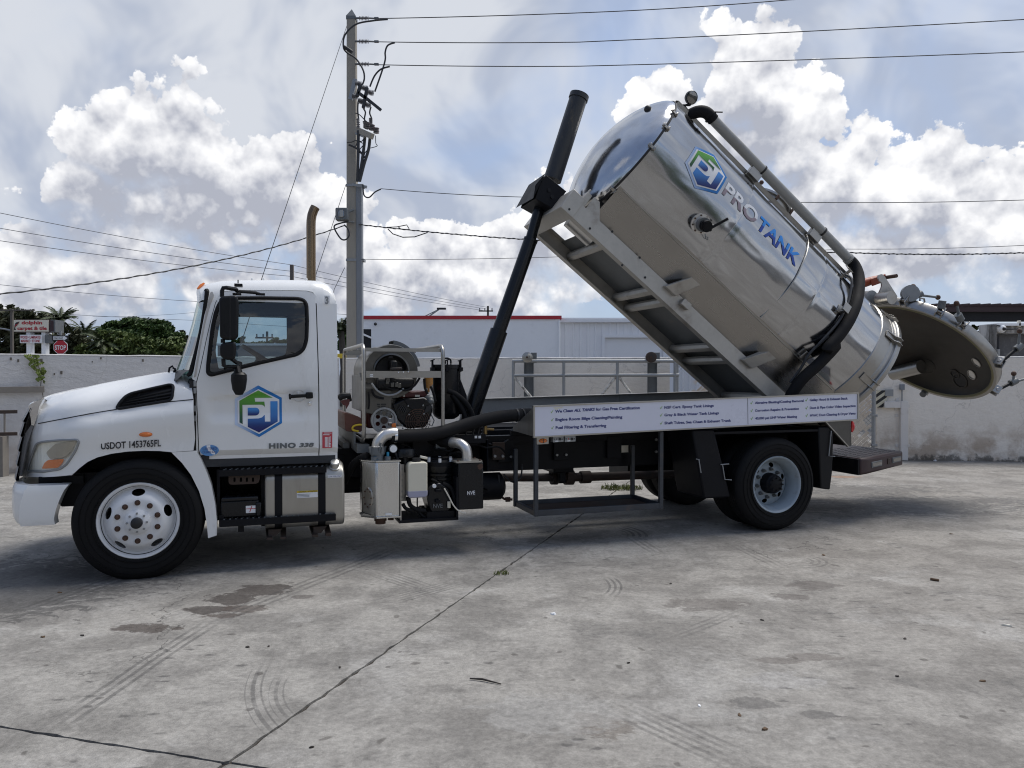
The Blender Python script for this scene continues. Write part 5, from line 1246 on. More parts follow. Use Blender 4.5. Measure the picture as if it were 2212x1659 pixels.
# ---------------------------------------------------------------- cab
def vside(u, z):
    v = .10 + .045 * (1 - smst(z, 1.025, 1.082))
    if z > 1.72: v += .075 * ((z - 1.72) / .7) ** 1.3
    return v
def vdoor(u, z):
    v = vside(u, z) - .004
    zc = 1.545 + .085 * (u - .55)                          # pressed panel between two creases
    v += .024 * smst(u, .50, .62) * (1 - .6 * smst(u, 1.25, 1.5)) * (smst(zc - z, -.015, .025) - (1 - smst(z, 1.30, 1.42))) if z < zc + .03 else 0
    return v
door_px = [(1030, 1061), (1010, 1025), (1001, 985), (992, 760), (988, 650), (1006, 585), (1040, 420), (1062, 320), (1082, 245), (1098, 212), (1122, 186), (1190, 179), (1400, 179), (1540, 182), (1572, 190), (1586, 212), (1590, 260), (1600, 700), (1602, 1035), (1596, 1042)]
win_px = [(1042, 596), (1042, 560), (1052, 470), (1064, 370), (1078, 300), (1094, 255), (1112, 228), (1150, 218), (1300, 217), (1500, 220), (1532, 228), (1546, 250), (1549, 330), (1545, 430), (1530, 478), (1500, 504), (1300, 548), (1062, 607), (1050, 605)]
door_o = poly(c1, door_px); win_o = rounded(poly(c1, win_px), .03, 2)
cx0, cz0 = sum(p[0] for p in door_o) / len(door_o), sum(p[1] for p in door_o) / len(door_o)
door_hole = [(cx0 + (p[0] - cx0) * 1.016, cz0 + (p[1] - cz0) * 1.010) for p in door_o]
ZT = 2.42
def at_z(a, b, z): t = (z - a[1]) / (b[1] - a[1]); return (a[0] + (b[0] - a[0]) * t, z)
pf0, pf1 = sp(c1(966, 628)), sp(c1(1050, 170))
back_u = sp(c1(1697, 600))[0]
side_out = [pf0, sp(c1(984, 640)), sp(c1(986, 1000)), sp(c1(1020, 1070)), sp(c1(1600, 1050)), (back_u, sp(c1(1697, 1030))[1]), (back_u, ZT), at_z(pf0, pf1, ZT)]
cab = MB()
sheet(cab, side_out, [door_hole], .05, lambda u, z: (u, vside(u, z), z), lip=(0, .03, 0))
# far side with its own window opening
far_win = rounded([sp(q5(*p), 2.24) for p in ((500, 560), (1270, 560), (1305, 600), (1312, 960), (1290, 1060), (700, 1190), (470, 1230), (430, 1000))], .04, 3)
sheet(cab, side_out, [far_win], .06, lambda u, z: (u, VW - vside(u, z), z), lip=(0, -.03, 0))
# roof: rises from the side rail over the crown
roof_px = [(1016, 172), (1040, 152), (1075, 140), (1120, 131), (1200, 126), (1400, 124), (1560, 126), (1615, 131), (1648, 146), (1670, 172), (1682, 205)]
roof_o = [sp(c1(*p), .30) for p in roof_px]
roof_o = [(roof_o[0][0] + .01, ZT + .0)] + roof_o + [(back_u - .004, ZT + .02), (back_u, ZT)]
rows = []
VT = vside(0, ZT)
for (u, z) in roof_o:
    h = max(0.0, z - ZT); row = []
    prof = [(0, 0), (.012, .30), (.035, .55), (.075, .78), (.13, .92), (.20, .985), (.35, 1.0), (.6, 1.02)]
    pts = prof + [(VW - 2 * VT - a, b) for a, b in prof[::-1]]
    bulge = .10 if u < roof_o[3][0] else 0
    for a, b in pts:
        w = (VT + a - 1.2) / (1.2 - VT); row.append((u - (.085 * (1 - abs(w) ** 3) * max(0, 1 - (u - roof_o[0][0]) / .35) if u < roof_o[0][0] + .35 else 0), VT + a, ZT + h * b))
    rows.append(row)
cab.grid(rows)
zb0 = sp(c1(1697, 1030))[1]
cab.add([(back_u, vside(0, z), z) for z in (zb0, 1.03, 1.08, 1.72, ZT)] + [(back_u, VW - vside(0, z), z) for z in (zb0, 1.03, 1.08, 1.72, ZT)], [(i, i + 1, i + 6, i + 5) for i in range(4)])
cabo = obj('cab', cab, M['white'], truck, angle=32)
obj('floor_pan', MB().box((.35, .14, .93), (back_u - .02, VW - .14, 1.0)).box((.33, .16, 1.0), (.40, VW - .16, 1.62)).box((back_u - .06, .21, 1.0), (back_u - .03, VW - .21, 2.36)), M['darkinner'], cabo, smooth=False)
obj('roof_lining', MB().box((.62, .2, 2.44), (back_u - .1, VW - .2, 2.46)), M['darkinner'], cabo, smooth=False)
obj('lining', sheet(MB(), [(p[0] + (.02 if p[0] < 1 else -.03), min(p[1], 2.43)) for p in side_out], [far_win], .08, lambda u, z: (u, VW - vside(u, z) - .035, z)), M['darkinner'], cabo)
hole_in = [(cx0 + (p[0] - cx0) * .97, cz0 + (p[1] - cz0) * .985) for p in door_o]
obj('door_jamb', sheet(MB(), [(cx0 + (p[0] - cx0) * 1.05, cz0 + (p[1] - cz0) * 1.02) for p in door_o], [win_o], .08, lambda u, z: (u, vside(u, z) + .03, z)), M['ink'], cabo)
obj('dashboard', MB().add([(.38, .18, 1.40), (.38, .18, 1.72), (.52, .18, 1.74), (.66, .18, 1.60), (.62, .18, 1.35), (.38, VW - .18, 1.40), (.38, VW - .18, 1.72), (.52, VW - .18, 1.74), (.66, VW - .18, 1.60), (.62, VW - .18, 1.35)], [(0, 1, 2, 3, 4), (9, 8, 7, 6, 5), (0, 5, 6, 1), (1, 6, 7, 2), (2, 7, 8, 3), (3, 8, 9, 4), (4, 9, 5, 0)]), M['darkinner'], cabo, bevel=.03)
stw = MB(); ct = S(q5(1030, 1105), .62); axd = Vector((.55, 0, .83)).normalized(); e1 = Vector((0, 1, 0)); e2_ = axd.cross(e1)
stw.tube([ct + (e1 * math.cos(t) + e2_ * math.sin(t)) * .235 for t in [2 * math.pi * i / 32 for i in range(32)]], .019, 8, closed=True)
for t in (0.4, 2.75, 4.71): stw.tube([ct - axd * .05, ct + (e1 * math.cos(t) + e2_ * math.sin(t)) * .23], [.035, .018], 8)
stw.cyl(ct - axd * .08, ct - axd * .02, .07, 16).cyl(ct - axd * .3, ct - axd * .08, .035, 10)
obj('steering_wheel', stw, M['plastic'], cabo)
for v in (.35, 1.5):
    obj('seat', MB().box((1.0, v, 1.1), (1.5, v + .52, 1.34)).add([(1.42, v, 1.34), (1.56, v, 1.34), (1.62, v, 2.0), (1.52, v, 2.0), (1.42, v + .52, 1.34), (1.56, v + .52, 1.34), (1.62, v + .52, 2.0), (1.52, v + .52, 2.0)], [(0, 1, 2, 3), (7, 6, 5, 4), (0, 4, 5, 1), (1, 5, 6, 2), (2, 6, 7, 3), (3, 7, 4, 0)]), M['seat'], cabo, bevel=.04)
obj('far_window_seal', MB().tube([(p[0], VW - vside(*p) - .01, p[1]) for p in far_win], .016, 6, closed=True), M['rubber'], cabo)
obj('far_window_glass', sheet(MB(), far_win, [], .3, lambda u, z: (u, VW - vside(u, z) - .012, z)), M['cab_glass'], cabo)
# windscreen
scr = []; N_ = 28
bt, tp = sp(c1(948, 607), .16), sp(c1(1034, 190), .2)
for i in range(9):
    t = i / 8; u0 = bt[0] + (tp[0] - bt[0]) * t + .018 * math.sin(math.pi * t); z = bt[1] + (tp[1] - bt[1]) * t; v0 = .15 + .05 * t
    scr.append([(u0 - (.19 - .075 * t) * (1 - abs(2 * j / N_ - 1) ** 2.6), v0 + (VW - 2 * v0) * j / N_, z) for j in range(N_ + 1)])
obj('windscreen', MB().grid(scr), M['screen_glass'], cabo, fixn=False)
edge_l = [r[0] for r in scr]; edge_r = [r[-1] for r in scr]
obj('windscreen_seal', MB().tube([edge_l[0]] + [(p[0] + .012, p[1] - .012, p[2]) for p in edge_l] + [(p[0] + .01, p[1], p[2] + .012) for p in scr[-1]] + [(p[0] + .012, p[1] + .012, p[2]) for p in edge_r[::-1]], .019, 8), M['rubber'], cabo)
obj('cowl', MB().grid([[(p[0] + a, p[1], z) for p in scr[0]] for a, z in ((.03, bt[1] + .05), (-.03, bt[1] + .02), (-.10, bt[1] - .05), (-.02, bt[1] - .25))]), M['plastic'], cabo)
wp = c8
obj('wiper', MB().tube([S(c8(*p), .5) for p in ((1838, 1010), (1845, 965), (1878, 943), (1885, 965), (1915, 980))], .010, 6).tube([S(c8(1915, 980), .5), S(c8(1890, 1010), .5)], .012, 6), M['plastic'], cabo)
# pillar finish, roof clearance lights
obj('pillar_wear', sheet(MB(), poly(c1, [(974, 622), (986, 615), (1006, 480), (1030, 350), (1056, 250), (1074, 205), (1066, 185), (1054, 190), (1040, 250), (1012, 400), (990, 520)]), [], .05, lambda u, z: (u, (vside(u, z) if z < ZT else VT + .35 * (z - ZT) ** 1.25) - .003 - (.012 if z > ZT else 0), z)), M['silverpaint'], cabo)
obj('clearance_light', MB().tube([S(c1(992, 176), .30), S(c1(1008, 160), .32), S(c1(1026, 148), .34)], [.008, .014, .010], 8), M['orange'], cabo)
mb = MB()
for x_ in (1268, 1325, 1540, 1595): obj('roof_bolt', MB().sphere(S(c1(x_, 127), .42), .012, 8, 5), M['white'], cabo)
# door
door = obj('door', sheet(MB(), door_o, [win_o], .026, lambda u, z: (u, vdoor(u, z), z), lip=(0, .03, 0)), M['white'], truck, angle=28)
obj('window_seal', MB().tube([(p[0], vside(*p) - .008, p[1]) for p in [((1 - .013) * (q[0] - cx0 - .05) + cx0 + .05, q[1]) for q in win_o]], .017, 8, closed=True), M['rubber'], door)
obj('window_glass', sheet(MB(), win_o, [], .1, lambda u, z: (u, vside(u, z) + .006, z)), M['cab_glass'], door, fixn=False)
hd = MB(); a, b = S(e4(1270, 362), .06), S(e4(1690, 335), .06); hd.bar(a, b, .03, .032).bar(a.lerp(b, .70), b, .045, .06).bar(a, a.lerp(b, .1), .04, .055)
obj('handle', hd, M['plastic'], door, bevel=.010)
cup = [S(e4(1445 + 115 * math.cos(t), 345 + 105 * math.sin(t)), .1) for t in [2 * math.pi * i / 24 for i in range(24)]]
cupm = MB(); cc = S(e4(1445, 345), .1)
cupm.grid([[(cc.x + (p.x - cc.x) * k, vdoor(p.x, p.z) - .0025 + dv, cc.z + (p.z - cc.z) * k) for p in cup] for k, dv in ((1.0, 0.0), (.97, -.004), (.9, .004), (.6, .004), (.01, .004))], close=True)
obj('handle_cup', cupm, M['white'], door)
q = S(e4(1637, 482), .09); obj('lock', MB().lathe([(0, -.010), (.014, -.008), (.017, 0), (.017, .02)], q, 'y', 20), M['chrome'], door)

# emblem: a hexagon with interlocked letters, drawn once in its own plane (x right, y up, height 2)
def en(pts): return [((x - 741) / 452.0, (616 - y) / 452.0) for x, y in pts]
def arcp(cx_, cy_, rx, ry, a0, a1, n=8): return [(cx_ + rx * math.cos(R(a0 + (a1 - a0) * i / n)), cy_ - ry * math.sin(R(a0 + (a1 - a0) * i / n))) for i in range(n + 1)]
EMB = [
    ('emb_rim', en([(735, 165), (1150, 385), (1152, 830), (748, 1068), (330, 845), (330, 395)])),
    ('emb_white', en([(738, 230), (1105, 415), (1105, 805), (748, 1014), (378, 815), (376, 430)])),
    ('emb_green', en([(408, 432), (735, 252), (990, 383), (672, 383), (680, 450), (842, 450), (853, 548)] + [(835, 525), (800, 505), (760, 502)] + [(460, 502), (464, 835), (410, 803)])),
    ('emb_blue', en([(552, 885), (552, 745), (740, 741), (800, 725), (848, 680), (850, 798), (948, 798), (948, 445), (1075, 445), (1075, 800), (748, 985)])),
    ('emb_blue', en([(552, 555), (690, 555)] + arcp(690, 622, 65, 67, 80, -80) + [(690, 690), (552, 690)])),
]
def emb_mat(name, lo, hi, axis=2, hot=None):
    m, nt, b = new_mat(name); g = sep(nt, X(nt, nt.nodes.new('ShaderNodeTexCoord').outputs['Generated']))
    put(nt, b.inputs['Base Color'], mix(nt, smooth(g[axis], *(hot or (0.05, 0.95))), lo, hi)); b.inputs['Roughness'].default_value = 0.3
    return m
M['emb_rim'] = emb_mat('emblem_blue_rim', (0.52, 0.62, 0.80), (0.005, 0.17, 0.50), 0, (.0, .55)); M['emb_white'] = M['label']
M['emb_green'] = emb_mat('emblem_green', (0.01, 0.06, 0.03), (0.10, 0.36, 0.04)); M['emb_blue'] = emb_mat('emblem_blue', (0.004, 0.012, 0.13), (0.05, 0.26, 0.66))
def emblem(fmap, parent, step):
    for i, (mn, pts) in enumerate(EMB):
        o = obj('emblem', sheet(MB(), pts, [], step, lambda x, y, k=i: fmap(x, y, .003 + .003 * min(k, 2))), M[mn], parent, smooth=False, fixn=False)
    return
eu0, eu1 = S(e4(330, 616), .09), S(e4(1152, 616), .09); ez0, ez1 = S(e4(741, 165), .09).z, S(e4(741, 1068), .09).z
ec = (eu0 + eu1) / 2; kx = (eu1.x - eu0.x) / (822 / 452.0); kz = (ez0 - ez1) / 2
emblem(lambda x, y, l: (ec.x + x * kx, vdoor(ec.x + x * kx, (ez0 + ez1) / 2 + y * kz) - l, (ez0 + ez1) / 2 + y * kz), door, .06)
def side_text(mb, t, fn, a, b, hpx, v, **k):
    A, B = S(fn(*a), v), S(fn(*b), v); h = abs(S(fn(a[0], a[1] - hpx), v).z - A.z)
    return text_on(mb, t, A, B, h, (0, 0, 1), (0, -1, 0), **k)
obj('lettering', side_text(MB(), 'HINO', e4, (922, 1262), (1392, 1250), 82, .095, lift=.006, bold=.055, spacing=1.15), M['galvdark'], door, smooth=False, fixn=False)
obj('lettering', side_text(MB(), '338', e4, (1448, 1240), (1708, 1232), 65, .095, lift=.006, bold=.045, shear=.2), M['galvdark'], door, smooth=False, fixn=False)
oc = c1(1053, 987); q = S(oc, .096); rx = abs(S(c1(1100, 987), .096).x - q.x); rz_ = abs(S(c1(1053, 1015), .096).z - q.z)
def disc2(q, rx, rz_, dv, n=28): return MB().add([(q.x + rx * math.cos(2 * math.pi * i / n), q.y - dv, q.z + rz_ * math.sin(2 * math.pi * i / n)) for i in range(n)], [tuple(range(n))])
obj('round_sticker', disc2(q, rx, rz_, .004), M['stickerblue'], door, smooth=False, fixn=False)
st = [(1038, 962), (1057, 960), (1057, 972), (1066, 985), (1082, 998), (1080, 1008), (1066, 1006), (1050, 992), (1040, 980)]
obj('round_sticker_map', MB().add([(S(c1(*p), .091)) for p in st], [tuple(range(len(st)))]), M['label'], door, smooth=False, fixn=False)
tx = MB(); side_text(tx, 'CERTIFIED', c1, (1018, 986), (1090, 984), 12, .0885, lift=.0005, bold=.0); side_text(tx, 'CLEAN IDLE', c1, (1018, 1002), (1090, 1000), 12, .0885, lift=.0005, bold=0)
obj('round_sticker_text', tx, M['navy'], door, smooth=False, fixn=False)
# sticker and number on the rear quarter
def quad(fn, pts, v): return MB().add([S(fn(*p), v) for p in pts], [tuple(range(len(pts)))])
obj('red_sticker', quad(e4, [(1855, 980), (2028, 975), (2025, 1252), (1855, 1260)], .095), M['stickerred'], cabo, smooth=False, fixn=False)
mb = MB()
for x_ in (1900, 1922, 1944, 1966): mb.add([S(e4(*p), .0935) for p in ((x_, 1065), (x_ + 12, 1065), (x_ + 12, 1240), (x_, 1240))], [(0, 1, 2, 3)])
for (xa, ya, xb, yb) in ((1885, 990, 1985, 1000), (1870, 1020, 1980, 1032), (1995, 990, 2012, 1002), (1985, 1050, 1995, 1150), (1980, 1165, 1998, 1185), (1980, 1195, 1998, 1210), (1980, 1220, 1998, 1238)):
    mb.add([S(e4(*p), .0935) for p in ((xa, ya), (xb, ya), (xb, yb), (xa, yb))], [(0, 1, 2, 3)])
obj('red_sticker_print', mb, M['label'], cabo, smooth=False, fixn=False)
obj('number_plate', quad(q5, [(1738, 343), (1803, 345), (1803, 450), (1740, 450)], .145), M['label'], cabo, smooth=False, fixn=False)
obj('number', side_text(MB(), '3', q5, (1749, 440), (1790, 440), 82, .142, lift=.001, bold=.04), M['galv'], cabo, smooth=False, fixn=False)

# ---------------------------------------------------------------- mirrors
mir = MB()
def rbox(fn, pts, v0, v1): p = rounded([sp(fn(*q), v0) for q in pts], .045, 4); return MB().side(p, v0, v1)
obj_m = obj('mirror', rbox(q5, [(486, 350), (700, 336), (722, 400), (716, 862), (560, 868), (498, 840)], -.24, -.12), M['plastic'], truck, bevel=.022, seg=3)
obj('mirror_glass', MB().box((.80, -.225, 2.08), (.806, -.135, 2.40)), M['chrome'], obj_m)
obj('seam', MB().tube([S(q5(620, y), -.242) for y in (345, 500, 700, 866)], .003, 4), M['ink'], obj_m)
obj('wide_mirror', rbox(q5, [(495, 905), (680, 885), (694, 960), (680, 1110), (560, 1105), (500, 1060)], -.23, -.13), M['plastic'], truck, bevel=.03, seg=3)
arm = MB(); P_ = lambda x, y, v=-.18: S(q5(x, y), v)
arm.tube([P_(525, 360), P_(525, 290), P_(540, 252), P_(580, 250), P_(690, 268, -.1), P_(705, 290, -.02)], .018, 8)
arm.tube([P_(690, 290, -.02), P_(930, 310, .02), P_(960, 320, .06)], .014, 8); arm.box(P_(925, 312, .02), P_(1035, 345, .09)).box(P_(650, 312, .0), P_(755, 342, .10))
obj('mirror_arm', arm, M['plastic'], truck); obj('mirror_arm', MB().tube([P_(535, 860), P_(535, 905)], .018, 8), M['plastic'], truck); arm = MB(); arm.tube([P_(540, 1090), P_(545, 1170), P_(575, 1190), P_(700, 1190, -.06), P_(722, 1230, -.02)], .018, 8); arm.tube([P_(620, 1080), P_(700, 1140, -.06), P_(745, 1150, .0)], .018, 8)
arm.tube([P_(705, 1190, -.06), P_(718, 1270, -.08)], [.03, .04], 10)
obj('mirror_arm', arm, M['plastic'], truck)
dmm = MB().lathe([(0, -.105), (.03, -.10), (.055, -.055), (.068, .03), (.066, .075), (.045, .095), (0, .10)], (0, 0, 0), 'z', 24); q = S(q5(727, 1385), -.08)
dmm.xform(Matrix.Translation(q) @ Matrix.Diagonal((1.0, .8, 1.0, 1)))
obj('hood_mirror', dmm, M['plastic'], truck)
obj('beacon', MB().box(P_(670, 198, .05), P_(772, 248, .16)).cyl(P_(716, 198, .1), P_(716, 155, .1), .006, 6), M['plastic'], truck, bevel=.012)

# ---------------------------------------------------------------- hood, fender, nose
lineB = [sp(c1(*p), .06) for p in ((150, 862), (250, 842), (450, 803), (700, 762), (860, 742), (972, 731))]
lineC = [sp(c1(*p), .40) for p in ((195, 742), (230, 724), (330, 694), (480, 661), (650, 628), (780, 606), (840, 598), (905, 597), (935, 602), (968, 626))]
def zB(u): return interp(u, lineB)
def zC(u): return interp(u, lineC)
def vhood(u, z):
    v = .035
    fr = max(0.0, (-.38 - u) / .5); v += .36 * fr ** 2.1
    b, c = zB(u), zC(u)
    v -= .035 * smst(z, b - .38, b - .16) * (1 - smst(z, b - .10, b)) * smst(u, -.75, -.3)
    if z > b - .01:
        t = max(0, min(1, (z - b) / max(.02, c - b))); v += .02 + .05 * t + .30 * t ** 3.2
    else: v += .02 * smst(z, b - .10, b - .01)
    return v
def wheel_arch(): return [(350, 1112), (362, 1112), (395, 1080), (440, 1045), (490, 1022), (560, 1004), (640, 993), (720, 989), (800, 990), (862, 996)]
def SH(px):
    v = .1
    for _ in range(12): q = S(px, v); v = .5 * v + .5 * vhood(q.x, q.z)
    return (q.x, q.z)
def polyh(fn, pts, v=0): return [SH(fn(*p)) for p in pts]
hood_side = polyh(c1, [(104, 1117)] + wheel_arch() + [(972, 988), (980, 930), (972, 731), (968, 626)], .05) + [p for p in lineC[::-1][1:]] + polyh(c1, [(178, 790), (165, 862), (135, 950), (118, 1040)])
vent_px = [(586, 774), (600, 748), (630, 715), (660, 700), (760, 676), (850, 656), (868, 658), (872, 672), (866, 722), (852, 737), (700, 762), (600, 778)]
vent_o = rounded(polyh(c1, vent_px), .02, 2)
hl_px = [(136, 1092), (150, 1040), (182, 955), (215, 944), (300, 936), (388, 934), (397, 944), (380, 990), (335, 1058), (300, 1082), (220, 1094)]
hl_o = rounded(polyh(c1, hl_px), .02, 2)
hood = MB(); sheet(hood, hood_side, [vent_o, hl_o], .04, lambda u, z: (u, vhood(u, z), z), lip=(0.0, .03, 0))
sheet(hood, hood_side, [], .08, lambda u, z: (u, VW - vhood(u, z), z))
us = [lineC[0][0] + (lineC[-1][0] - lineC[0][0]) * i / 40 for i in range(41)]
def trow(u):
    z = zC(u); v0 = vhood(u, z); return [(u - .12 * (1 - (abs(2 * j / 16 - 1)) ** 2) * max(0, 1 - (u - us[0]) / .3), v0 + (VW - 2 * v0) * j / 16, z + .022 * math.sin(math.pi * j / 16) ** .6) for j in range(17)]
hood.grid([trow(u) for u in us])
r0 = trow(us[0]); hood.grid([[(p[0] + .03, p[1], p[2] - .05) for p in r0], r0])
hoodo = obj('hood', hood, M['white'], truck, angle=38)
gap = [(p[0], p[1]) for p in lineB]; gl = densify(gap + gap[::-1], .05)[:int(len(densify(gap + gap[::-1], .05)) / 2)]
obj('hood_seam', MB().tube([(u, vhood(u, zB(u)) - .0005, zB(u)) for u, z in gl], .0045, 5), M['ink'], hoodo)
# louvre in the hood side
lv = obj('vent', MB().tube([(p[0], vhood(*p) - .002, p[1]) for p in vent_o], .012, 8, closed=True), M['plastic'], hoodo)
obj('vent_back', sheet(MB(), vent_o, [], .06, lambda u, z: (u, vhood(u, z) + .045, z)), M['ink'], hoodo)
mb = MB()
for k in range(5):
    f = k / 4; a, b = S(c1(605 + 60 * (1 - f), 765 - 52 * (1 - f)), .12), S(c1(862, 664 + 66 * f), .12)
    if k in (0, 4): continue
    pa = [a.lerp(b, i / 6) for i in range(7)]; mb.grid([[(p.x, vhood(p.x, p.z) + dv, p.z + dz_) for p in pa] for dv, dz_ in ((.030, .008), (.012, -.006), (.014, -.012))])
for x_ in (700, 790): a, b = S(c1(x_, 700), .12), S(c1(x_ - 12, 755), .12); mb.bar((a.x, vhood(a.x, a.z) + .03, a.z), (b.x, vhood(b.x, b.z) + .03, b.z), .02, .012, up=(1, 0, 0))
obj('vent_slat', mb, M['plastic'], hoodo)
# headlight
hl = obj('headlight', MB().tube([(p[0], vhood(*p) - .003, p[1]) for p in hl_o], .010, 8, closed=True), M['galv'], truck)
m, nt, b = new_mat('headlight_reflector'); p_ = ocoord(nt); sx, sy, sz = sep(nt, p_)
rib_ = mth(nt, 'SINE', sx * 190.0) * 0.5 + 0.5
put(nt, b.inputs['Base Color'], mix(nt, rib_ * smooth(noise(nt, p_, 6, 2), 0.35, 0.6), (0.86, 0.86, 0.80), (0.94, 0.94, 0.90))); b.inputs['Metallic'].default_value = 0.0; b.inputs['Roughness'].default_value = 0.28
bump(nt, b, rib_, 0.25, 0.004); M['reflector'] = m
obj('reflector', sheet(MB(), hl_o, [], .03, lambda u, z: (u, vhood(u, z) + .02 + .05 * math.exp(-(((u + .66) / .14) ** 2 + ((z - 1.10) / .06) ** 2)), z)), M['reflector'], hl)
lamp = rounded(polyh(c1, [(228, 1000), (275, 955), (385, 940), (360, 985), (330, 1020), (250, 1032)], .1), .02, 3)
obj('lamp_bowl', sheet(MB(), lamp, [], .03, lambda u, z: (u, vhood(u, z) + .012, z)), M['alu'], hl)
sig = rounded(polyh(c1, [(208, 1080), (222, 1050), (240, 1036), (322, 1030), (312, 1052), (290, 1075)], .1), .012, 3)
obj('turn_signal', sheet(MB(), sig, [], .03, lambda u, z: (u, vhood(u, z) + .008, z)), M['orange'], hl)
obj('lens', sheet(MB(), hl_o, [], .035, lambda u, z: (u, vhood(u, z) - .004, z)), M['lens'], hl, fixn=False)
q = S(c1(734, 906), .04); obj('side_marker', MB().lathe([(0, -.024), (.03, -.02), (.05, -.006), (.054, .004)], (0, 0, 0), 'y', 24).xform(Matrix.Translation((q.x, vhood(q.x, q.z) - .002, q.z)) @ Matrix.Diagonal((1, 1, .42, 1))), M['orange'], truck)
obj('lettering', MB().add([], []) if False else side_text(MB(), 'USDOT 1453765FL', c1, (508, 982), (809, 966), 33, .02, lift=.003, bold=.02), M['ink'], truck, smooth=False, fixn=False)
# mud guard behind the front wheel
fl_o = poly(c1, [(862, 997), (986, 990), (1010, 1030), (1040, 1100), (1062, 1160), (1082, 1260), (1090, 1340), (1089, 1414), (1046, 1428), (1040, 1360), (1028, 1280), (1000, 1190), (960, 1110), (915, 1050)], .04)
obj('fender_flap', sheet(MB(), fl_o, [], .05, lambda u, z: (u, .035 + .0 * u, z), lip=(0, .16, 0)), M['white'], truck, angle=40)
fa = poly(c1, [(862, 997), (915, 1050), (960, 1110), (1000, 1190), (1028, 1280), (1040, 1360), (1046, 1428)], .05)
arch = [(p[0], p[1]) for p in poly(c1, wheel_arch()[1:], .05)] + fa
obj('wheel_well', MB().grid([[(p[0], v, p[1] + .004) for p in arch] for v in (.05, .5, .72)]).grid([[(p[0], VW - v, p[1] + .004) for p in arch] for v in (.05, .5, .72)]), M['ink'], truck)
obj('inner_guard', MB().add([(p[0], .75, p[1]) for p in arch] + [(arch[-1][0], .75, .75), (arch[0][0], .75, .75)], [tuple(range(len(arch) + 2))]).box((-.5, .76, .7), (.4, 1.64, 1.55)), M['ink'], truck, smooth=False)
obj('hinge_gap', MB().box((.40, .13, 1.0), (.56, .5, 1.70)), M['ink'], truck, smooth=False)
mb = MB()
for y_ in (655, 690, 780, 830): q = S(c1(980, y_), .1); mb.box((q.x - .012, .09, q.z - .02), (q.x + .012, .14, q.z + .03))
obj('door_hinge', mb, M['galv'], truck, bevel=.004)
# grille
def gpt(px, v=.85): return S(c1(*px), v)
g_pro = [gpt(p) for p in ((150, 762), (122, 830), (104, 940), (96, 1010), (88, 1108))]
def g_u(z): return interp(z, [(p.z, p.x) for p in g_pro])
def gpath(z, inset=.0, off=0.0): return [(g_u(z) + off + .13 * abs(2 * j / 16 - 1) ** 2.4, .40 + inset + (VW - .8 - 2 * inset) * j / 16, z) for j in range(17)]
zt_, zb_ = g_pro[0].z, g_pro[-1].z
grl = obj('grille', MB().grid([gpath(zb_ + (zt_ - zb_) * i / 8, -.06, .012) for i in range(9)]), M['grille'], truck)
for k in range(5):
    z = zb_ + (zt_ - zb_) * (k + .5) / 5; h_ = (zt_ - zb_) / 5 * .49
    obj('grille_slat', MB().grid([gpath(z + h_, -.07, .02), gpath(z + h_, -.07, .002), gpath(z - h_ * .8, -.07, -.012), gpath(z - h_ * .98, -.07, -.006), gpath(z - h_, -.07, .02)]), M['grille'], grl, angle=25)
cs_ = [(sp(c1(*p), .36)) for p in ((218, 731), (182, 741), (158, 752), (146, 764), (150, 790), (158, 830), (160, 858), (172, 862), (186, 825), (195, 790), (200, 765), (212, 745))]
obj('chrome_surround', MB().side(cs_, .345, .42).side(cs_, VW - .42, VW - .345).grid([[(p[0] - .13 * (1 - abs(2 * j / 16 - 1) ** 2.4), .36 + (VW - .72) * j / 16, p[1]) for j in range(17)] for p in cs_[:4]]), M['chrome'], grl, angle=30)
cp_ = [sp(c1(*p), .38) for p in ((158, 856), (170, 862), (138, 950), (120, 1040), (106, 1116), (92, 1114), (104, 1000), (128, 900))]
for v in (.38, VW - .42): obj('nose_corner', MB().side(cp_, v, v + .04), M['grille'], grl)
# bumper
bz1, bz0 = sp(c1(75, 1152), .3)[1], sp(c1(110, 1345), .3)[1]
ub, ue_t, ue_b = sp(c1(72, 1200), .55)[0], sp(c1(331, 1146), .06)[0], sp(c1(262, 1357), .06)[0]
rows = []
for i in range(9):
    t = i / 8; z = bz0 + (bz1 - bz0) * t; ue = ue_b + (ue_t - ue_b) * (t ** 1.3); bul = .02 * math.sin(math.pi * t) ** .5 - .02; half = []
    pts = [(ue, .05), (ue - .08, .045), ((ue + ub) / 2 - .05, .05), (ub + .20, .10), (ub + .09, .20), (ub + .03, .36), (ub + .0, .60), (ub - .03, 1.2)]
    for (u, v) in pts: half.append((u - bul * 0 + (.02 * (1 - math.sin(math.pi * t) ** .4)), v + .015 * (1 - math.sin(math.pi * t) ** .4), z))
    rows.append(half + [(p[0], VW - p[1], p[2]) for p in half[::-1][1:]])
n_ = len(rows[0]); bm_ = MB().grid(rows); bm_.grid([rows[-1], [(p[0] + .06 if p[1] > .2 and p[1] < 2.2 else p[0], min(max(p[1], .17), VW - .17), p[2] + .004) for p in rows[-1]]]).grid([rows[0], [(p[0] + .06 if .2 < p[1] < 2.2 else p[0], min(max(p[1], .17), VW - .17), p[2]) for p in rows[0]]])
bm_.grid([[rows[i][0] for i in range(9)], [(rows[i][0][0], .2, rows[i][0][2]) for i in range(9)]])
obj('bumper', bm_, M['white'], truck, angle=40)
obj('bumper_mount', MB().box((-.75, .3, .62), (-.35, .5, .9)).box((-.75, 1.9, .62), (-.35, 2.1, .9)).box((-.80, .25, bz1 - .02), (-.46, 2.15, bz1 + .05)), M['black'], truck, smooth=False)

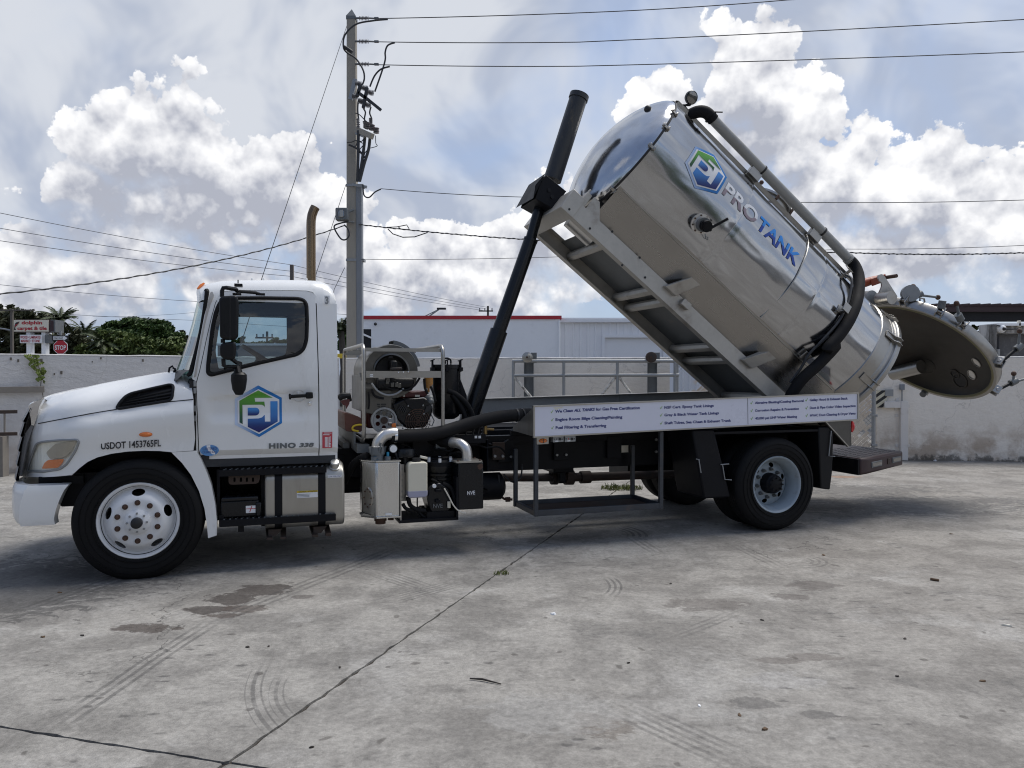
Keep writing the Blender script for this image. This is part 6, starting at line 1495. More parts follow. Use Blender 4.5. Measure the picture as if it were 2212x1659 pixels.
# ---------------------------------------------------------------- steps, battery, fuel tank
def steptread(ua, ub_, v0, v1, z, h): return MB().box((ua, v0, z - h), (ub_, v0 + .012, z)).box((ua, v0 + .012, z - .02), (ub_, v1, z - .004)).box((ua, v1 - .01, z - .01), (ub_, v1, z + .05))
def studs(parent, ua, ub_, v0, v1, z, n):
    rr = random.Random(2); mb = MB()
    for i in range(n):
        for k in range(2): mb.cyl((ua + (ub_ - ua) * (i + .5 + .25 * k) / n, v0 + (v1 - v0) * (.25 + .5 * k), z - .004), (ua + (ub_ - ua) * (i + .5 + .25 * k) / n, v0 + (v1 - v0) * (.25 + .5 * k), z + .004), .008, 6)
    obj('tread_stud', mb, M['galvdark'], parent)
s1 = obj('step', steptread(.645, 1.575, .06, .20, .905, .055), M['black'], truck, smooth=False); studs(s1, .66, 1.56, .07, .19, .905, 18)
s2 = obj('step', steptread(.645, 1.655, .03, .19, .465, .06), M['black'], truck, smooth=False); studs(s2, .66, 1.64, .04, .18, .465, 20)
obj('step_bracket', MB().box((.64, .1, .42), (.68, .75, .50)).box((.80, .1, .34), (.85, .14, .41)).box((1.0, .20, .36), (1.06, .6, .9)), M['black'], truck, smooth=False)
rp_ = poly(q6, [(472, 355), (868, 340), (865, 420), (850, 470), (820, 488), (520, 502), (490, 498), (474, 470)], .10)
obj('step_guard', sheet(MB(), rounded(rp_, .02, 3), [rounded(poly(q6, [(x_ - 14, 412), (x_ + 14, 410), (x_ + 14, 465), (x_ - 14, 468)], .10), .01, 2) for x_ in (548, 628, 702, 778)], .06, lambda u, z: (u, .10, z), lip=(0, .006, 0)), M['rust'], truck, smooth=False)
bt_ = obj('battery_box', MB().box((.655, .11, .47), (.98, .55, .62)).box((.66, .10, .615), (.975, .55, .655)).box((.95, .09, .47), (1.0, .55, .6)), M['blackgloss'], truck, bevel=.012)
obj('battery_label', quad(q6, [(688, 765), (828, 757), (828, 848), (690, 855)], .104), M['label'], bt_, smooth=False, fixn=False)
obj('battery_label_print', quad(q6, [(692, 798), (826, 792), (826, 800), (692, 806)], .1025).add([S(q6(*p), .1025) for p in ((732, 842), (742, 842), (768, 768), (758, 768))], [(0, 1, 2, 3)]), M['stickerred'], bt_, smooth=False, fixn=False)
obj('battery_shelf', MB().box((.64, .12, .40), (1.0, .7, .44)).box((.62, .18, .44), (.645, .75, .9)), M['black'], truck, smooth=False)
ft = rounded([(.09, .40), (.14, .345), (.66, .345), (.70, .40), (.70, .88), (.62, .925), (.20, .925), (.09, .84)], .07, 5)
ftank = obj('fuel_tank', MB().prism(ft, lambda p: (1.03, p[0], p[1]), lambda p: (1.742, p[0], p[1])), M['alu'], truck, bevel=.022, seg=3)
for ua in (1.115, 1.50):
    stp = [((p[0] - .4) * 1.008 + .4, (p[1] - .63) * 1.012 + .63) for p in ft]
    obj('strap', MB().grid([[(u, p[0], p[1]) for p in stp] for u in (ua, ua + .068)], close=True), M['black'], ftank)
for ua in (1.06, 1.46):
    obj('tank_bracket', MB().add([(ua, .12, .34), (ua + .12, .12, .34), (ua + .12, .75, .34), (ua, .75, .34), (ua + .0, .12, .28), (ua + .07, .12, .28), (ua + .07, .75, .55), (ua, .75, .55)], [(0, 1, 2, 3), (0, 4, 5, 1), (4, 5, 6, 7)]).bar((ua + .01, .05, .27), (ua + .0, .8, .32), .05, .02).bar((ua + .13, .05, .27), (ua + .15, .8, .32), .05, .02), M['rust'], ftank, smooth=False)
q = S(q6(1798, 300), .13); dcap = Vector((0.0, -.55, .84)).normalized()
fc = MB().lathe([(0, .06), (.036, .058), (.042, .05), (.042, .0), (.050, -.002), (.05, -.05)], (0, 0, 0), 'z', 28); fc.xform(Matrix.Translation((1.655, .145, .895)) @ dcap.to_track_quat('Z', 'Y').to_matrix().to_4x4())
obj('filler_cap', fc, M['cast'], ftank)
obj('caution_label', quad(q6, [(1322, 578), (1582, 566), (1584, 655), (1324, 668)], .086), M['label'], ftank, smooth=False, fixn=False)
obj('caution_band', quad(q6, [(1322, 580), (1582, 567), (1582, 590), (1322, 604)], .0845), M['yellow'], ftank, smooth=False, fixn=False)
obj('lettering', side_text(MB(), 'CAUTION / ATTENTION', q6, (1345, 600), (1575, 588), 17, .084, lift=.0012, bold=.01), M['ink'], ftank, smooth=False, fixn=False)
mb = MB()
for y_ in (618, 634, 650): mb.add([S(q6(*p), .0845) for p in ((1330, y_ + 2), (1480 if y_ > 630 else 1500, y_ - 4), (1480, y_ + 2), (1330, y_ + 8))], [(0, 1, 2, 3)])
obj('caution_print', mb, M['conduit'], ftank, smooth=False, fixn=False)
obj('fuel_label', quad(q6, [(1707, 383), (1880, 376), (1880, 410), (1707, 417)], .086), M['label'], ftank, smooth=False, fixn=False)
obj('lettering', side_text(MB(), 'CLEAR DIESEL ONLY', q6, (1712, 410), (1874, 403), 20, .0845, lift=.001, bold=0), M['navy'], ftank, smooth=False, fixn=False)

# ---------------------------------------------------------------- exhaust stack
st_pts = [(1.60, 2.44, .9), (1.60, 2.44, 3.55), (1.602, 2.44, 3.62), (1.612, 2.44, 3.69), (1.632, 2.44, 3.75), (1.652, 2.44, 3.79)]
mb = MB().tube(st_pts[:3] + st_pts[3:], .056, 20, caps=False)
obj('exhaust_stack', mb, M['stack'], truck)

# ---------------------------------------------------------------- vacuum pump group behind the cab
def P2(x, y, v): return S(c2(x, y), v)
def elbow(mb, pts, r, n=18): return mb.tube(spline(pts, 6, False), r, n)
# catch box: folded stainless, clipped corners
a, b = P2(385, 1035, .08), P2(622, 1388, .08)
u0, u1, z1, z0 = a.x, b.x, .925, .40
pl_ = [(u0, .22), (u0, .36), (u0 + .06, .44), (u1, .44), (u1, .08), (u0 + .12, .08)]
cb = obj('catch_box', MB().prism(pl_, lambda p: (p[0], p[1], z0 + (.03 if p[1] > .2 else 0)), lambda p: (p[0], p[1], z1)), M['brushed'], truck, bevel=.012)
obj('box_lid', MB().prism([((p[0] - (u0 + u1) / 2) * 1.05 + (u0 + u1) / 2, (p[1] - .26) * 1.06 + .26) for p in pl_], lambda p: (p[0], p[1], z1), lambda p: (p[0], p[1], z1 + .012)), M['brushed'], cb, smooth=False)
obj('box_foot', MB().prism([((p[0] - (u0 + u1) / 2) * 1.05 + (u0 + u1) / 2, (p[1] - .26) * 1.06 + .26) for p in pl_], lambda p: (p[0], p[1], z0 - .008), lambda p: (p[0], p[1], z0 + .006)), M['brushed'], cb, smooth=False)
q = P2(428, 1260, .15); fln = MB().lathe([(0, -.012), (.09, -.012), (.10, -.004), (.10, .02)], (0, 0, 0), 'y', 28); fln.xform(Matrix.Translation((u0 + .055, .155, q.z)) @ Matrix.Rotation(R(-48), 4, 'Z') @ Matrix.Diagonal((.55, 1, 1, 1)))
obj('inspection_flange', fln, M['satin'], cb)
mb = MB()
for k in range(8):
    t = 2 * math.pi * k / 8; p = Matrix.Translation((u0 + .055, .155, q.z)) @ Matrix.Rotation(R(-48), 4, 'Z') @ Vector((.045 * math.cos(t), -.016, .085 * math.sin(t))); mb.sphere(p, .008, 8, 5)
obj('flange_bolt', mb, M['nut'], cb)
obj('drain', MB().cyl((u1 - .16, .25, z0), (u1 - .16, .25, z0 - .06), .06, 16).cyl((u1 - .16, .25, z0 - .05), (u1 - .16, .25, z0 - .09), .05, 16).cyl((u1 - .06, .25, z0 - .01), (u1 - .06, .25, z0 - .06), .03, 12), M['nut'], cb)
obj('box_label', quad(c2, [(527, 1362), (570, 1360), (570, 1372), (527, 1375)], .074), M['label'], cb, smooth=False, fixn=False)
e1_ = P2(475, 940, .25)
el = MB(); elbow(el, [(e1_.x, .25, .98), (e1_.x, .25, 1.05), (e1_.x + .015, .25, 1.11), (e1_.x + .07, .255, 1.165), (e1_.x + .14, .26, 1.18), (e1_.x + .18, .27, 1.18)], .058, 20)
el.lathe([(.058, 0), (.064, .004), (.064, .012), (.058, .016)], (e1_.x, .25, 1.05), 'z', 24)
obj('suction_elbow', el, M['cast'], truck, angle=45)
vb = MB().cyl((e1_.x, .25, .93), (e1_.x, .25, .985), .062, 18).cyl((e1_.x, .25, .985), (e1_.x, .25, 1.05), .074, 18)
for k in range(4): t = k * math.pi / 2 + .4; vb.bar((e1_.x + .075 * math.cos(t), .25 + .075 * math.sin(t), 1.0), (e1_.x + .085 * math.cos(t), .25 + .085 * math.sin(t), 1.06), .02, .02)
vb.bar((e1_.x + .01, .17, 1.02), (e1_.x + .02, .165, 1.10), .02, .012); vb.cyl((e1_.x - .04, .2, .93), (e1_.x - .04, .2, .965), .03, 12).cyl((e1_.x + .09, .2, .93), (e1_.x + .09, .2, .965), .03, 12)
obj('valve_body', vb, M['galvdark'], truck)
for (x_, y0, y1) in ((543, 998, 962), (462, 1008, 992)):
    q0, q1_ = P2(x_, y0, .2), P2(x_, y1, .2); obj('relief_cap', MB().cyl(q0, q1_, .013, 12).cyl(q0, q0 - Vector((0, 0, .03)), .02, 12), M['bluetap'], truck)
# big black hose to the tank side
hp_ = [P2(560, 858, .27), P2(640, 858, .28), P2(760, 852, .30), P2(880, 835, .34), P2(1000, 800, .38), P2(1120, 765, .42), P2(1250, 735, .46), P2(1370, 722, .50), P2(1450, 715, .56), P2(1560, 720, .65)]
obj('suction_hose', MB().tube(spline(hp_, 5, False), .066, 20), M['rubber'], truck)
obj('hose_clamp', MB().cyl(P2(577, 858, .272), P2(595, 858, .276), .069, 24), M['chrome'], truck)
hh = P2(1385, 722, .5); obj('hose_band', MB().cyl(P2(1378, 722, .502), P2(1388, 721, .504), .072, 20).cyl(P2(1412, 719, .52), P2(1420, 718, .525), .071, 20), M['ink'], truck)
rh = [P2(410, 985, .28), P2(370, 1000, .33), P2(320, 1040, .40), P2(285, 1100, .48), P2(255, 1160, .6)]
mb = MB(); sp_h = spline(rh, 8, False); mb.tube(sp_h, [.034 + .004 * (i % 2) for i in range(len(sp_h))], 14); obj('ribbed_hose', mb, M['rubber'], truck)
# gauge, cap, reservoir
q = P2(577, 940, .2); obj('gauge', MB().lathe([(0, -.02), (.036, -.02), (.040, -.012), (.040, .02), (0, .02)], q, 'y', 28), M['galvdark'], truck)
obj('gauge_face', MB().lathe([(0, -.0215), (.034, -.0215)], q, 'y', 28).bar((q.x - .01, q.y - .023, q.z + .012), (q.x + .016, q.y - .023, q.z - .018), .004, .003), M['label'], truck, fixn=False)
obj('gauge_pipe', MB().tube([(q.x + .02, q.y + .01, q.z - .03), (q.x + .05, q.y + .02, q.z - .1), (q.x + .07, q.y + .03, q.z - .2)], .01, 8), M['ink'], truck)
q = P2(657, 960, .25); obj('breather_cap', MB().lathe([(0, .035), (.02, .035), (.09, .03), (.095, .02), (.095, -.045), (.085, -.05), (.03, -.05), (.03, -.2)], q, 'z', 28), M['blackgloss'], truck)
obj('stand_pipe', MB().cyl((q.x, q.y + .2, 1.20), (q.x, q.y + .2, 1.0), .03, 12), M['black'], truck)
# milky oil bottle on its plate
a, b = P2(672, 1030, .10), P2(800, 1255, .10)
bo = rounded([(a.x, b.z + .02), (a.x + .015, b.z), (b.x - .015, b.z), (b.x, b.z + .02), (b.x, a.z - .01), (b.x - .02, a.z), (a.x + .03, a.z), (a.x, a.z - .03)], .02, 3)
ob_ = obj('oil_bottle', MB().side(bo, .08, .22), M['bottle'], truck, bevel=.012)
zl = P2(735, 1212, .08).z
lo = [p for p in bo if p[1] < zl - .005] ; lo = [(a.x + .001, zl)] + [p for p in bo if p[1] < zl] + [(b.x - .001, zl)]
lo2 = [(a.x - .0015, zl), (a.x - .0015, b.z + .015), (a.x + .02, b.z - .0015), (b.x - .02, b.z - .0015), (b.x + .0015, b.z + .015), (b.x + .0015, zl)]
obj('bottle_fluid', MB().side(lo2, .0785, .2215), M['fluid'], ob_, bevel=.012)
obj('bottle_cap', MB().cyl(((a.x + b.x) / 2, .15, a.z - .005), ((a.x + b.x) / 2, .15, a.z + .035), .042, 18), M['ink'], ob_)
obj('backing_plate', MB().box((u1 + .002, .075, .35), (u1 + .014, .35, .90)).box((u1 + .014, .225, .52), (u1 + .09, .235, .88)), M['satin'], truck, smooth=False)
mb = MB()
for k in range(6): mb.cyl((u1 + .045, .224, .56 + k * .055), (u1 + .045, .215, .56 + k * .055), .008, 6)
obj('plate_bolt', mb, M['galv'], truck)
obj('pump_tray', MB().add([(u1 - .01, .06, .335), (2.83, .06, .335), (2.83, .6, .335), (u1 - .01, .6, .335), (u1 - .01, .06, .36), (2.83, .06, .36), (2.83, .6, .36), (u1 - .01, .6, .36)], [(0, 3, 2, 1), (4, 5, 6, 7), (0, 1, 5, 4), (1, 2, 6, 5), (2, 3, 7, 6), (3, 0, 4, 7)]).box((2.81, .06, .34), (2.83, .6, .75)), M['black'], truck, smooth=False)
# pump: finned cylinder, flange, lower housing
pc = P2(885, 1080, .30)
pm = MB().lathe([(0, -.42), (.15, -.42), (.155, -.36), (.15, -.30)] + [x for k in range(7) for x in ((.135, -.29 + k * .04), (.152, -.283 + k * .04), (.152, -.266 + k * .04), (.135, -.26 + k * .04))] + [(.15, .02), (.15, .05), (0, .05)], (pc.x, .32, pc.z), 'z', 32)
pump = obj('vacuum_pump', pm, M['blackgloss'], truck)
obj('pump_head', MB().lathe([(0, .075), (.10, .075), (.11, .06), (.145, .058), (.148, .03), (.148, .02)], (pc.x, .32, pc.z + .03), 'z', 30), M['black'], pump)
for k in range(6): t = 2 * math.pi * k / 6 + .3; obj('head_bolt', MB().cyl((pc.x + .125 * math.cos(t), .32 + .125 * math.sin(t), pc.z + .08), (pc.x + .125 * math.cos(t), .32 + .125 * math.sin(t), pc.z + .125), .016, 6), M['label'], pump, smooth=False)
obj('pump_housing', MB().side(rounded([sp(c2(*p), .12) for p in ((808, 1190), (880, 1160), (945, 1200), (965, 1290), (940, 1370), (830, 1375), (800, 1280))], .03, 3), .12, .40), M['blackgloss'], pump, bevel=.015)
obj('pump_foot', MB().box((P2(800, 1340, .1).x, .1, .36), (2.80, .5, .42)), M['black'], pump, smooth=False)
tm_ = MB(); side_text(tm_, 'NVE', c2, (838, 1327), (900, 1325), 26, .112, lift=.002, bold=.02); obj('lettering', tm_, M['galvdark'], pump, smooth=False, fixn=False)
q = P2(846, 1184, .11); obj('pump_gauge', MB().lathe([(0, -.014), (.018, -.014), (.02, .01)], q, 'y', 20), M['label'], pump)
obj('pump_handle', MB().bar(P2(855, 1215, .09), P2(892, 1212, .09), .02, .03).bar(P2(855, 1285, .09), P2(885, 1280, .09), .02, .03), M['black'], pump, bevel=.004)
for pts, r in (([(675, 1255), (690, 1310), (740, 1340), (790, 1345)], .022), ([(740, 1320), (760, 1370), (800, 1390), (860, 1375)], .014), ([(735, 1258), (736, 1340), (750, 1390)], .007), ([(640, 1300), (660, 1330), (700, 1345)], .018), ([(900, 1170), (950, 1190), (975, 1250), (985, 1340)], .02), ([(830, 1140), (880, 1170), (910, 1240), (915, 1300)], .010)):
    obj('oil_hose', MB().tube(spline([P2(*p, .14) for p in pts], 5, False), r, 10), M['rubber'], pump)
obj('copper_pipe', MB().tube(spline([P2(*p, .06) for p in ((912, 1200), (940, 1250), (975, 1315), (1015, 1352), (1050, 1362))], 5, False), .007, 8), M['cream'], pump)
obj('sight_glass', MB().cyl(P2(942, 1285, .1), P2(942, 1325, .1), .018, 12), M['bottle'], pump)
obj('cream_grip', MB().bar(P2(752, 992, .2), P2(800, 1003, .2), .03, .025), M['cream'], truck, bevel=.006)
# black oil catch box with cast elbow
a, b = P2(1005, 1035, .05), P2(1168, 1332, .05); c_ = P2(948, 1005, .32)
nb = MB().prism([(a.x, .05), (b.x, .05), (b.x - .02, .42), (c_.x - .03, .42), (c_.x, .30)], lambda p: (p[0], p[1], b.z), lambda p: (p[0], p[1], a.z))
nbo = obj('oil_catch_box', nb, M['blackgloss'], truck, bevel=.010)
obj('box_plate', MB().prism(rounded([(a.x - .03, .04), (b.x - .005, .04), (b.x - .005, .30), (a.x - .03, .30)], .04, 3), lambda p: (p[0], p[1], a.z + .001), lambda p: (p[0], p[1], a.z + .016)), M['alu'], nbo, smooth=False)
mb = MB()
for (u, v) in ((a.x, .07), (b.x - .03, .07), (b.x - .03, .27), (a.x, .27)): mb.cyl((u, v, a.z + .016), (u, v, a.z + .028), .012, 6)
obj('plate_bolt', mb, M['nut'], nbo)
em = P2(1060, 1010, .17)
el = MB(); elbow(el, [(em.x, .17, a.z + .01), (em.x, .17, a.z + .07), (em.x - .012, .18, a.z + .13), (em.x - .05, .23, a.z + .17), (em.x - .10, .30, a.z + .18), (em.x - .13, .34, a.z + .18)], .052, 18)
obj('discharge_elbow', el, M['cast'], truck, angle=45)
obj('discharge_hose', MB().tube(spline([(em.x - .12, .33, a.z + .18), (em.x - .22, .45, a.z + .195), (em.x - .34, .60, a.z + .22), (em.x - .5, .8, a.z + .23)], 5, False), .064, 16), M['rubber'], truck)
obj('name_plate', quad(c2, [(1057, 1218), (1115, 1212), (1116, 1248), (1057, 1252)], .046), M['ink'], nbo, smooth=False, fixn=False)
obj('lettering', side_text(MB(), 'NVE', c2, (1061, 1242), (1112, 1238), 24, .045, lift=.001, bold=.01), M['label'], nbo, smooth=False, fixn=False)
obj('rust_patch', sheet(MB(), rounded(poly(c2, [(1128, 1045), (1160, 1036), (1166, 1062), (1148, 1080), (1130, 1070)], .048), .01, 2), [], .05, lambda u, z: (u, .0485, z)), M['nut'], nbo, fixn=False)
# tall filter canister
ca, cb_ = P2(925, 385, 1.0), P2(925, 745, 1.0); rr_ = .155
can = obj('filter_canister', MB().lathe([(0, cb_.z - .0), (.09, cb_.z), (rr_ - .02, cb_.z + .03), (rr_, cb_.z + .07), (rr_, ca.z - .06), (rr_ + .012, ca.z - .055), (rr_ + .012, ca.z - .01), (0, ca.z)], (ca.x, 1.0, 0), 'z', 36), M['blackgloss'], truck)
for k in range(6):
    t = 2 * math.pi * k / 6 + .35; cu, cv = ca.x + (rr_ + .02) * math.cos(t), 1.0 + (rr_ + .02) * math.sin(t)
    obj('lid_clamp', MB().cyl((cu, cv, ca.z - .09), (cu, cv, ca.z + .035), .008, 8).box((cu - .02, cv - .02, ca.z - .08), (cu + .02, cv + .02, ca.z - .04)).bar((cu - .02, cv, ca.z + .03), (cu + .02, cv, ca.z + .045), .012, .012), M['black'], can, smooth=False)
obj('lid_handle', MB().tube(spline([(ca.x - .05, 1.0, ca.z), (ca.x - .045, 1.0, ca.z + .045), (ca.x, 1.0, ca.z + .06), (ca.x + .045, 1.0, ca.z + .045), (ca.x + .05, 1.0, ca.z)], 4, False), .010, 8), M['black'], can)
obj('side_chute', MB().side([(ca.x + rr_ - .02, cb_.z + .05), (ca.x + rr_ + .06, cb_.z + .05), (ca.x + rr_ + .06, ca.z - .35), (ca.x + rr_ - .02, ca.z - .15)], .93, 1.07), M['black'], can, bevel=.01)
for pts, r in (([(930, 560), (985, 585), (1050, 640), (1085, 700), (1095, 740)], .030), ([(960, 590), (1000, 640), (1035, 700), (1048, 745)], .028)):
    obj('hydraulic_hose', MB().tube(spline([P2(*p, .85) for p in pts], 5, False), r, 12), M['rubber'], truck)
# control valves, brackets and clutter on the frame
hv = MB()
for (x0, y0, x1, y1, v0, v1) in ((985, 850, 1185, 905, .45, .75), (1050, 830, 1100, 870, .5, .7), (700, 880, 930, 990, .5, .9), (1190, 880, 1200, 1090, .5, .8), (800, 1000, 950, 1020, .4, .7)):
    a, b = P2(x0, y0, v0), P2(x1, y1, v0); hv.box((a.x, v0, b.z), (b.x, v1, a.z))
obj('valve_bank', hv, M['black'], truck, bevel=.01)
for k, x_ in enumerate((1062, 1108, 1142, 1168)): obj('valve_lever', MB().cyl(P2(x_ - 10, 850, .46), P2(x_ + 4, 785, .46), .008, 8).sphere(P2(x_ + 4, 785, .46), .014, 8, 6), M['ink'], truck)
for x_ in (1118, 1143): a, b = P2(x_ - 8, 856, .44), P2(x_ + 8, 872, .44); obj('valve_tag', MB().box((a.x, .44, b.z), (b.x, .446, a.z)), M['label'], truck, smooth=False)
obj('brass_fitting', MB().cyl(P2(1180, 790, .5), P2(1180, 845, .5), .02, 10).cyl(P2(1170, 810, .5), P2(1235, 815, .5), .012, 8), M['orange'] if False else paint('brass', (0.35, 0.24, 0.10), 0.4, 0.2, 9, metal=0.8), truck)
a, b = P2(1225, 900, .70), P2(1305, 1010, .70); obj('frame_bracket', MB().box((a.x, .69, b.z), (b.x, .72, a.z)), M['rust'], truck, bevel=.004)
mb = MB()
for x_ in (1240, 1292): q = P2(x_, 988, .69); obj('frame_bolt', MB().cyl(q, q - Vector((0, .02, 0)), .016, 8), M['galv'], truck)
for pts in ([(1265, 1110), (1275, 1170), (1300, 1165)], [(1300, 1105), (1340, 1150), (1370, 1160)], [(1420, 1040), (1415, 1110), (1400, 1140), (1360, 1150)], [(1200, 905), (1260, 920), (1330, 880)], [(660, 1000), (700, 1060), (690, 1110)]):
    obj('loose_cable', MB().tube(spline([P2(*p, .72) for p in pts], 5, False), .009, 6), M['wire'], truck)
rc_ = random.Random(17)
for k in range(16):
    a = P2(rc_.uniform(620, 1180), rc_.uniform(860, 1010), rc_.uniform(.35, .7)); d1_, d2_ = rc_.uniform(-.25, .3), rc_.uniform(-.2, .06)
    obj('loose_hose', MB().tube(spline([a, a + Vector((d1_ * .4, -.04, d2_ + rc_.uniform(-.05, .1))), a + Vector((d1_, rc_.uniform(-.05, .1), d2_)), a + Vector((d1_ * 1.5, .1, d2_ - .12))], 5, False), rc_.choice((.007, .010, .016)), 7), M['rubber'], truck)
obj('dark_backing', MB().box((2.05, .62, .995), (2.72, 1.5, 1.08)).box((2.95, .52, 1.0), (3.2, .74, 1.22)), M['black'], truck, bevel=.02)  # added boxes, a black backing that darkens the gaps behind the pump group
# ---------------------------------------------------------------- sign panels, hanging rack, guards, lamps, bumper
a0, a1, b0_, b1 = S((1155, 879)), S((1853, 850)), S((1157, 943)), S((1850, 905))
sl = (a1.z - a0.z) / (a1.x - a0.x)
UA, UB = 3.595, 7.60; zA, zB_ = a0.z, a0.z + sl * (UB - UA); hP = .298
def pz(u): return a0.z + sl * (u - a0.x)
sgn = obj('sign_panel', MB().add([(UA, 0, pz(UA) - hP), (UB, 0, pz(UB) - hP), (UB, 0, pz(UB)), (UA, 0, pz(UA)), (UA, .02, pz(UA) - hP), (UB, .02, pz(UB) - hP), (UB, .02, pz(UB)), (UA, .02, pz(UA))], [(0, 1, 2, 3), (7, 6, 5, 4), (0, 4, 5, 1), (1, 5, 6, 2), (2, 6, 7, 3), (3, 7, 4, 0)]), M['signwhite'], truck, smooth=False)
obj('panel_trim', MB().bar((UA - .01, .005, pz(UA) + .006), (UB + .01, .005, pz(UB) + .006), .03, .014).bar((UA - .01, .005, pz(UA) - hP - .005), (UB + .01, .005, pz(UB) - hP - .005), .03, .014).bar((UA - .004, .005, pz(UA) - hP), (UA - .004, .005, pz(UA)), .03, .016, up=(1, 0, 0)).bar((UB + .004, .005, pz(UB) - hP), (UB + .004, .005, pz(UB)), .03, .02, up=(1, 0, 0)), M['alu'], sgn, smooth=False)
obj('panel_end', MB().add([(UA - .004, .0, pz(UA)), (UA - .004, .0, pz(UA) - hP), (UA - .02, .62, pz(UA) - hP + .02), (UA - .02, .60, pz(UA) - hP + .06)], [(0, 1, 2, 3)]).add([(UA + .004, .0, pz(UA)), (UA + .004, .0, pz(UA) - hP), (UA - .012, .62, pz(UA) - hP + .02), (UA - .012, .60, pz(UA) - hP + .06)], [(3, 2, 1, 0)]), M['alu'], sgn, smooth=False)
obj('panel_deck', MB().add([(UA, .02, pz(UA) - .26), (UB, .02, pz(UB) - .26), (UB, .74, pz(UB) - .27), (UA, .74, pz(UA) - .27), (UA, .02, pz(UA) - .28), (UB, .02, pz(UB) - .28), (UB, .74, pz(UB) - .29), (UA, .74, pz(UA) - .29)], [(0, 3, 2, 1), (4, 5, 6, 7), (0, 1, 5, 4), (2, 3, 7, 6), (1, 2, 6, 5), (3, 0, 4, 7)]), M['galvdark'], sgn, smooth=False)
LN = [('We Clean', 'ALL TANKS', 'for Gas Free Certification', (219, 138), (332, 131), (338, 131), (472, 124), (478, 124), (757, 114)),
      ('Engine Room Bilge Cleaning/Painting', (221, 190), (646, 172)), ('Fuel Filtering & Transferring', (222, 241), (544, 227)),
      ('NSF Cert. Epoxy Tank Linings', (913, 112), (1227, 99)), ('Gray & Black Water Tank Linings', (913, 160), (1260, 146)), ('Shaft Tubes, Sea Chest & Exhaust Trunk', (914, 211), (1338, 194)),
      ('Abrasive Blasting/Coating Removal', (1488, 82), (1799, 68)), ('Corrosion Repairs & Prevention', (1489, 131), (1769, 118)), ('40,000 psi UHP Water Blasting', (1490, 181), (1757, 168)),
      ('Galley Hood & Exhaust Stack', (1837, 64), (2079, 53)), ('Duct & Pipe Color Video Inspection', (1838, 114), (2129, 100)), ('HVAC Duct Cleaning & Dryer Vents', (1839, 162), (2129, 148))]
for ln in LN:
    mb = MB(); first = ln[3] if len(ln) > 3 else ln[1]
    hpx = 17.5 if first[0] < 800 else (16 if first[0] < 1300 else 14.5)
    if len(ln) > 3:
        side_text(mb, ln[0], q8, ln[3], ln[4], hpx, 0, lift=.002, bold=.034); side_text(mb, ln[1], q8, ln[5], ln[6], hpx, 0, lift=.002, bold=.042, shear=.25); side_text(mb, ln[2], q8, ln[7], ln[8], hpx, 0, lift=.002, bold=.034)
    else: side_text(mb, ln[0], q8, ln[1], ln[2], hpx, 0, lift=.002, bold=.034)
    obj('lettering', mb, M['navy'], sgn, smooth=False, fixn=False)
    x_, y_ = first; tk = MB()
    tk.add([S(q8(*p), -.002) for p in ((x_ - 28, y_ - 7), (x_ - 22, y_ + 4), (x_ - 11, y_ - 18), (x_ - 14, y_ - 18), (x_ - 22, y_ - 4), (x_ - 25, y_ - 9))], [(0, 1, 2, 3, 4, 5)])
    obj('tick_mark', tk, M['tick'], sgn, smooth=False, fixn=False)
obj('panel_seam', MB().bar(S(q8(1443, 42), -.002), S(q8(1446, 212), -.002), .004, .004, up=(1, 0, 0)), M['galv'], sgn, smooth=False)
obj('vinyl_tear', MB().add([S(q8(*p), -.0022) for p in ((205, 104), (272, 98), (262, 108), (235, 112), (238, 120), (222, 118))], [tuple(range(6))]), M['cream'], sgn, smooth=False, fixn=False)
fz0, fz1 = S(c3(0, 345), 2.4), S(c3(1850, 285), 2.4); fs = (fz1.z - fz0.z) / (fz1.x - fz0.x); fz = lambda u: fz0.z + fs * (u - fz0.x)
def fslab(v0, v1, za, zb): return MB().add([(3.45, v0, fz(3.45) + za), (7.6, v0, fz(7.6) + za), (7.6, v0, fz(7.6) + zb), (3.45, v0, fz(3.45) + zb), (3.45, v1, fz(3.45) + za), (7.6, v1, fz(7.6) + za), (7.6, v1, fz(7.6) + zb), (3.45, v1, fz(3.45) + zb)], [(0, 1, 2, 3), (7, 6, 5, 4), (0, 4, 5, 1), (1, 5, 6, 2), (2, 6, 7, 3), (3, 7, 4, 0)])
fp = obj('far_side_panel', fslab(2.38, 2.40, -.31, -.012), M['galv'], truck, smooth=False)
obj('panel_trim', fslab(2.30, 2.41, -.010, .0), M['alu'], fp, smooth=False)
obj('panel_seam', MB().bar((5.72, 2.375, fz(5.72) - .30), (5.72, 2.375, fz(5.72) - .02), .006, .004, up=(1, 0, 0)), M['galv'], fp, smooth=False)
obj('panel_brace', MB().add([(3.45, 2.37, fz(3.45) - .02), (3.62, 2.37, fz(3.45) - .28), (3.66, 2.37, fz(3.45) - .26), (3.52, 2.37, fz(3.45) - .0)], [(0, 1, 2, 3)]), M['alu'], fp, smooth=False)
obj('deck_rail', MB().box((3.5, 1.66, 1.09), (7.6, 2.38, 1.12)).box((3.6, .74, 1.09), (7.6, .8, 1.15)), M['black'], truck, smooth=False)
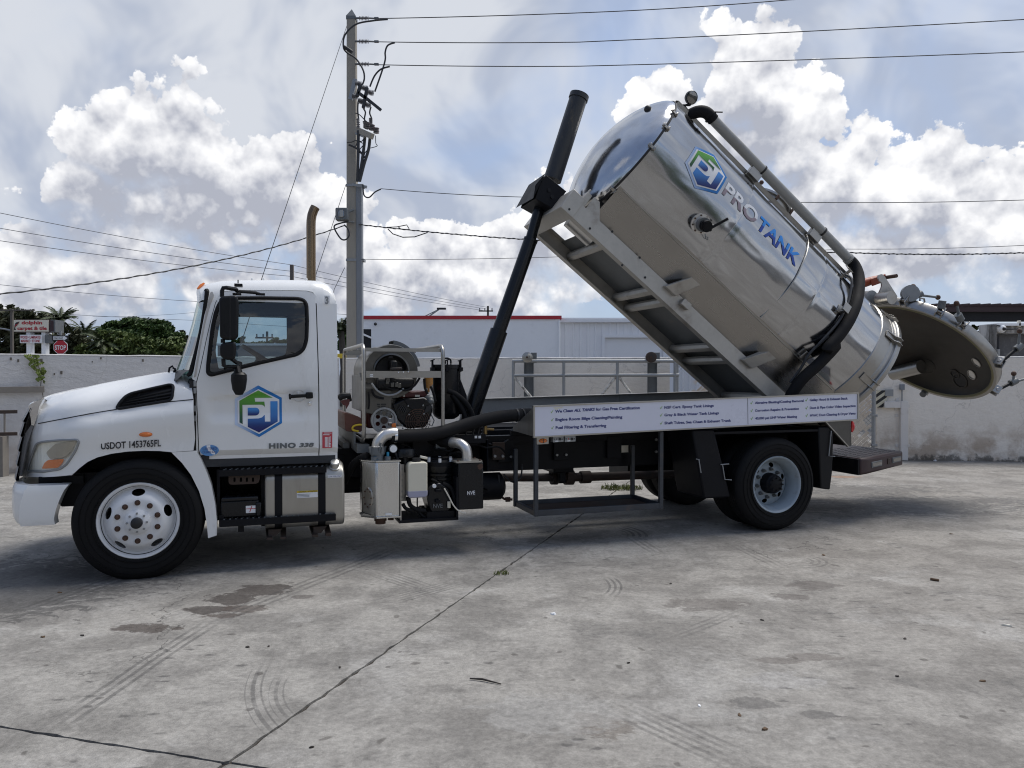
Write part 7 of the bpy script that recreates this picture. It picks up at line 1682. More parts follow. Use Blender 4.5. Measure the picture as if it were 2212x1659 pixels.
# rack
ru0, ru1, rz0 = 3.632, 5.05, .325
rk = MB(); t_ = .042
for (u, v, zt_) in ((ru0, .05, 1.13), (ru1, .05, 1.15), (ru0 - .01, .66, .95), (ru1 - .02, .66, .95)): rk.box((u - t_ / 2, v - t_ / 2, rz0), (u + t_ / 2, v + t_ / 2, zt_))
for (ua, va, ub_, vb_) in ((ru0 + t_ / 2, .05, ru1 - t_ / 2, .05), (ru0 + t_ / 2 - .01, .66, ru1 - t_ / 2 - .02, .66)): rk.box((ua, va - t_ / 2 + .002, rz0 + .002), (ub_, va + t_ / 2 - .002, rz0 + .062))
for u in (ru0, ru1 - .01): rk.box((u - t_ / 2 + .003, .05 + t_ / 2, rz0 + .003), (u + t_ / 2 - .003, .66 - t_ / 2, rz0 + .060))
rko = obj('hanging_rack', rk, M['bluegrey'], truck, bevel=.004, smooth=False)
obj('rack_floor', MB().box((ru0, .06, rz0 + .012), (ru1, .65, rz0 + .020)), M['rust'], rko, smooth=False)
# marker lamp and control boxes under the panel
q = S(c3(388, 695), .03); lm = obj('marker_lamp', MB().side(rounded(poly(c3, [(337, 668), (436, 662), (436, 722), (338, 727)], .03), .008, 2), .025, .06), M['alu'], truck, bevel=.003)
obj('lamp_lens', MB().lathe([(0, -.018), (.03, -.016), (.044, -.006), (.048, .004)], (0, 0, 0), 'y', 24).xform(Matrix.Translation((q.x, .026, q.z)) @ Matrix.Diagonal((1, 1, .48, 1))), M['orange'], lm)
obj('lens_bar', MB().box((q.x - .002, .003, q.z - .02), (q.x + .002, .03, q.z + .02)).box((q.x - .044, .006, q.z - .0015), (q.x + .044, .03, q.z + .0015)), M['rust'], lm, smooth=False)
for i, xx in enumerate((470, 568)):
    cbx = obj('control_box', MB().side(rounded(poly(c3, [(xx, 658 - 2 * i), (xx + 87, 652 - 2 * i), (xx + 87, 704 - 3 * i), (xx, 710 - 3 * i)], .03), .006, 2), .025, .09), M['galv'], truck, bevel=.003)
    for dx_ in (12, 30, 57, 78): q = S(c3(xx + dx_, 682 - 2 * i), .024); obj('box_knob', MB().cyl(q, q - Vector((0, .012 if dx_ == 57 else .004, 0)), .013 if dx_ == 57 else .006, 12), M['ink'] if not (i == 1 and dx_ == 30) else M['redlens'], cbx)
    obj('box_label', quad(c3, [(xx + 20, 696 - 3 * i), (xx + 46, 694 - 3 * i), (xx + 46, 702 - 3 * i), (xx + 20, 704 - 3 * i)], .0235), M['label'], cbx, smooth=False, fixn=False)
# mud flaps
def flap(pts, name, v=.05): return obj(name, sheet(MB(), rounded(poly(c3 if name == 'front_mud_flap' else c4, pts, v), .04, 3), [], .2, lambda u, z: (u, v, z), lip=(0, .55, 0)), M['plastic'], truck, angle=30)
fu0, fu1 = S(c3(1605, 600), .05).x, S(c3(1925, 1160), .05).x
obj('front_mud_flap', MB().add([(fu0, .05, 1.16), (fu0 + .28, .05, 1.16), (fu1, .05, .40), (fu1 - .34, .05, .40), (fu0, .62, 1.16), (fu0 + .28, .62, 1.16), (fu1, .62, .40), (fu1 - .34, .62, .40)], [(0, 1, 2, 3), (7, 6, 5, 4), (0, 4, 5, 1), (1, 5, 6, 2), (2, 6, 7, 3), (3, 7, 4, 0)]), M['black'], truck, bevel=.02)
r0, r1_ = S(c4(870, 700), .05), S(c4(835, 1120), .05)
obj('rear_mud_flap', MB().add([(r0.x - .22, .05, 1.15), (r0.x, .05, 1.15), (r0.x - .02, .05, .62), (r1_.x + .015, .05, .42), (r1_.x - .12, .05, .44), (r0.x - .22, .62, 1.15), (r0.x, .62, 1.15), (r0.x - .02, .62, .62), (r1_.x + .015, .62, .42), (r1_.x - .12, .62, .44)], [(0, 1, 2, 3, 4), (9, 8, 7, 6, 5), (0, 5, 6, 1), (1, 6, 7, 2), (2, 7, 8, 3), (3, 8, 9, 4), (4, 9, 5, 0)]), M['plastic'], truck, bevel=.015)
obj('far_mud_flaps', MB().box((5.55, 1.80, .42), (5.95, 2.36, .95)).box((7.2, 1.80, .42), (7.3, 2.36, 1.1)), M['plastic'], truck, smooth=False)
for pts, fn in (([(1840, 890), (1908, 885)], c3), ([(1855, 890), (1875, 1012), (1930, 1016)], c3), ([(1640, 845), (1662, 848), (1680, 958)], c3), ([(850, 712), (832, 890), (876, 893)], c4)):
    obj('flap_rod', MB().tube([S(fn(*p), .035) for p in pts], .006, 6), M['cream'] if False else M['galv'], truck)
obj('wheel_arch', MB().box((5.55, .06, 1.10), (7.3, .72, 1.125)).box((5.55, 1.68, 1.10), (7.3, 2.34, 1.125)), M['black'], truck, smooth=False)
# tail light bracket
tb = poly(q1, [(125, 294), (398, 274), (406, 550), (360, 552)], .05)
tbo = obj('tail_bracket', MB().side(tb, .05, .056), M['wsteel'], truck, smooth=False)
obj('bracket_flange', MB().bar((tb[0][0], .04, tb[0][1]), (tb[3][0], .04, tb[3][1]), .03, .012), M['alu'], tbo, smooth=False)
obj('bracket_back', MB().box((tb[1][0] - .004, .05, tb[2][1]), (tb[1][0] + .002, .62, tb[1][1])), M['satin'], tbo, smooth=False)
q = S(q1(425, 345), .08); obj('tail_lamp', MB().sphere((q.x - .005, .09, q.z), .05, 16, 10, (.55, .55, 1.15)).box((q.x - .03, .07, q.z - .065), (q.x - .012, .11, q.z + .065)), M['redlens'], truck)
# rear step
bz0_, bz1_ = .567, .767
pl3 = [(7.69, .05), (7.80, .05), (8.86, .58), (8.86, 1.82), (7.80, 2.35), (7.69, 2.35)]
stp = obj('rear_step', MB().prism(pl3, lambda p: (p[0], p[1], bz0_ if p[0] < 7.75 else bz0_ + .02), lambda p: (p[0], p[1], bz1_)), M['maroon'], truck, bevel=.02)
obj('step_front', MB().box((7.665, .06, bz0_ + .005), (7.688, 2.34, bz1_ - .01)), M['black'], stp, smooth=False)
tr = MB()
for i in range(22):
    for j in range(12):
        u = 7.76 + i * .05; lo_ = .10 + max(0, (u - 7.8)) * .5
        v = lo_ + .06 + j * .10
        if v < 1.2: tr.bar((u - .012, v - .012 * (1 if (i + j) % 2 else -1), bz1_ + .001), (u + .012, v + .012 * (1 if (i + j) % 2 else -1), bz1_ + .001), .008, .006)
obj('tread_pattern', tr, M['galvdark'], stp, smooth=False, kind='stuff')
sd = Vector((1.06, .53, 0)).normalized(); sn_ = Vector((sd.y, -sd.x, 0))
for t0, t1, mt in ((.09, .37, 'glassy'), (.67, .93, 'glassy'), (.53, .60, 'red')):
    a = Vector((7.80, .05, 0)) + sd * t0 * 1.185 + sn_ * .004; b = Vector((7.80, .05, 0)) + sd * t1 * 1.185 + sn_ * .004; zc = (bz0_ + bz1_) / 2 + .012
    obj('reflector_lamp' if mt != 'red' else 'red_reflector', MB().bar(a + Vector((0, 0, zc)), b + Vector((0, 0, zc)), .012, .07), M['galvdark'] if mt != 'red' else M['rust'], stp, bevel=.004)
    if mt != 'red': obj('lamp_window', MB().bar(a + Vector((0, 0, zc)) + sd * .02 + sn_ * .006, b + Vector((0, 0, zc)) - sd * .02 + sn_ * .006, .006, .04), M['lampglass'], stp)
obj('step_support', MB().box((7.3, .8, .60), (7.69, .9, .74)).box((7.3, 1.5, .60), (7.69, 1.6, .74)), M['black'], truck, smooth=False)

# ---------------------------------------------------------------- the tipped tank; l runs down the axis from the front ring, n away from the bed
TC = Vector((5.10, 1.15, 4.30)); TR = 0.90; TL = 4.03
CT, ST_ = math.cos(TANK_TH), math.sin(TANK_TH)
def TP(l, a, n): return Vector((TC.x + l * CT + n * ST_, TC.y + a, TC.z - l * ST_ + n * CT))
TM = Matrix(((CT, 0, ST_, TC.x), (0, 1, 0, TC.y), (-ST_, 0, CT, TC.z), (0, 0, 0, 1)))
def tl(px, v):
    """tank coordinates of a photo point on the plane v"""
    s = S(px, v); du, dz_ = s.x - TC.x, s.z - TC.z; return Vector((du * CT - dz_ * ST_, v - TC.y, du * ST_ + dz_ * CT))
def tcyl(px, rad=TR):
    """tank coordinates (l, phi) where the sight line meets the near side of the barrel; phi from the near horizontal, upwards"""
    o = CAMP - ORG; o = Vector((o.dot(EU), o.dot(EV), o.z)); r = ray(*px); d = Vector((r.dot(EU), r.dot(EV), r.z))
    Mi = TM.inverted(); o = Mi @ o; d = Mi.to_3x3() @ d
    A = d.y ** 2 + d.z ** 2; B = 2 * (o.y * d.y + o.z * d.z); C = o.y ** 2 + o.z ** 2 - rad ** 2
    t = (-B - math.sqrt(max(0, B * B - 4 * A * C))) / (2 * A); p = o + d * t
    return p.x, math.atan2(p.z, -p.y)
def TB(l, ph, r=TR): return TP(l, -r * math.cos(ph), r * math.sin(ph))
tank = empty('tank', (0, 0, 0), 0, truck)
# barrel: rolled sheets, each with a very slight belly so that reflections bend
rows = []; NS = 96
wv = random.Random(21); ph_ = [wv.uniform(0, 6.28) for _ in range(8)]
def dent(l, a): return .0035 * math.sin(2.1 * l + ph_[0] + 1.5 * math.sin(a * 2 + ph_[1])) * math.sin(a * 3 + ph_[2] + .8 * l) + .0022 * math.sin(4.3 * l + ph_[3]) * math.sin(a * 5 + ph_[4])
SEAMS = (0.0, 1.32, 2.66, TL)
ls = sorted(set([TL * i / 40 for i in range(41)] + [s + d for s in SEAMS[1:3] for d in (-.012, 0, .012)]))
for l in ls:
    row = []
    for k in range(NS):
        a = 2 * math.pi * k / NS
        r = TR + dent(l, a)
        for s in SEAMS[1:3]: r -= .0035 * max(0, 1 - abs(l - s) / .02)
        row.append(TB(l, a, r))
    rows.append(row)
obj('shell', MB().grid(rows, close=True), M['tank'], tank, angle=60)
inn = [[TB(l, 2 * math.pi * k / 48, TR - .02) for k in range(48)] for l in (.05, TL + .02)]
obj('shell_inside', MB().grid(inn, close=True).add([TB(.05, 2 * math.pi * k / 48, TR - .02) for k in range(48)], [tuple(range(48))]), M['inside'], tank, fixn=False)
dome_prof = [(TR, 0.0), (TR - .004, -.02), (TR - .055, -.085), (.71, -.175), (.50, -.265), (.25, -.325), (.0, -.345)]
dp = spline(dome_prof, 5, False)
db = MB().lathe([(max(p[0], .0005), p[1]) for p in dp], (0, 0, 0), 'x', 96); db.xform(TM)
obj('dome_head', db, M['dome'], tank, angle=60)
obj('front_seam', MB().xform(TM) if False else MB().lathe([(TR + .002, -.014), (TR + .010, -.012), (TR + .010, .012), (TR + .002, .014)], (0, 0, 0), 'x', 96).xform(TM), M['ink'], tank)
for px_ in ((1085, 238), (1032, 332), (943, 465), (700, 752), (568, 862)):
    l, p = tcyl(c5(*px_), TR + .01); c = TB(0, p, TR + .012); o_ = TB(0, p, 1) - TB(0, p, 0)
    b_ = MB().bar((-.05, 0, 0), (.05, 0, 0), .035, .02).cyl((-.03, -.02, .02), (-.03, .02, .02), .010, 8).cyl((.03, -.02, .02), (.03, .02, .02), .010, 8)
    z_ = o_.normalized(); x_ = (TP(1, 0, 0) - TP(0, 0, 0)); y_ = z_.cross(x_); b_.xform(Matrix(((x_.x, y_.x, z_.x, c.x), (x_.y, y_.y, z_.y, c.y), (x_.z, y_.z, z_.z, c.z), (0, 0, 0, 1))))
    obj('band_clamp', b_, M['satin'], tank, bevel=.003)
# dome fittings: vent plate and the long handle shadow rod
obj('dome_plug', MB().sphere(TM @ Vector((-.20, -.46, .47)), .045, 14, 8, (1, 1, 1)), M['ink'], tank)
# seam stiffener along the lower near side, weld line and lower saddle skin
l0, p0 = tcyl(c5(735, 748)); l1, p1 = tcyl(c5(1650, 1585)); pm_ = (p0 + p1) / 2
obj('side_flange', MB().tube([TB(l0 + .02, pm_, TR + .008), TB(TL - .35, pm_, TR + .008)], .007, 8), M['alu'], tank)
sk = MB(); sk.grid([[TP(l, -.700, -.560), TP(l, -.672, -.64), TP(l, -.638, -.72), TP(l, -.60, -.80), TP(l, -.56, -.88), TP(l, -.50, -1.0)] for l in [.03 + (TL - .15) * i / 30 for i in range(31)]])
obj('saddle_skin', sk, M['tankdull'], tank)
# rails and cross members of the tipping frame
RA = .60
def railbox(a0, a1, l0, l1, n0, n1): return MB().add([TP(l, a, n) for l in (l0, l1) for a, n in ((a0, n0), (a1, n0), (a1, n1), (a0, n1))], [(0, 1, 2, 3), (7, 6, 5, 4), (0, 4, 5, 1), (1, 5, 6, 2), (2, 6, 7, 3), (3, 7, 4, 0)])
for sg_ in (-1, 1):
    r_ = railbox(sg_ * RA, sg_ * (RA - .012), -.34, TL - .05, -1.185, -1.0); b0 = len(r_.v)
    for (n0, n1) in ((-1.185, -1.173), (-1.012, -1.0)):
        q_ = railbox(sg_ * (RA - .012), sg_ * (RA - .10), -.34, TL - .05, n0, n1); r_.add(q_.v, q_.f)
    obj('frame_rail', r_, M['rail'], tank, smooth=False)
for l in (.35, 1.15, 1.36, 2.2, 2.45, 3.2, 3.7):
    pr_ = [(-.055, 0), (-.055, -.04), (-.03, -.075), (.03, -.075), (.055, -.04), (.055, 0)]
    obj('cross_member', MB().add([TP(l + p[0], a, -1.06 + p[1]) for a in (-RA + .02, RA - .02) for p in pr_], [tuple(range(5, -1, -1)), tuple(range(6, 12))] + [(i, (i + 1) % 6, 6 + (i + 1) % 6, 6 + i) for i in range(6)]), M['rail'], tank, bevel=.008)
obj('belly_plate', MB().grid([[TP(l, a, -1.02) for a in (-RA + .02, 0, RA - .02)] for l in (.14, TL - .2)]), M['galvdark'], tank)
fb = railbox(-RA - .004, RA + .004, -.345, -.16, -1.19, -.93); obj('front_crosshead', fb, M['rail'], tank, bevel=.006)
obj('crosshead_gusset', MB().add([TP(*p) for p in ((-.1, -RA + .03, -1.0), (.12, -RA + .03, -1.0), (-.02, -RA + .03, -.82), (-.1, -RA + .03, -.82), (-.1, -RA + .05, -1.0), (.12, -RA + .05, -1.0), (-.02, -RA + .05, -.82), (-.1, -RA + .05, -.82))], [(0, 1, 2, 3), (7, 6, 5, 4), (0, 4, 5, 1), (1, 5, 6, 2), (2, 6, 7, 3), (3, 7, 4, 0)]), M['rail'], tank)
obj('front_port', MB().cyl(TP(-.10, -.2, -1.05), TP(.25, -.2, -1.05), .10, 20), M['cast'], tank)
# welded brackets on the near rail
for px_, sz in ((c5(1110, 1370), (.30, .12)), (q2(0, 0), None)):
    if sz is None: t_ = tl(c4(300, 200), TC.y - RA)
    else: t_ = tl(px_, TC.y - RA)
    ll, nn = t_.x, t_.z
    ag = MB(); a0, a1 = -RA - .004, -RA - .20
    pr_ = [(ll - .15, nn - .13), (ll + .0, nn + .10), (ll + .14, nn + .10), (ll + .03, nn - .13)]
    ag.add([TP(p[0], a0, p[1]) for p in pr_] + [TP(pr_[0][0] + .01, a0 - .05, pr_[0][1]), TP(pr_[1][0], a1, pr_[1][1]), TP(pr_[2][0], a1, pr_[2][1]), TP(pr_[3][0], a0 - .05, pr_[3][1])], [(0, 1, 2, 3), (7, 6, 5, 4), (0, 4, 5, 1), (1, 5, 6, 2), (2, 6, 7, 3), (3, 7, 4, 0)])
    obj('rail_bracket', ag, M['rail'], tank, smooth=False, bevel=.006)
t_ = tl(c5(1148, 1492), TC.y - RA); obj('rail_lug', MB().box((-.06, -.06, -.04), (.06, .0, .04)).xform(TM @ Matrix.Translation((t_.x, -RA - .005, t_.z))), M['rail'], tank, bevel=.006)
t_ = tl(c5(495, 800), TC.y - RA + .1); obj('rail_lug', MB().box((-.02, -.05, -.10), (.05, .05, .10)).box((-.01, -.02, .08), (.01, .02, .16)).xform(TM @ Matrix.Translation((t_.x, -RA + .1, t_.z - .03))), M['rail'], tank, bevel=.004)
mb = MB()
for x_, y_ in ((535, 995), (680, 1015), (860, 1185), (895, 1315), (745, 1235), (400, 870)):
    t_ = tl(c5(x_, y_), TC.y - RA); mb.cyl(TP(t_.x, -RA - .001, t_.z), TP(t_.x, -RA - .006, t_.z), .014, 10)
obj('rail_hole', mb, M['ink'], tank)
# rear flange and clamps
FRr = .955
fl = MB().lathe([(TR - .0, TL - .32), (TR + .012, TL - .31), (TR + .014, TL - .13), (TR + .02, TL - .12), (TR + .022, TL - .075), (TR + .03, TL - .07), (FRr - .01, TL - .066), (FRr, TL - .05), (FRr, TL + .0), (FRr - .02, TL + .006), (TR - .02, TL + .01), (TR - .02, TL - .1)], (0, 0, 0), 'x', 96).xform(TM)
obj('rear_flange', fl, M['satin'], tank, angle=30)
obj('lid_gasket', MB().lathe([(TR + .035, TL + .004), (TR + .02, TL + .016), (TR, TL + .006)], (0, 0, 0), 'x', 96).xform(TM), M['ink'], tank)
def frame_at(c, x_, z_):
    x_ = x_.normalized(); z_ = (z_ - x_ * z_.dot(x_)).normalized(); y_ = z_.cross(x_)
    return Matrix(((x_.x, y_.x, z_.x, c.x), (x_.y, y_.y, z_.y, c.y), (x_.z, y_.z, z_.z, c.z), (0, 0, 0, 1)))
AX = TP(1, 0, 0) - TP(0, 0, 0)
for px_ in (q2(460, 810), q2(160, 1310), q2(400, 460)):
    l, p = tcyl(px_, TR + .03); c = TB(TL - .10, p, TR + .02); o_ = TB(0, p, 1) - TB(0, p, 0)
    ck = MB()
    for s_ in (-1, 1):
        ck.add([(-.14, s_ * .035, 0), (.10, s_ * .035, 0), (.10, s_ * .035, .06), (.04, s_ * .035, .065), (-.02, s_ * .035, .03), (-.14, s_ * .035, .012)] + [(-.14, s_ * .047, 0), (.10, s_ * .047, 0), (.10, s_ * .047, .06), (.04, s_ * .047, .065), (-.02, s_ * .047, .03), (-.14, s_ * .047, .012)], [(0, 1, 2, 3, 4, 5), (11, 10, 9, 8, 7, 6)] + [(i, (i + 1) % 6, 6 + (i + 1) % 6, 6 + i) for i in range(6)])
    ck.box((-.14, -.035, 0), (.06, .035, .01))
    ck.xform(frame_at(c, AX, o_)); obj('lid_clamp_lug', ck, M['satin'], tank, smooth=False)
# bottom hinge
obj('tip_hinge', MB().cyl(TP(TL - .25, -RA, -1.12), TP(TL - .25, RA, -1.12), .05, 16), M['black'], tank)
obj('hinge_stand', MB().box((7.25, .56, 1.0), (7.65, .60, 1.25)).box((7.25, 1.70, 1.0), (7.65, 1.74, 1.25)), M['black'], truck, smooth=False)
# emblem and lettering laid on the barrel
Lh = [tcyl(e2(*p)) for p in ((405, 95), (600, 560), (300, 265), (700, 385))]
ecl = tcyl(e2(505, 330))
# axes of the emblem on the unrolled barrel: x along the axis, y around it
topc, botc = tcyl(e2(583, 160)), tcyl(e2(395, 505))
ex = .285; ey = .275
wd_ = [tcyl(e2(350, 190)), tcyl(e2(655, 475))]
def embmap(x, y, l): ll = ecl[0] + x * ex; pp_ = ecl[1] + y * ey / TR; return TB(ll, pp_, TR + dent(ll, pp_) + .003 + l)
emblem(embmap, tank, .16)
def tank_text(t, pa, pb, hpx_top, split, mats, bold=.025, spacing=1.0, shear=0.0):
    (la, fa_), (lb, fb_) = tcyl(pa), tcyl(pb); ft_ = tcyl(hpx_top)[1]; fm = (fa_ + fb_) / 2; hh = abs(ft_ - fa_)
    vs, fs, w = letters(t, bold, shear, 0, spacing)
    bm = bmesh.new(); bv = [bm.verts.new(v) for v in vs]
    for f in fs:
        try: bm.faces.new([bv[i] for i in f])
        except ValueError: pass
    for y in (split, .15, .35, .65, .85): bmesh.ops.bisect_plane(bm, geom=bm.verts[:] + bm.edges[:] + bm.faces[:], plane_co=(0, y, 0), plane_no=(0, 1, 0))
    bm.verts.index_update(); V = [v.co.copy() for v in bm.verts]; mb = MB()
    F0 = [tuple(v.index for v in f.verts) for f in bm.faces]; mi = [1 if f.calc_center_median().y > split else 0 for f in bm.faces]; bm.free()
    P = []
    for v in V: ll = la + (lb - la) * v.x / w; pp_ = fm + hh * v.y; P.append(TB(ll, pp_, TR + dent(ll, pp_) + .006))
    mb.v = [tuple(p) for p in P]; mb.f = F0; mb.m = mi
    o = obj('lettering', mb, mats, tank, smooth=False, fixn=False)
    # thin outline behind
    return o
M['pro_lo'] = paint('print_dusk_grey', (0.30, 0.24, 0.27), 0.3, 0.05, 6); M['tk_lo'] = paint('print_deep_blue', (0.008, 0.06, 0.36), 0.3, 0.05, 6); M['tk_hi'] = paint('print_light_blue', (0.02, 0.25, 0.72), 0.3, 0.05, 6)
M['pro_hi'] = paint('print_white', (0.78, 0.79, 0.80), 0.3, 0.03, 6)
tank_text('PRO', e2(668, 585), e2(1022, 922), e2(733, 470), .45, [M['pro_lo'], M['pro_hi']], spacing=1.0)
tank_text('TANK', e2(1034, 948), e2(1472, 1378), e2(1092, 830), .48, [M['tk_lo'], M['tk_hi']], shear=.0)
# side valve
l, p = tcyl(c5(1245, 960)); c = TB(l, p, TR); o_ = TB(0, p, 1) - TB(0, p, 0); FM = frame_at(c, AX, o_)
sv_ = MB().cyl((0, 0, 0), (0, 0, .06), .075, 22).lathe([(.075, .055), (.11, .058), (.11, .085), (.075, .09), (.075, .12)], (0, 0, 0), 'z', 28).cyl((0, 0, .12), (0, 0, .15), .095, 6)
sv_.xform(FM); vo = obj('side_valve', sv_, M['cast'], tank)
obj('valve_body', MB().cyl((0, 0, .15), (0, 0, .19), .08, 18).cyl((.03, .02, .17), (.10, .06, .17), .02, 8).xform(FM), M['galvdark'], vo)
obj('valve_cap', MB().cyl((.01, 0, .19), (.02, 0, .26), .062, 20).cyl((.02, 0, .26), (.02, 0, .275), .05, 20).bar((.075, 0, .2), (.08, 0, .26), .025, .015).bar((-.05, 0, .2), (-.05, 0, .26), .025, .015).xform(FM), M['black'], vo)
ha, hb = tl(c5(1310, 1000), c.y - .2), tl(c5(1438, 930), c.y - .26); obj('valve_handle', MB().bar(TM @ ha, TM @ hb, .03, .014, up=(0, 1, 0)), M['black'], vo, bevel=.004)
k0 = [S(c5(*p_), c.y - .24) for p_ in ((1288, 1030), (1292, 1060), (1303, 1068), (1308, 1055), (1298, 1048))]; obj('valve_ring', MB().tube(k0, .005, 6).tube([S(c5(*p_), c.y - .2) for p_ in ((1265, 1030), (1280, 1058), (1292, 1062))], .003, 5), M['galvdark'], vo)
mb = MB()
for k in range(8): t = 2 * math.pi * k / 8; mb.cyl((.095 * math.cos(t), .095 * math.sin(t), .05), (.095 * math.cos(t), .095 * math.sin(t), .10), .010, 6)
obj('flange_bolt', mb.xform(FM), M['nut'], vo)
# top channel, long pipe with brackets, hose, wire
l, p = tcyl(e2(560, 130)); PT = R(66)
tr_ = MB()
for l_ in (0,): tr_.grid([[TB(x, PT + d, TR + h) for x in (.03, TL - .8)] for d, h in ((-.10, .002), (-.085, .05), (.06, .055), (.075, .002))])
obj('top_channel', tr_, M['satin'], tank, smooth=False)
def tpath(pts, v): return [S(p, v) for p in pts]
pv = .62
pipe_pts = [c5(1325, 285), c5(1420, 385), c5(1640, 605), (e2(1150, 340)), (e2(1500, 690)), c6(660, 920), c6(830, 1090)]
a, b = tl(c5(1330, 285), pv), tl(c6(828, 1088), pv); nn = (a.z + b.z) / 2; av = pv - TC.y
pipe = obj('long_pipe', MB().tube([TP(a.x, av, nn + .0), TP(b.x, av, nn)], .060, 22), M['tube'], tank)
obj('pipe_collar', MB().lathe([(.060, .0), (.067, .002), (.067, .02), (.06, .022)], (0, 0, 0), 'x', 22).xform(TM @ Matrix.Translation((a.x + .22, av, nn))).lathe([(.060, .0), (.065, .002), (.065, .05), (.06, .052)], (0, 0, 0), 'x', 22), M['tube'], pipe) if False else None
for (pxs, ring_) in ((c5(1660, 620), 1), (c6(660, 925), 1)):
    t_ = tl(pxs, pv); obj('pipe_band', MB().lathe([(.0605, -.012), (.068, -.010), (.068, .010), (.0605, .012)], (0, 0, 0), 'x', 22).xform(TM @ Matrix.Translation((t_.x, av, nn))), M['ink'], pipe)
    bk = MB().box((-.11, -.02, -.16), (.06, .05, -.05)); bk.xform(TM @ Matrix.Translation((t_.x - .03, av, nn))); obj('pipe_bracket', bk, M['satin'], tank, bevel=.004)
obj('pipe_elbow', MB().tube(spline([TP(a.x + .02, av, nn), TP(a.x - .10, av, nn + .0), TP(a.x - .18, av + .05, nn - .04), TP(a.x - .22, av + .15, nn - .12), TP(a.x - .22, av + .25, nn - .22)], 5, False), .070, 18), M['rubber'], tank)
obj('elbow_clamp', MB().lathe([(.071, -.01), (.078, -.008), (.078, .008), (.071, .01)], (0, 0, 0), 'x', 22).xform(TM @ Matrix.Translation((a.x - .03, av, nn))).tube([TP(a.x - .04, av - .07, nn + .04), TP(a.x + .03, av - .08, nn + .10)], .008, 6), M['black'], tank)
hs = [(c6(815, 1085), .62), (c6(850, 1120), .60), (c6(875, 1180), .52), (c6(878, 1260), .40), (c6(862, 1350), .28), (c6(820, 1450), .20), (c6(760, 1540), .17), (c6(690, 1620), .17), (c4(880, 110), .20), (c4(760, 240), .25), (c4(650, 340), .30), (c4(570, 450), .36), (c4(545, 520), .42)]
obj('tank_hose', MB().tube(spline([S(p_, v_) for p_, v_ in hs], 6, False), .068, 20), M['rubber'], tank)
obj('pipe_end', MB().lathe([(.060, -.02), (.070, -.018), (.070, .03), (.060, .032)], (0, 0, 0), 'x', 22).xform(TM @ Matrix.Translation((b.x - .03, av, nn))), M['tube'], pipe)
hz_ = [(c6(800, 1180), .45), (c6(835, 1210), .35), (c6(820, 1320), .27), (c6(790, 1400), .22), (c6(740, 1480), .2), (c6(640, 1590), .22), (c4(830, 40), .25), (c4(700, 160), .28), (c4(640, 260), .34), (c4(560, 370), .4)]
obj('tank_cable', MB().tube(spline([S(p_, v_) for p_, v_ in hz_], 5, False), .016, 8), M['wire'], tank)
for px_ in (c6(790, 1170), c6(775, 1385), c4(655, 170), c4(565, 340)):
    l, p = tcyl(px_, TR + .02); c = TB(l, p, TR); o_ = TB(0, p, 1) - TB(0, p, 0)
    obj('hose_hanger', MB().box((-.05, -.05, 0), (.05, .05, .012)).box((-.02, -.05, .012), (.02, -.035, .10)).box((-.05, -.05, .09), (.05, .06, .105)).xform(frame_at(c, AX, o_)), M['satin'], tank, bevel=.003)
wl = [tcyl(e2(1605, 1040), TR + .01), tcyl(e2(1615, 1130), TR + .012), tcyl(e2(1590, 1250), TR + .012), tcyl(e2(1540, 1370), TR + .012), tcyl(e2(1480, 1490), TR + .012), tcyl(e2(1365, 1655), TR + .012), tcyl(c5(1650, 1578), TR + .012)]
obj('earth_wire', MB().tube(spline([TB(l, p, TR + .012) for l, p in wl], 5, False), .007, 6), M['alu'], tank)
# work lamp on the top of the front ring
lc = S(c5(1193, 140), 1.0); ldir = Vector((.1, -.95, -.3)).normalized()
lampm = ldir.to_track_quat('Z', 'Y').to_matrix().to_4x4(); lampm.translation = lc
obj('work_lamp', MB().lathe([(0, -.06), (.05, -.055), (.078, -.01), (.082, .03), (.076, .04)], (0, 0, 0), 'z', 28).xform(lampm), M['plastic'], tank)
obj('lamp_glass', MB().lathe([(.0, .042), (.05, .040), (.075, .034)], (0, 0, 0), 'z', 28).xform(lampm), M['lampglass'], tank)
obj('lamp_bracket', MB().tube([lc - Vector((0, 0, .08)), S(c5(1150, 190), 1.0), S(c5(1180, 235), 1.05), S(c5(1235, 265), 1.0)], .018, 8).tube([S(c5(1140, 190), 1.0), S(c5(1190, 190), 1.0)], .012, 6).tube([S(c5(1145, 200), .95), S(c5(1100, 245), .8)], .006, 6), M['plastic'], tank)
# manway on top
mw = MB().lathe([(.26, -.12), (.26, .10), (.29, .10), (.29, .13), (.20, .16), (0, .17)], (0, 0, 0), 'z', 36)
t_ = tl(e2(1260, 640), 1.1); mw.xform(TM @ Matrix.Translation((t_.x, 0, TR + .02))); obj('manway', mw, M['satin'], tank)
mb = MB()
for k in range(6): tt = 2 * math.pi * k / 6 + .2; mb.cyl((.30 * math.cos(tt), .30 * math.sin(tt), .04), (.30 * math.cos(tt), .30 * math.sin(tt), .20), .018, 8).sphere((.30 * math.cos(tt), .30 * math.sin(tt), .21), .03, 8, 6)
obj('manway_bolt', mb.xform(TM @ Matrix.Translation((t_.x, 0, TR + .02))), M['nut'], tank)
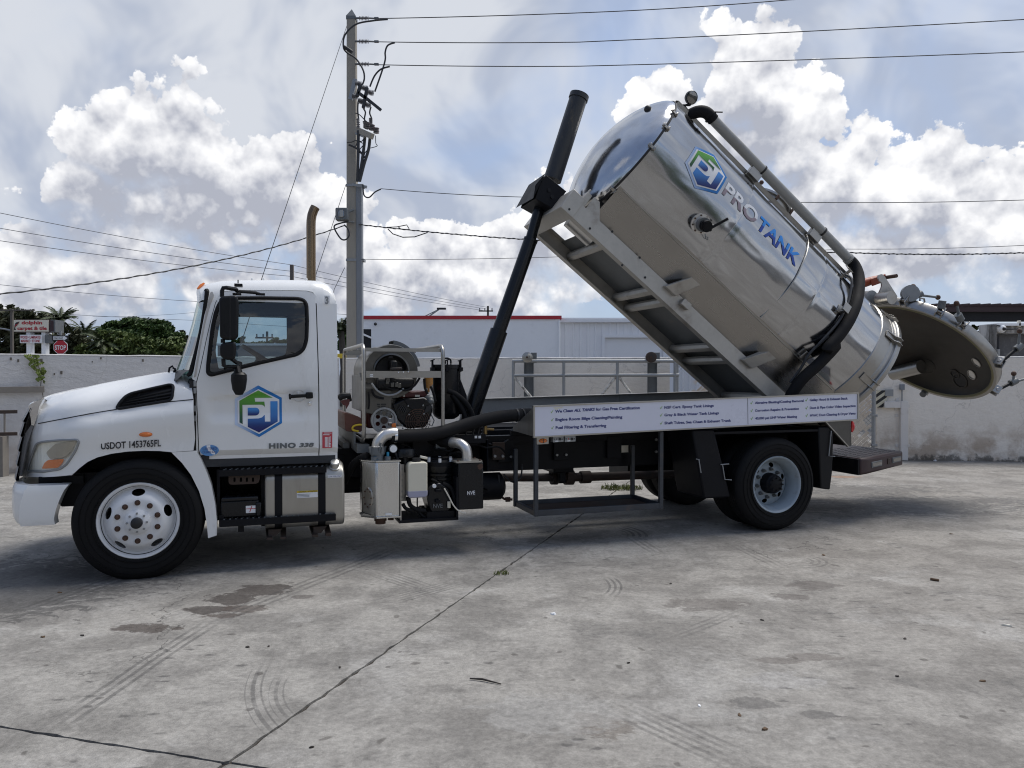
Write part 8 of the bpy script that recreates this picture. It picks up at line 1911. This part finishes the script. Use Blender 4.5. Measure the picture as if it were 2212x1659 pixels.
# ---------------------------------------------------------------- open rear lid
LB = R(41); LC = Vector((9.74, 1.15, 2.05)); LRr = .99
LX = Vector((math.cos(LB), 0, -math.sin(LB))); LZ = Vector((math.sin(LB), 0, math.cos(LB)))     # across the lid, outwards
LMx = Matrix(((LX.x, 0, LZ.x, LC.x), (LX.y, 1, LZ.y, LC.y), (LX.z, 0, LZ.z, LC.z), (0, 0, 0, 1)))
lid = empty('rear_lid', (0, 0, 0), 0, truck)
obj('lid_rim', MB().lathe([(LRr - .05, .0), (LRr, -.004), (LRr + .008, .01), (LRr + .008, .12), (LRr, .135), (LRr - .05, .14)], (0, 0, 0), 'z', 96).xform(LMx), M['satin'], lid, angle=30)
obj('lid_gasket', MB().lathe([(LRr - .075, .012), (LRr - .06, -.008), (LRr - .045, -.008), (LRr - .03, .006)], (0, 0, 0), 'z', 96).xform(LMx), M['cream'] if False else paint('old_gasket', (0.22, 0.20, 0.11), 0.7, 0.3, 6), lid)
obj('lid_inside', MB().lathe([(LRr - .05, .012), (.93, .05), (.84, .12), (.7, .19), (.5, .255), (.3, .295), (.0005, .31)], (0, 0, 0), 'z', 72).xform(LMx), M['inside'], lid, angle=60, fixn=False)
obj('lid_outside', MB().lathe([(LRr - .05, .14), (.90, .18), (.7, .26), (.5, .32), (.3, .36), (.0005, .375)], (0, 0, 0), 'z', 72).xform(LMx), M['satin'], lid, angle=60, fixn=False)
def lidpt(px, depth):
    o = CAMP - ORG; o = Vector((o.dot(EU), o.dot(EV), o.z)); r = ray(*px); d = Vector((r.dot(EU), r.dot(EV), r.z))
    Mi = LMx.inverted(); o = Mi @ o; d = Mi.to_3x3() @ d; t = (depth - o.z) / d.z; return o + d * t
for px_, r_, mt in ((q2(1495, 1135), .062, 'chrome'), (q2(1440, 1280), .062, 'chrome'), (q2(1300, 1350), .10, 'ink'), (q2(1240, 1270), .06, 'ink'), (q2(900, 1180), .11, 'ink')):
    LPR = [(0, .31), (.3, .295), (.5, .255), (.7, .19), (.84, .12), (.93, .05)]; q = lidpt(px_, .14)
    for _ in range(5): q = lidpt(px_, interp(math.hypot(q.x, q.y), LPR))
    rr_ = math.hypot(q.x, q.y); sl_ = (interp(rr_ + .02, LPR) - interp(rr_ - .02, LPR)) / .04; nv = Vector((sl_ * q.x / rr_, sl_ * q.y / rr_, -1)).normalized()
    Lq = LMx @ Matrix.Translation(q + nv * .012) @ nv.to_track_quat('Z', 'Y').to_matrix().to_4x4()
    po_ = obj('lid_port' if mt == 'ink' else 'sight_window', MB().lathe([(r_ * 1.25, -.03), (r_ * 1.2, .002), (r_, .004), (r_ * .95, -.012)], (0, 0, 0), 'z', 28).xform(Lq), M['inside'] if mt == 'ink' else M['satin'], lid)
    obj('port_face', MB().lathe([(r_ * .97, -.006), (.0005, -.006)], (0, 0, 0), 'z', 24).xform(Lq), M['cast'] if mt == 'chrome' else M['ink'], po_, fixn=False)
pa, pb = lidpt(q2(500, 1270), .02), lidpt(q2(840, 1190), .10)
obj('dip_pipe', MB().cyl(LMx @ pa, LMx @ pb, .10, 20), M['satin'], lid)
# lid arms, hinges and the red cylinder
HV = (.95, 1.35)
for v in HV:
    ap = [sp(q2(*p), v) for p in ((330, 100), (370, 85), (400, 110), (560, 360), (330, 330), (372, 235), (370, 190), (330, 160))]
    obj('lid_arm', MB().side(rounded(ap, .02, 2), v, v + .022), M['satin'], lid, smooth=False)
for v in (.80, 1.15, 1.5): c = S(q2(410, 360), v); obj('hinge_knuckle', MB().cyl((c.x, v - .11, c.z - .02), (c.x, v + .11, c.z - .02), .085, 24), M['satin'], lid)
c = S(q2(240, 345), 1.0); obj('hinge_disc', MB().cyl((c.x, .98, c.z - .03), (c.x, 1.30, c.z - .03), .10, 24), M['galv'], tank)
ca, cb_ = S(q2(372, 135), 1.15), S(q2(60, 215), 1.15); cm_ = ca.lerp(cb_, .25)
cyl_ = obj('lid_cylinder', MB().cyl(cm_, cb_ + (cb_ - ca) * .5, .055, 18).cyl(ca, cm_, .03, 14), M['hydr'], tank)
obj('cylinder_fork', MB().bar(ca.lerp(cb_, -.02) + Vector((0, -.06, 0)), ca.lerp(cb_, .55) + Vector((0, -.06, -.02)), .02, .10).bar(ca.lerp(cb_, -.02) + Vector((0, .06, 0)), ca.lerp(cb_, .55) + Vector((0, .06, -.02)), .02, .10), M['hydr'], cyl_, bevel=.01)
obj('lid_pin', MB().cyl((ca.x, .90, ca.z), (ca.x, 1.42, ca.z), .025, 14), M['nut'], lid)
# swing clamps with ball handles round the lid rim
def rimpt(px):
    best = min((( (LMx @ Vector((LRr * math.cos(t), LRr * math.sin(t), .06))), t) for t in [2 * math.pi * i / 720 for i in range(720)]), key=lambda a_: (Vector(pix(a_[0])) - Vector(px)).length)
    return best
def pix(P):
    w = ORG + EU * P.x + EV * P.y + Vector((0, 0, P.z)) - CAMP; c, s = math.cos(PITCH), math.sin(PITCH)
    d = w.y * c - w.z * s; return (CXP + FPX * w.x / d, CYP - FPX * (w.y * s + w.z * c) / d)
for (rp0, sh, ball, ball2) in ((q2(1730, 1130), q2(1990, 960), q2(2005, 765), None), (q2(1715, 1480), q2(1930, 1370), q2(1935, 1270), q2(2110, 1325)), (q2(1310, 700), q2(1290, 600), q2(1255, 435), None), (q2(650, 410), q2(800, 335), q2(740, 235), q2(1035, 365)), (q2(880, 1490), q2(870, 1500), None, None), (q2(1090, 480), q2(1080, 450), None, None)):
    P, t = rimpt(rp0); rad = (LX * math.cos(t) + Vector((0, 1, 0)) * math.sin(t))
    kl = MB().box((-.06, -.045, -.02), (.06, -.030, .09)).box((-.06, .030, -.02), (.06, .045, .09)).cyl((0, -.05, .05), (0, .05, .05), .025, 12)
    kl.xform(frame_at(P, LZ, rad)); ko = obj('swing_clamp', kl, M['satin'], lid, bevel=.004)
    base = P + rad * .05; v0 = base.y
    e = S(sh, v0 - .02)
    if (e - base).length < .05: e = base + rad * .10
    obj('clamp_bolt', MB().cyl(base, base.lerp(e, 1.1), .022, 12), M['black'], ko)
    dr = (e - base).normalized(); obj('clamp_nut', MB().cyl(e - dr * .05, e + dr * .05, .045, 18), M['galvdark'], ko)
    for bl in (ball, ball2):
        if bl is None: continue
        q = S(bl, v0 - .03); obj('clamp_handle', MB().tube([e, q], [.018, .014], 8), M['galvdark'], ko); obj('handle_ball', MB().sphere(q, .034, 12, 8), M['nut'], ko)
c = S(q2(715, 315), .7); obj('lid_cap', MB().cyl(c, c + LZ * .001 + Vector((.05, .08, 0)), .11, 24), M['galv'], lid)
obj('lifting_eye', MB().tube([S(q2(x, y), .6) for x, y in ((820, 410), (822, 375), (870, 380), (878, 425))], .012, 8).tube([S(q2(x, y), .5) for x, y in ((1010, 500), (1040, 470), (1090, 480), (1105, 520))], .015, 8), M['satin'], lid)
# ---------------------------------------------------------------- telescopic hoist
hb = Vector((3.20, 1.15, 1.02)); ht = Vector((4.60, 1.15, 5.06)); hd_ = (ht - hb)
def hpz(z): t = (z - hb.z) / hd_.z; return hb + hd_ * t
d_up = (Vector((4.588, 1.15, 5.063)) - S(c5(300, 690), 1.15))
hst = empty('tipping_hoist', (0, 0, 0), 0, truck)
lowA, lowB = S(c2(1075, 735), 1.15), S(c2(1268, 170), 1.15); dl = (lowB - lowA); lowA = lowA - dl.normalized() * ((lowA.z - 1.0) / dl.normalized().z)
midB = S(c5(150, 1065), 1.15); rodB = S(c5(225, 790), 1.15)
obj('lower_stage', MB().cyl(lowA, lowB, .102, 28), M['blackgloss'], hst)
obj('middle_stage', MB().cyl(lowB - dl.normalized() * .05, midB, .080, 26).cyl(midB - (midB - lowB).normalized() * .03, midB, .084, 26), M['blackgloss'], hst)
obj('upper_stage', MB().cyl(midB - (midB - lowB).normalized() * .05, rodB, .062, 24), M['blackgloss'], hst)
ub, ut = S(c5(290, 680), 1.15), S(c5(466, 128), 1.15)
obj('outer_barrel', MB().cyl(ub, ut, .105, 30).cyl(ut - (ut - ub).normalized() * .05, ut + (ut - ub).normalized() * .01, .115, 30), paint('scuffed_black_barrel', (0.022, 0.022, 0.022), 0.42, 0.4, 4, dirt=(0.13, 0.10, 0.05), dirt_amt=0.3, dscale=4, stretch=(3, 3, .6)), hst)
bx = [sp(c5(*p), .92) for p in ((178, 800), (208, 705), (250, 645), (382, 752), (300, 868), (200, 812))]
obj('trunnion_box', MB().side(bx, 1.40, 1.425), M['black'], hst, bevel=.004); bxo = obj('trunnion_box', MB().side(bx, .92, .945), M['black'], hst, bevel=.004)
ft = [S(c5(*p), .92) for p in ((118, 785), (245, 648))]; 
obj('trunnion_plate', MB().add([Vector((bx[1][0] - .06, .9, bx[1][1] - .02)), Vector((bx[2][0] - .02, .9, bx[2][1] + .01)), Vector((bx[2][0] - .02, 1.45, bx[2][1] + .01)), Vector((bx[0][0] - .05, 1.45, bx[0][1])), Vector((bx[0][0] - .03, .9, bx[0][1]))], [(0, 1, 2, 3, 4)]).add([(bx[0][0], .945, bx[0][1]), (bx[4][0], .945, bx[4][1]), (bx[4][0], 1.40, bx[4][1]), (bx[0][0], 1.40, bx[0][1])], [(0, 1, 2, 3)]).side(bx, 1.16 - .12, 1.16 - .10), M['black'], hst, smooth=False)
fpl = [sp(c5(*p), 1.45) for p in ((118, 785), (175, 705), (240, 650), (262, 680), (200, 760), (190, 845))]
obj('trunnion_cheek', MB().side(fpl, 1.43, 1.455), M['black'], hst, smooth=False)
mb = MB()
for x_, y_ in ((268, 745), (288, 788)): q = S(c5(x_, y_), .92); mb.cyl(q, q - Vector((0, .012, 0)), .022, 12)
obj('box_bolt', mb, M['plastic'], bxo)
obj('hoist_foot', MB().box((lowA.x - .2, .88, 1.0), (lowA.x + .2, 1.42, 1.10)), M['black'], hst, bevel=.01)
obj('hoist_hose', MB().tube(spline([P2(1005, 690, .95), P2(1030, 640, .95), P2(1048, 700, .95), P2(1040, 800, .95)], 5, False), .008, 6), M['satin'], hst)
obj('bed_gusset', MB().add([P2(1105, 740, 1.9), P2(1150, 665, 1.9), P2(1172, 718, 1.9)], [(0, 1, 2)]), M['satin'], truck, smooth=False, fixn=False)

# ================================================================ hot water pressure washer standing on the truck frame
wsh = empty('pressure_washer', truck_world(2.35, 1.2, 1.09), PSI, label='stainless pressure washer in a tube frame standing behind the white cab', category='pressure washer')
WI = Matrix.Translation(Vector((-2.35, -1.2, -1.09)))
def wobj(name, mb, mat, parent=None, **k): mb.xform(WI) if parent is not None or True else None; return obj(name, mb, mat, parent or wsh, **k)
def Wp(x, y, v): return S(q7(x, y), v)
VN, VF = .35, 2.10; UW0, UW1, ZW0, ZW1 = 1.955, 2.745, 1.10, 2.045
for u in (UW0, UW1):
    r_ = .10; pts = []
    for (v, z, a0) in ((VN + r_, ZW0 + r_, 180), (VN + r_, ZW1 - r_, 180), (VF - r_, ZW1 - r_, 90), (VF - r_, ZW0 + r_, 0)): pass
    def cor(cv, cz, a0, a1): return [(u, cv + r_ * math.cos(R(a0 + (a1 - a0) * i / 6)), cz + r_ * math.sin(R(a0 + (a1 - a0) * i / 6))) for i in range(7)]
    pts = cor(VN + r_, ZW1 - r_, 180, 90) + cor(VF - r_, ZW1 - r_, 90, 0) + cor(VF - r_, ZW0 + r_, 0, -90) + cor(VN + r_, ZW0 + r_, 270, 180)
    wobj('frame_hoop', MB().tube(pts, .020, 12, closed=True), M['satin'])
for (v, z) in ((VN + .04, ZW1 - .045), (VF - .04, ZW1 - .045), (VN + .04, ZW0 + .05), (VF - .04, ZW0 + .05)): wobj('frame_bar', MB().bar((UW0, v, z), (UW1, v, z), .03, .035), M['satin'], smooth=False)
for v in (.8, 1.3, 1.75): wobj('frame_bar', MB().bar((UW0, v, ZW1 - .03), (UW1, v, ZW1 - .03), .05, .012), M['satin'], smooth=False)
a, b = Wp(360, 400, VN), Wp(1340, 488, VN); fb_ = wobj('flat_bar', MB().box((UW0 + .02, VN - .012, b.z), (UW1 - .02, VN + .012, a.z)), M['satin'], smooth=False)
wobj('bar_bolt', MB().sphere(Wp(793, 420, VN - .016), .008, 8, 5).sphere(Wp(856, 417, VN - .016), .008, 8, 5).sphere(Wp(920, 414, VN - .016), .008, 8, 5), M['chrome'], fb_)
wobj('bar_tag', MB().add([Wp(*p, VN - .015) for p in ((420, 446), (460, 443), (460, 474), (420, 477))], [(0, 1, 2, 3)]), M['label'], fb_, smooth=False, fixn=False)
wobj('bar_tag_print', MB().add([Wp(*p, VN - .0165) for p in ((426, 455), (440, 454), (440, 468), (426, 469))], [(0, 1, 2, 3)]).add([Wp(*p, VN - .0165) for p in ((444, 456), (456, 455), (456, 464), (444, 466))], [(0, 1, 2, 3)]), M['conduit'], fb_, smooth=False, fixn=False)
# burner coil drum
dc = Wp(700, 410, .55); dr = .275
drum = wobj('burner_drum', MB().lathe([(.155, .0), (.27, -.0), (dr, .02), (dr + .004, .04), (dr, .06), (dr, .80), (dr + .004, .82), (dr, .86), (.1, .88), (0, .88)], (dc.x, .55, dc.z), 'y', 56), M['wsteel'])
wobj('drum_ring', MB().lathe([(.155, .0), (.17, -.02), (.185, -.015), (.19, .002)], (dc.x, .55, dc.z), 'y', 48), M['wsteel'], drum)
wobj('drum_throat', MB().lathe([(.155, .0), (.15, .10), (.0005, .10)], (dc.x, .55, dc.z), 'y', 40), M['ink'], drum)
wobj('drum_shield', MB().lathe([(dr + .012, .12), (dr + .05, .12), (dr + .05, .42), (dr + .012, .42)], (dc.x, .55, dc.z), 'y', 20, a0=R(8), a1=R(80)), M['galvdark'], drum)
mb = MB()
for k in range(4):
    for j in range(3): t = R(40 + 9 * k); mb.box((dc.x + (dr + .045) * math.sin(t) - .012, .54 - .002, dc.z + (dr + .01) * math.cos(t) - j * .02 - .006), (dc.x + (dr + .045) * math.sin(t) + .012, .548, dc.z + (dr + .01) * math.cos(t) - j * .02 + .004))
wobj('drum_decal', MB().add([Wp(*p, .545) for p in ((668, 192), (718, 190), (720, 222), (690, 234), (665, 224))], [(0, 1, 2, 3, 4)]), M['ink'], drum, smooth=False, fixn=False)
bm = MB(); a, b = Wp(690, 265, .45), Wp(800, 395, .45); bm.box((a.x, .42, b.z), (b.x - .02, .62, a.z)); a, b = Wp(570, 500, .42), Wp(1000, 580, .42); bm.box((a.x + .05, .42, b.z), (b.x, .66, a.z)); bm.cyl((dc.x - .16, .48, dc.z - .12), (dc.x + .2, .48, dc.z - .12), .07, 16)
wobj('burner_unit', bm, M['plastic'], drum, bevel=.015)
wobj('burner_rust', MB().bar(Wp(690, 378, .41), Wp(835, 368, .41), .06, .03), M['rust'], drum, bevel=.01)
mb = MB()
for x0, y0 in ((720, 580), (775, 578), (815, 590), (655, 540), (665, 510)): q = Wp(x0, y0, .40); mb.box((q.x - .02, .40, q.z - .025), (q.x + .012, .46, q.z + .02))
wobj('burner_fitting', mb, M['wsteel'], drum, bevel=.004)
for pts, r in (([(620, 505), (700, 520), (760, 545)], .012), ([(560, 560), (640, 620), (730, 640), (800, 640)], .010), ([(1070, 490), (1000, 590), (900, 650), (820, 640)], .012), ([(440, 560), (520, 660), (640, 715), (760, 700), (860, 630)], .011), ([(440, 640), (490, 730), (600, 760)], .012), ([(400, 670), (410, 800), (400, 900)], .010), ([(1130, 500), (1140, 620), (1175, 700)], .014), ([(1210, 600), (1250, 690), (1275, 800)], .013)):
    wobj('fuel_line', MB().tube(spline([Wp(*p, .42) for p in pts], 5, False), r, 8), M['rubber'] if r != .011 else M['galv'])
fb2 = MB(); a = Wp(1185, 540, .6); fb2.cyl((a.x, .6, a.z + .06), (a.x, .6, a.z - .03), .045, 18).cyl((a.x, .6, a.z - .03), (a.x, .6, a.z - .07), .035, 14).cyl((a.x, .6, a.z - .07), (a.x, .6, a.z - .11), .012, 8)
wobj('fuel_filter', fb2, paint('amber_filter_bowl', (0.42, 0.20, 0.05), 0.3, 0.2, 9, dirt=(0.5, 0.42, 0.3), dirt_amt=0.3))
# control cabinet at the cab end
def wq(pts, v): return [sp(q7(*p), v) for p in pts]
cabt = MB(); ca_ = [Wp(75, 570, .5), Wp(190, 445, .5), Wp(440, 510, .5), Wp(320, 605, .5)]
u_a, u_b = UW0 + .03, UW0 + .30
zt_ = Wp(190, 450, .6).z; zf_ = Wp(320, 600, .5).z; zl = Wp(200, 950, .5).z
cabt.add([(u_a, .50, zf_), (u_b, .50, zf_), (u_b, .78, zt_), (u_a, .78, zt_), (u_a, .50, zl), (u_b, .50, zl - .06), (u_b, 1.6, zl), (u_a, 1.6, zl), (u_a, 1.6, zt_), (u_b, 1.6, zt_)], [(0, 1, 2, 3), (0, 4, 5, 1), (3, 2, 9, 8), (4, 7, 6, 5), (7, 8, 9, 6), (0, 3, 8, 7, 4), (1, 5, 6, 9, 2)])
cbo = wobj('control_cabinet', cabt, M['wsteel'], bevel=.008)
wobj('cabinet_hood', MB().add([(u_a - .02, .44, zf_ - .015), (u_b + .03, .44, zf_ - .015), (u_b + .03, .80, zt_ + .02), (u_a - .02, .80, zt_ + .02), (u_a - .02, .44, zf_ - .03), (u_b + .03, .44, zf_ - .03), (u_b + .03, .80, zt_ + .005), (u_a - .02, .80, zt_ + .005)], [(0, 1, 2, 3), (7, 6, 5, 4), (0, 4, 5, 1), (1, 5, 6, 2), (2, 6, 7, 3), (3, 7, 4, 0)]), M['wsteel'], cbo, smooth=False)
zs = lambda t: (.5 + .28 * t, zf_ + (zt_ - zf_) * t + .012)
for (f, t, w) in ((.35, .62, .035), (.62, .6, .02), (.7, .3, .02)): v, z = zs(t); u = u_a + (u_b - u_a) * f; wobj('switch', MB().box((u - w, v - .04, z - .005), (u + w, v + .03, z + .03)), M['ink'], cbo, bevel=.004)
for k, (w0, w1) in enumerate(((.0, .9), (.05, .85), (.15, .8), (.25, .65))): z = Wp(210, 840 + 26 * k, .5).z; u0_ = u_a + .12; wobj('cabinet_mark', MB().box((u0_ + .09 * w0, .496, z - .007), (u0_ + .085 * (w0 + .35), .4985, z + .006)).box((u0_ + .09 * (w0 + .42), .496, z - .007), (u0_ + .1 * w1, .4985, z + .006)), M['ink'], cbo, smooth=False)
hk = [Wp(5, 760, .42), Wp(60, 725, .42), Wp(140, 720, .44), Wp(160, 790, .46)]
wobj('hose_reel_grip', MB().tube(hk, [.03, .035, .03, .02], 10), M['plastic'], bevel=0)
wobj('red_guard', MB().side(wq([(30, 790), (160, 760), (150, 830), (110, 900), (100, 850), (75, 850)], .44), .43, .46), M['redpaint'], bevel=.004)
# engine, pump box, pulley
eb = MB().side(rounded(wq([(680, 690), (1160, 660), (1175, 740), (690, 760)], .60), .02, 3), .60, .95); wobj('engine_cover', eb, M['redpaint'], bevel=.012)
eo = wq([(720, 830), (860, 760), (1160, 755), (1210, 800), (1245, 880), (1235, 960), (1150, 1140), (900, 1155), (790, 1050), (760, 960), (730, 880)], .48)
eng = wobj('engine', MB().side(rounded(eo, .03, 3), .48, .95), M['blackgloss'], bevel=.02)
wobj('engine_shroud', MB().side(rounded(wq([(860, 770), (1150, 760), (1110, 850), (1060, 900), (960, 905), (920, 860)], .465), .02, 3), .462, .49), M['plastic'], eng, bevel=.008)
ec_ = Wp(1045, 1060, .47)
for k in range(6): wobj('fan_grille_ring', MB().tube([(ec_.x + (.02 + .021 * k) * math.cos(2 * math.pi * i / 28), .462, ec_.z + (.02 + .021 * k) * math.sin(2 * math.pi * i / 28)) for i in range(28)], .0035, 5, closed=True), M['nut'], eng)
mb = MB()
for k in range(6): mb.bar(ec_ + Vector((0, -.012, 0)), ec_ + Vector((.13 * math.cos(k * 1.047), -.012, .13 * math.sin(k * 1.047))), .004, .004)
wobj('fan_grille_spoke', mb, M['nut'], eng, smooth=False)
mb = MB()
for k in range(6): a, b = Wp(1130 + k * 14, 960 - k * 8, .462), Wp(1165 + k * 10, 860 - k * 4, .462); mb.bar(a, b, .006, .008)
for k in range(5): a, b = Wp(790 + k * 20, 900 + k * 14, .462), Wp(830 + k * 18, 845 + k * 10, .462); mb.bar(a, b, .006, .008)
wobj('cooling_fin', mb, M['ink'], eng, smooth=False)
mb = MB()
for x_, y_ in ((930, 970), (1125, 962), (920, 858), (1115, 852), (838, 1112), (850, 1148)): mb.sphere(Wp(x_, y_, .462), .009, 8, 5)
wobj('engine_bolt', mb, M['galv'], eng)
wobj('carburettor', MB().sphere(Wp(1200, 770, .55), .06, 12, 8, (1, 1, .8)).sphere(Wp(1215, 800, .5), .035, 10, 6).tube([Wp(1215, 960, .5), Wp(1260, 1050, .5), Wp(1230, 1120, .5), Wp(1180, 1090, .5)], .006, 6), M['galvdark'], eng)
for x_, w_ in ((865, 22), (1040, 50)): a = Wp(x_, 725, .598); wobj('cover_label', MB().box((a.x - w_ / 2000, .594, a.z - .012), (a.x + w_ / 2000, .599, a.z + .01)), M['cream'], eng, smooth=False)
wobj('pump_box', MB().side(wq([(375, 720), (660, 730), (670, 1150), (380, 1150)], .70), .70, 1.2), M['redpaint'], bevel=.02)
wobj('belt_guard', MB().side(wq([(370, 740), (640, 735), (640, 760), (370, 775)], .60), .60, .72), M['wsteel'], smooth=False)
pc_ = Wp(605, 1045, .50); prr = .118
pul = MB(); hol = [(2 * math.pi * k / 6 + .5, .072, .022, .022) for k in range(6)]
disc_sheet(pul, [(0, 0), (.2, 0)], 0, .105, hol, .02); pul.lathe([(.105, .0), (.112, -.014), (.13, -.014), (.132, -.004), (.122, .008), (.132, .02), (.13, .03), (.105, .03)], (0, 0, 0), 'y', 48); pul.xform(Matrix.Translation((pc_.x, .50, pc_.z)))
po = wobj('pulley', pul, M['galv'], angle=30)
wobj('pulley_hub', MB().lathe([(0, -.03), (.034, -.028), (.036, .01)], (pc_.x, .5, pc_.z), 'y', 20), M['rust'], po)
wobj('orange_plug', MB().side(rounded(wq([(712, 1090), (760, 1080), (765, 1155), (708, 1160)], .42), .012, 3), .42, .47), M['orange'], bevel=.008)
wobj('fuel_cell', MB().side(rounded(wq([(85, 935), (310, 1010), (320, 1200), (100, 1190)], .58), .03, 3), .58, 1.5), paint('brown_fuel_cell', (0.10, 0.035, 0.025), 0.45, 0.3, 5), bevel=.02)
wobj('yellow_hose', MB().tube(spline([Wp(*p, .55) for p in ((370, 1105), (260, 1105), (200, 1130), (200, 1170), (270, 1190))], 5, False), .010, 8), M['yellow'])
tr_ = MB().box((UW0 - .02, VN + .03, ZW0 - .05), (UW1 + .02, VF - .05, ZW0 + .0)); 
tr_ = MB().box((UW0 + .03, VN + .06, ZW0 + .02), (UW1 - .03, VF - .05, ZW0 + .035)); wobj('base_tray', tr_, M['wsteel'], smooth=False)
wobj('base_skid', MB().add([(UW0 - .06, VN + .05, .985), (UW0 + .06, VN + .05, .985), (UW0 + .06, VN + .05, 1.07), (UW0 - .06, VN + .05, 1.07), (UW0 - .06, VF, .985), (UW0 + .06, VF, .985), (UW0 + .06, VF, 1.07), (UW0 - .06, VF, 1.07)], [(0, 1, 2, 3), (7, 6, 5, 4), (0, 4, 5, 1), (1, 5, 6, 2), (2, 6, 7, 3), (3, 7, 4, 0)]).box((UW1 - .06, VN + .06, 1.002), (UW1 + .04, VF, 1.07)), M['galvdark'], smooth=False)
obj('washer_deck', MB().box((1.88, .55, 1.005), (1.90, 2.0, 1.20)).box((1.80, .74, 1.004), (1.86, 1.7, 1.06)), M['galvdark'], truck, smooth=False)

# ---------------------------------------------------------------- what stands behind the camera and shows in the polished tank
rb_ = random.Random(31)
def back_tree(x, y, h, w, seed, label):
    rr = random.Random(seed); root = empty('street_tree', (x, y, 0), label=label, category='tree', group='trees behind the viewpoint'); mb = MB()
    for _ in range(900):
        v = Vector((rr.gauss(0, .45), rr.gauss(0, .45), rr.gauss(0, .4)))
        if v.length > 1: v.normalize()
        q = Vector((v.x * w, v.y * w, h * .62 + v.z * h * .42)); s_ = .3 * rr.uniform(.6, 1.3); n_ = Vector((rr.uniform(-1, 1), rr.uniform(-1, 1), rr.uniform(0, 1))).normalized(); a = n_.orthogonal().normalized() * s_; b = n_.cross(a).normalized() * s_ * .6
        mb.add([q - a, q + b, q + a, q - b], [(0, 1, 2, 3)])
    obj('crown', mb, M['leaf_mid'], root, smooth=False, fixn=False); obj('trunk', MB().tube([(0, 0, 0), (.1, 0, h * .4), (0, 0, h * .7)], [.22, .16, .08], 8), M['bark'], root)
wb = empty('rear_warehouse', (0, -34, 0), label='long pale warehouse standing across the yard behind the viewpoint', category='building')
obj('wall', MB().box((-26, 0, 0), (24, 10, 5.2)), M['wall_grey'], wb, smooth=False)
for i in range(5): obj('loading_door', MB().box((-22 + i * 9.5, -.06, 0), (-18 + i * 9.5, -.005, 3.6)), M['galvdark'], wb, smooth=False)
obj('roof', MB().box((-26.3, -.6, 5.2), (24.3, 10.3, 5.5)), M['galvdark'], wb, smooth=False)
for k, (x, y, h, w) in enumerate(((-16, -18, 8.5, 4.4), (-8, -18, 7.0, 3.8), (2, -19, 6.5, 3.6), (10, -17, 8.8, 4.4), (19, -13, 8.0, 4.0), (-23, -12, 8.5, 4.2))): back_tree(x, y, h, w, 40 + k, ('tall round tree', 'low spreading tree', 'medium round tree', 'widest tallest tree', 'leaning edge tree', 'lone bushy tree')[k] + ' of the yard edge behind the viewpoint')
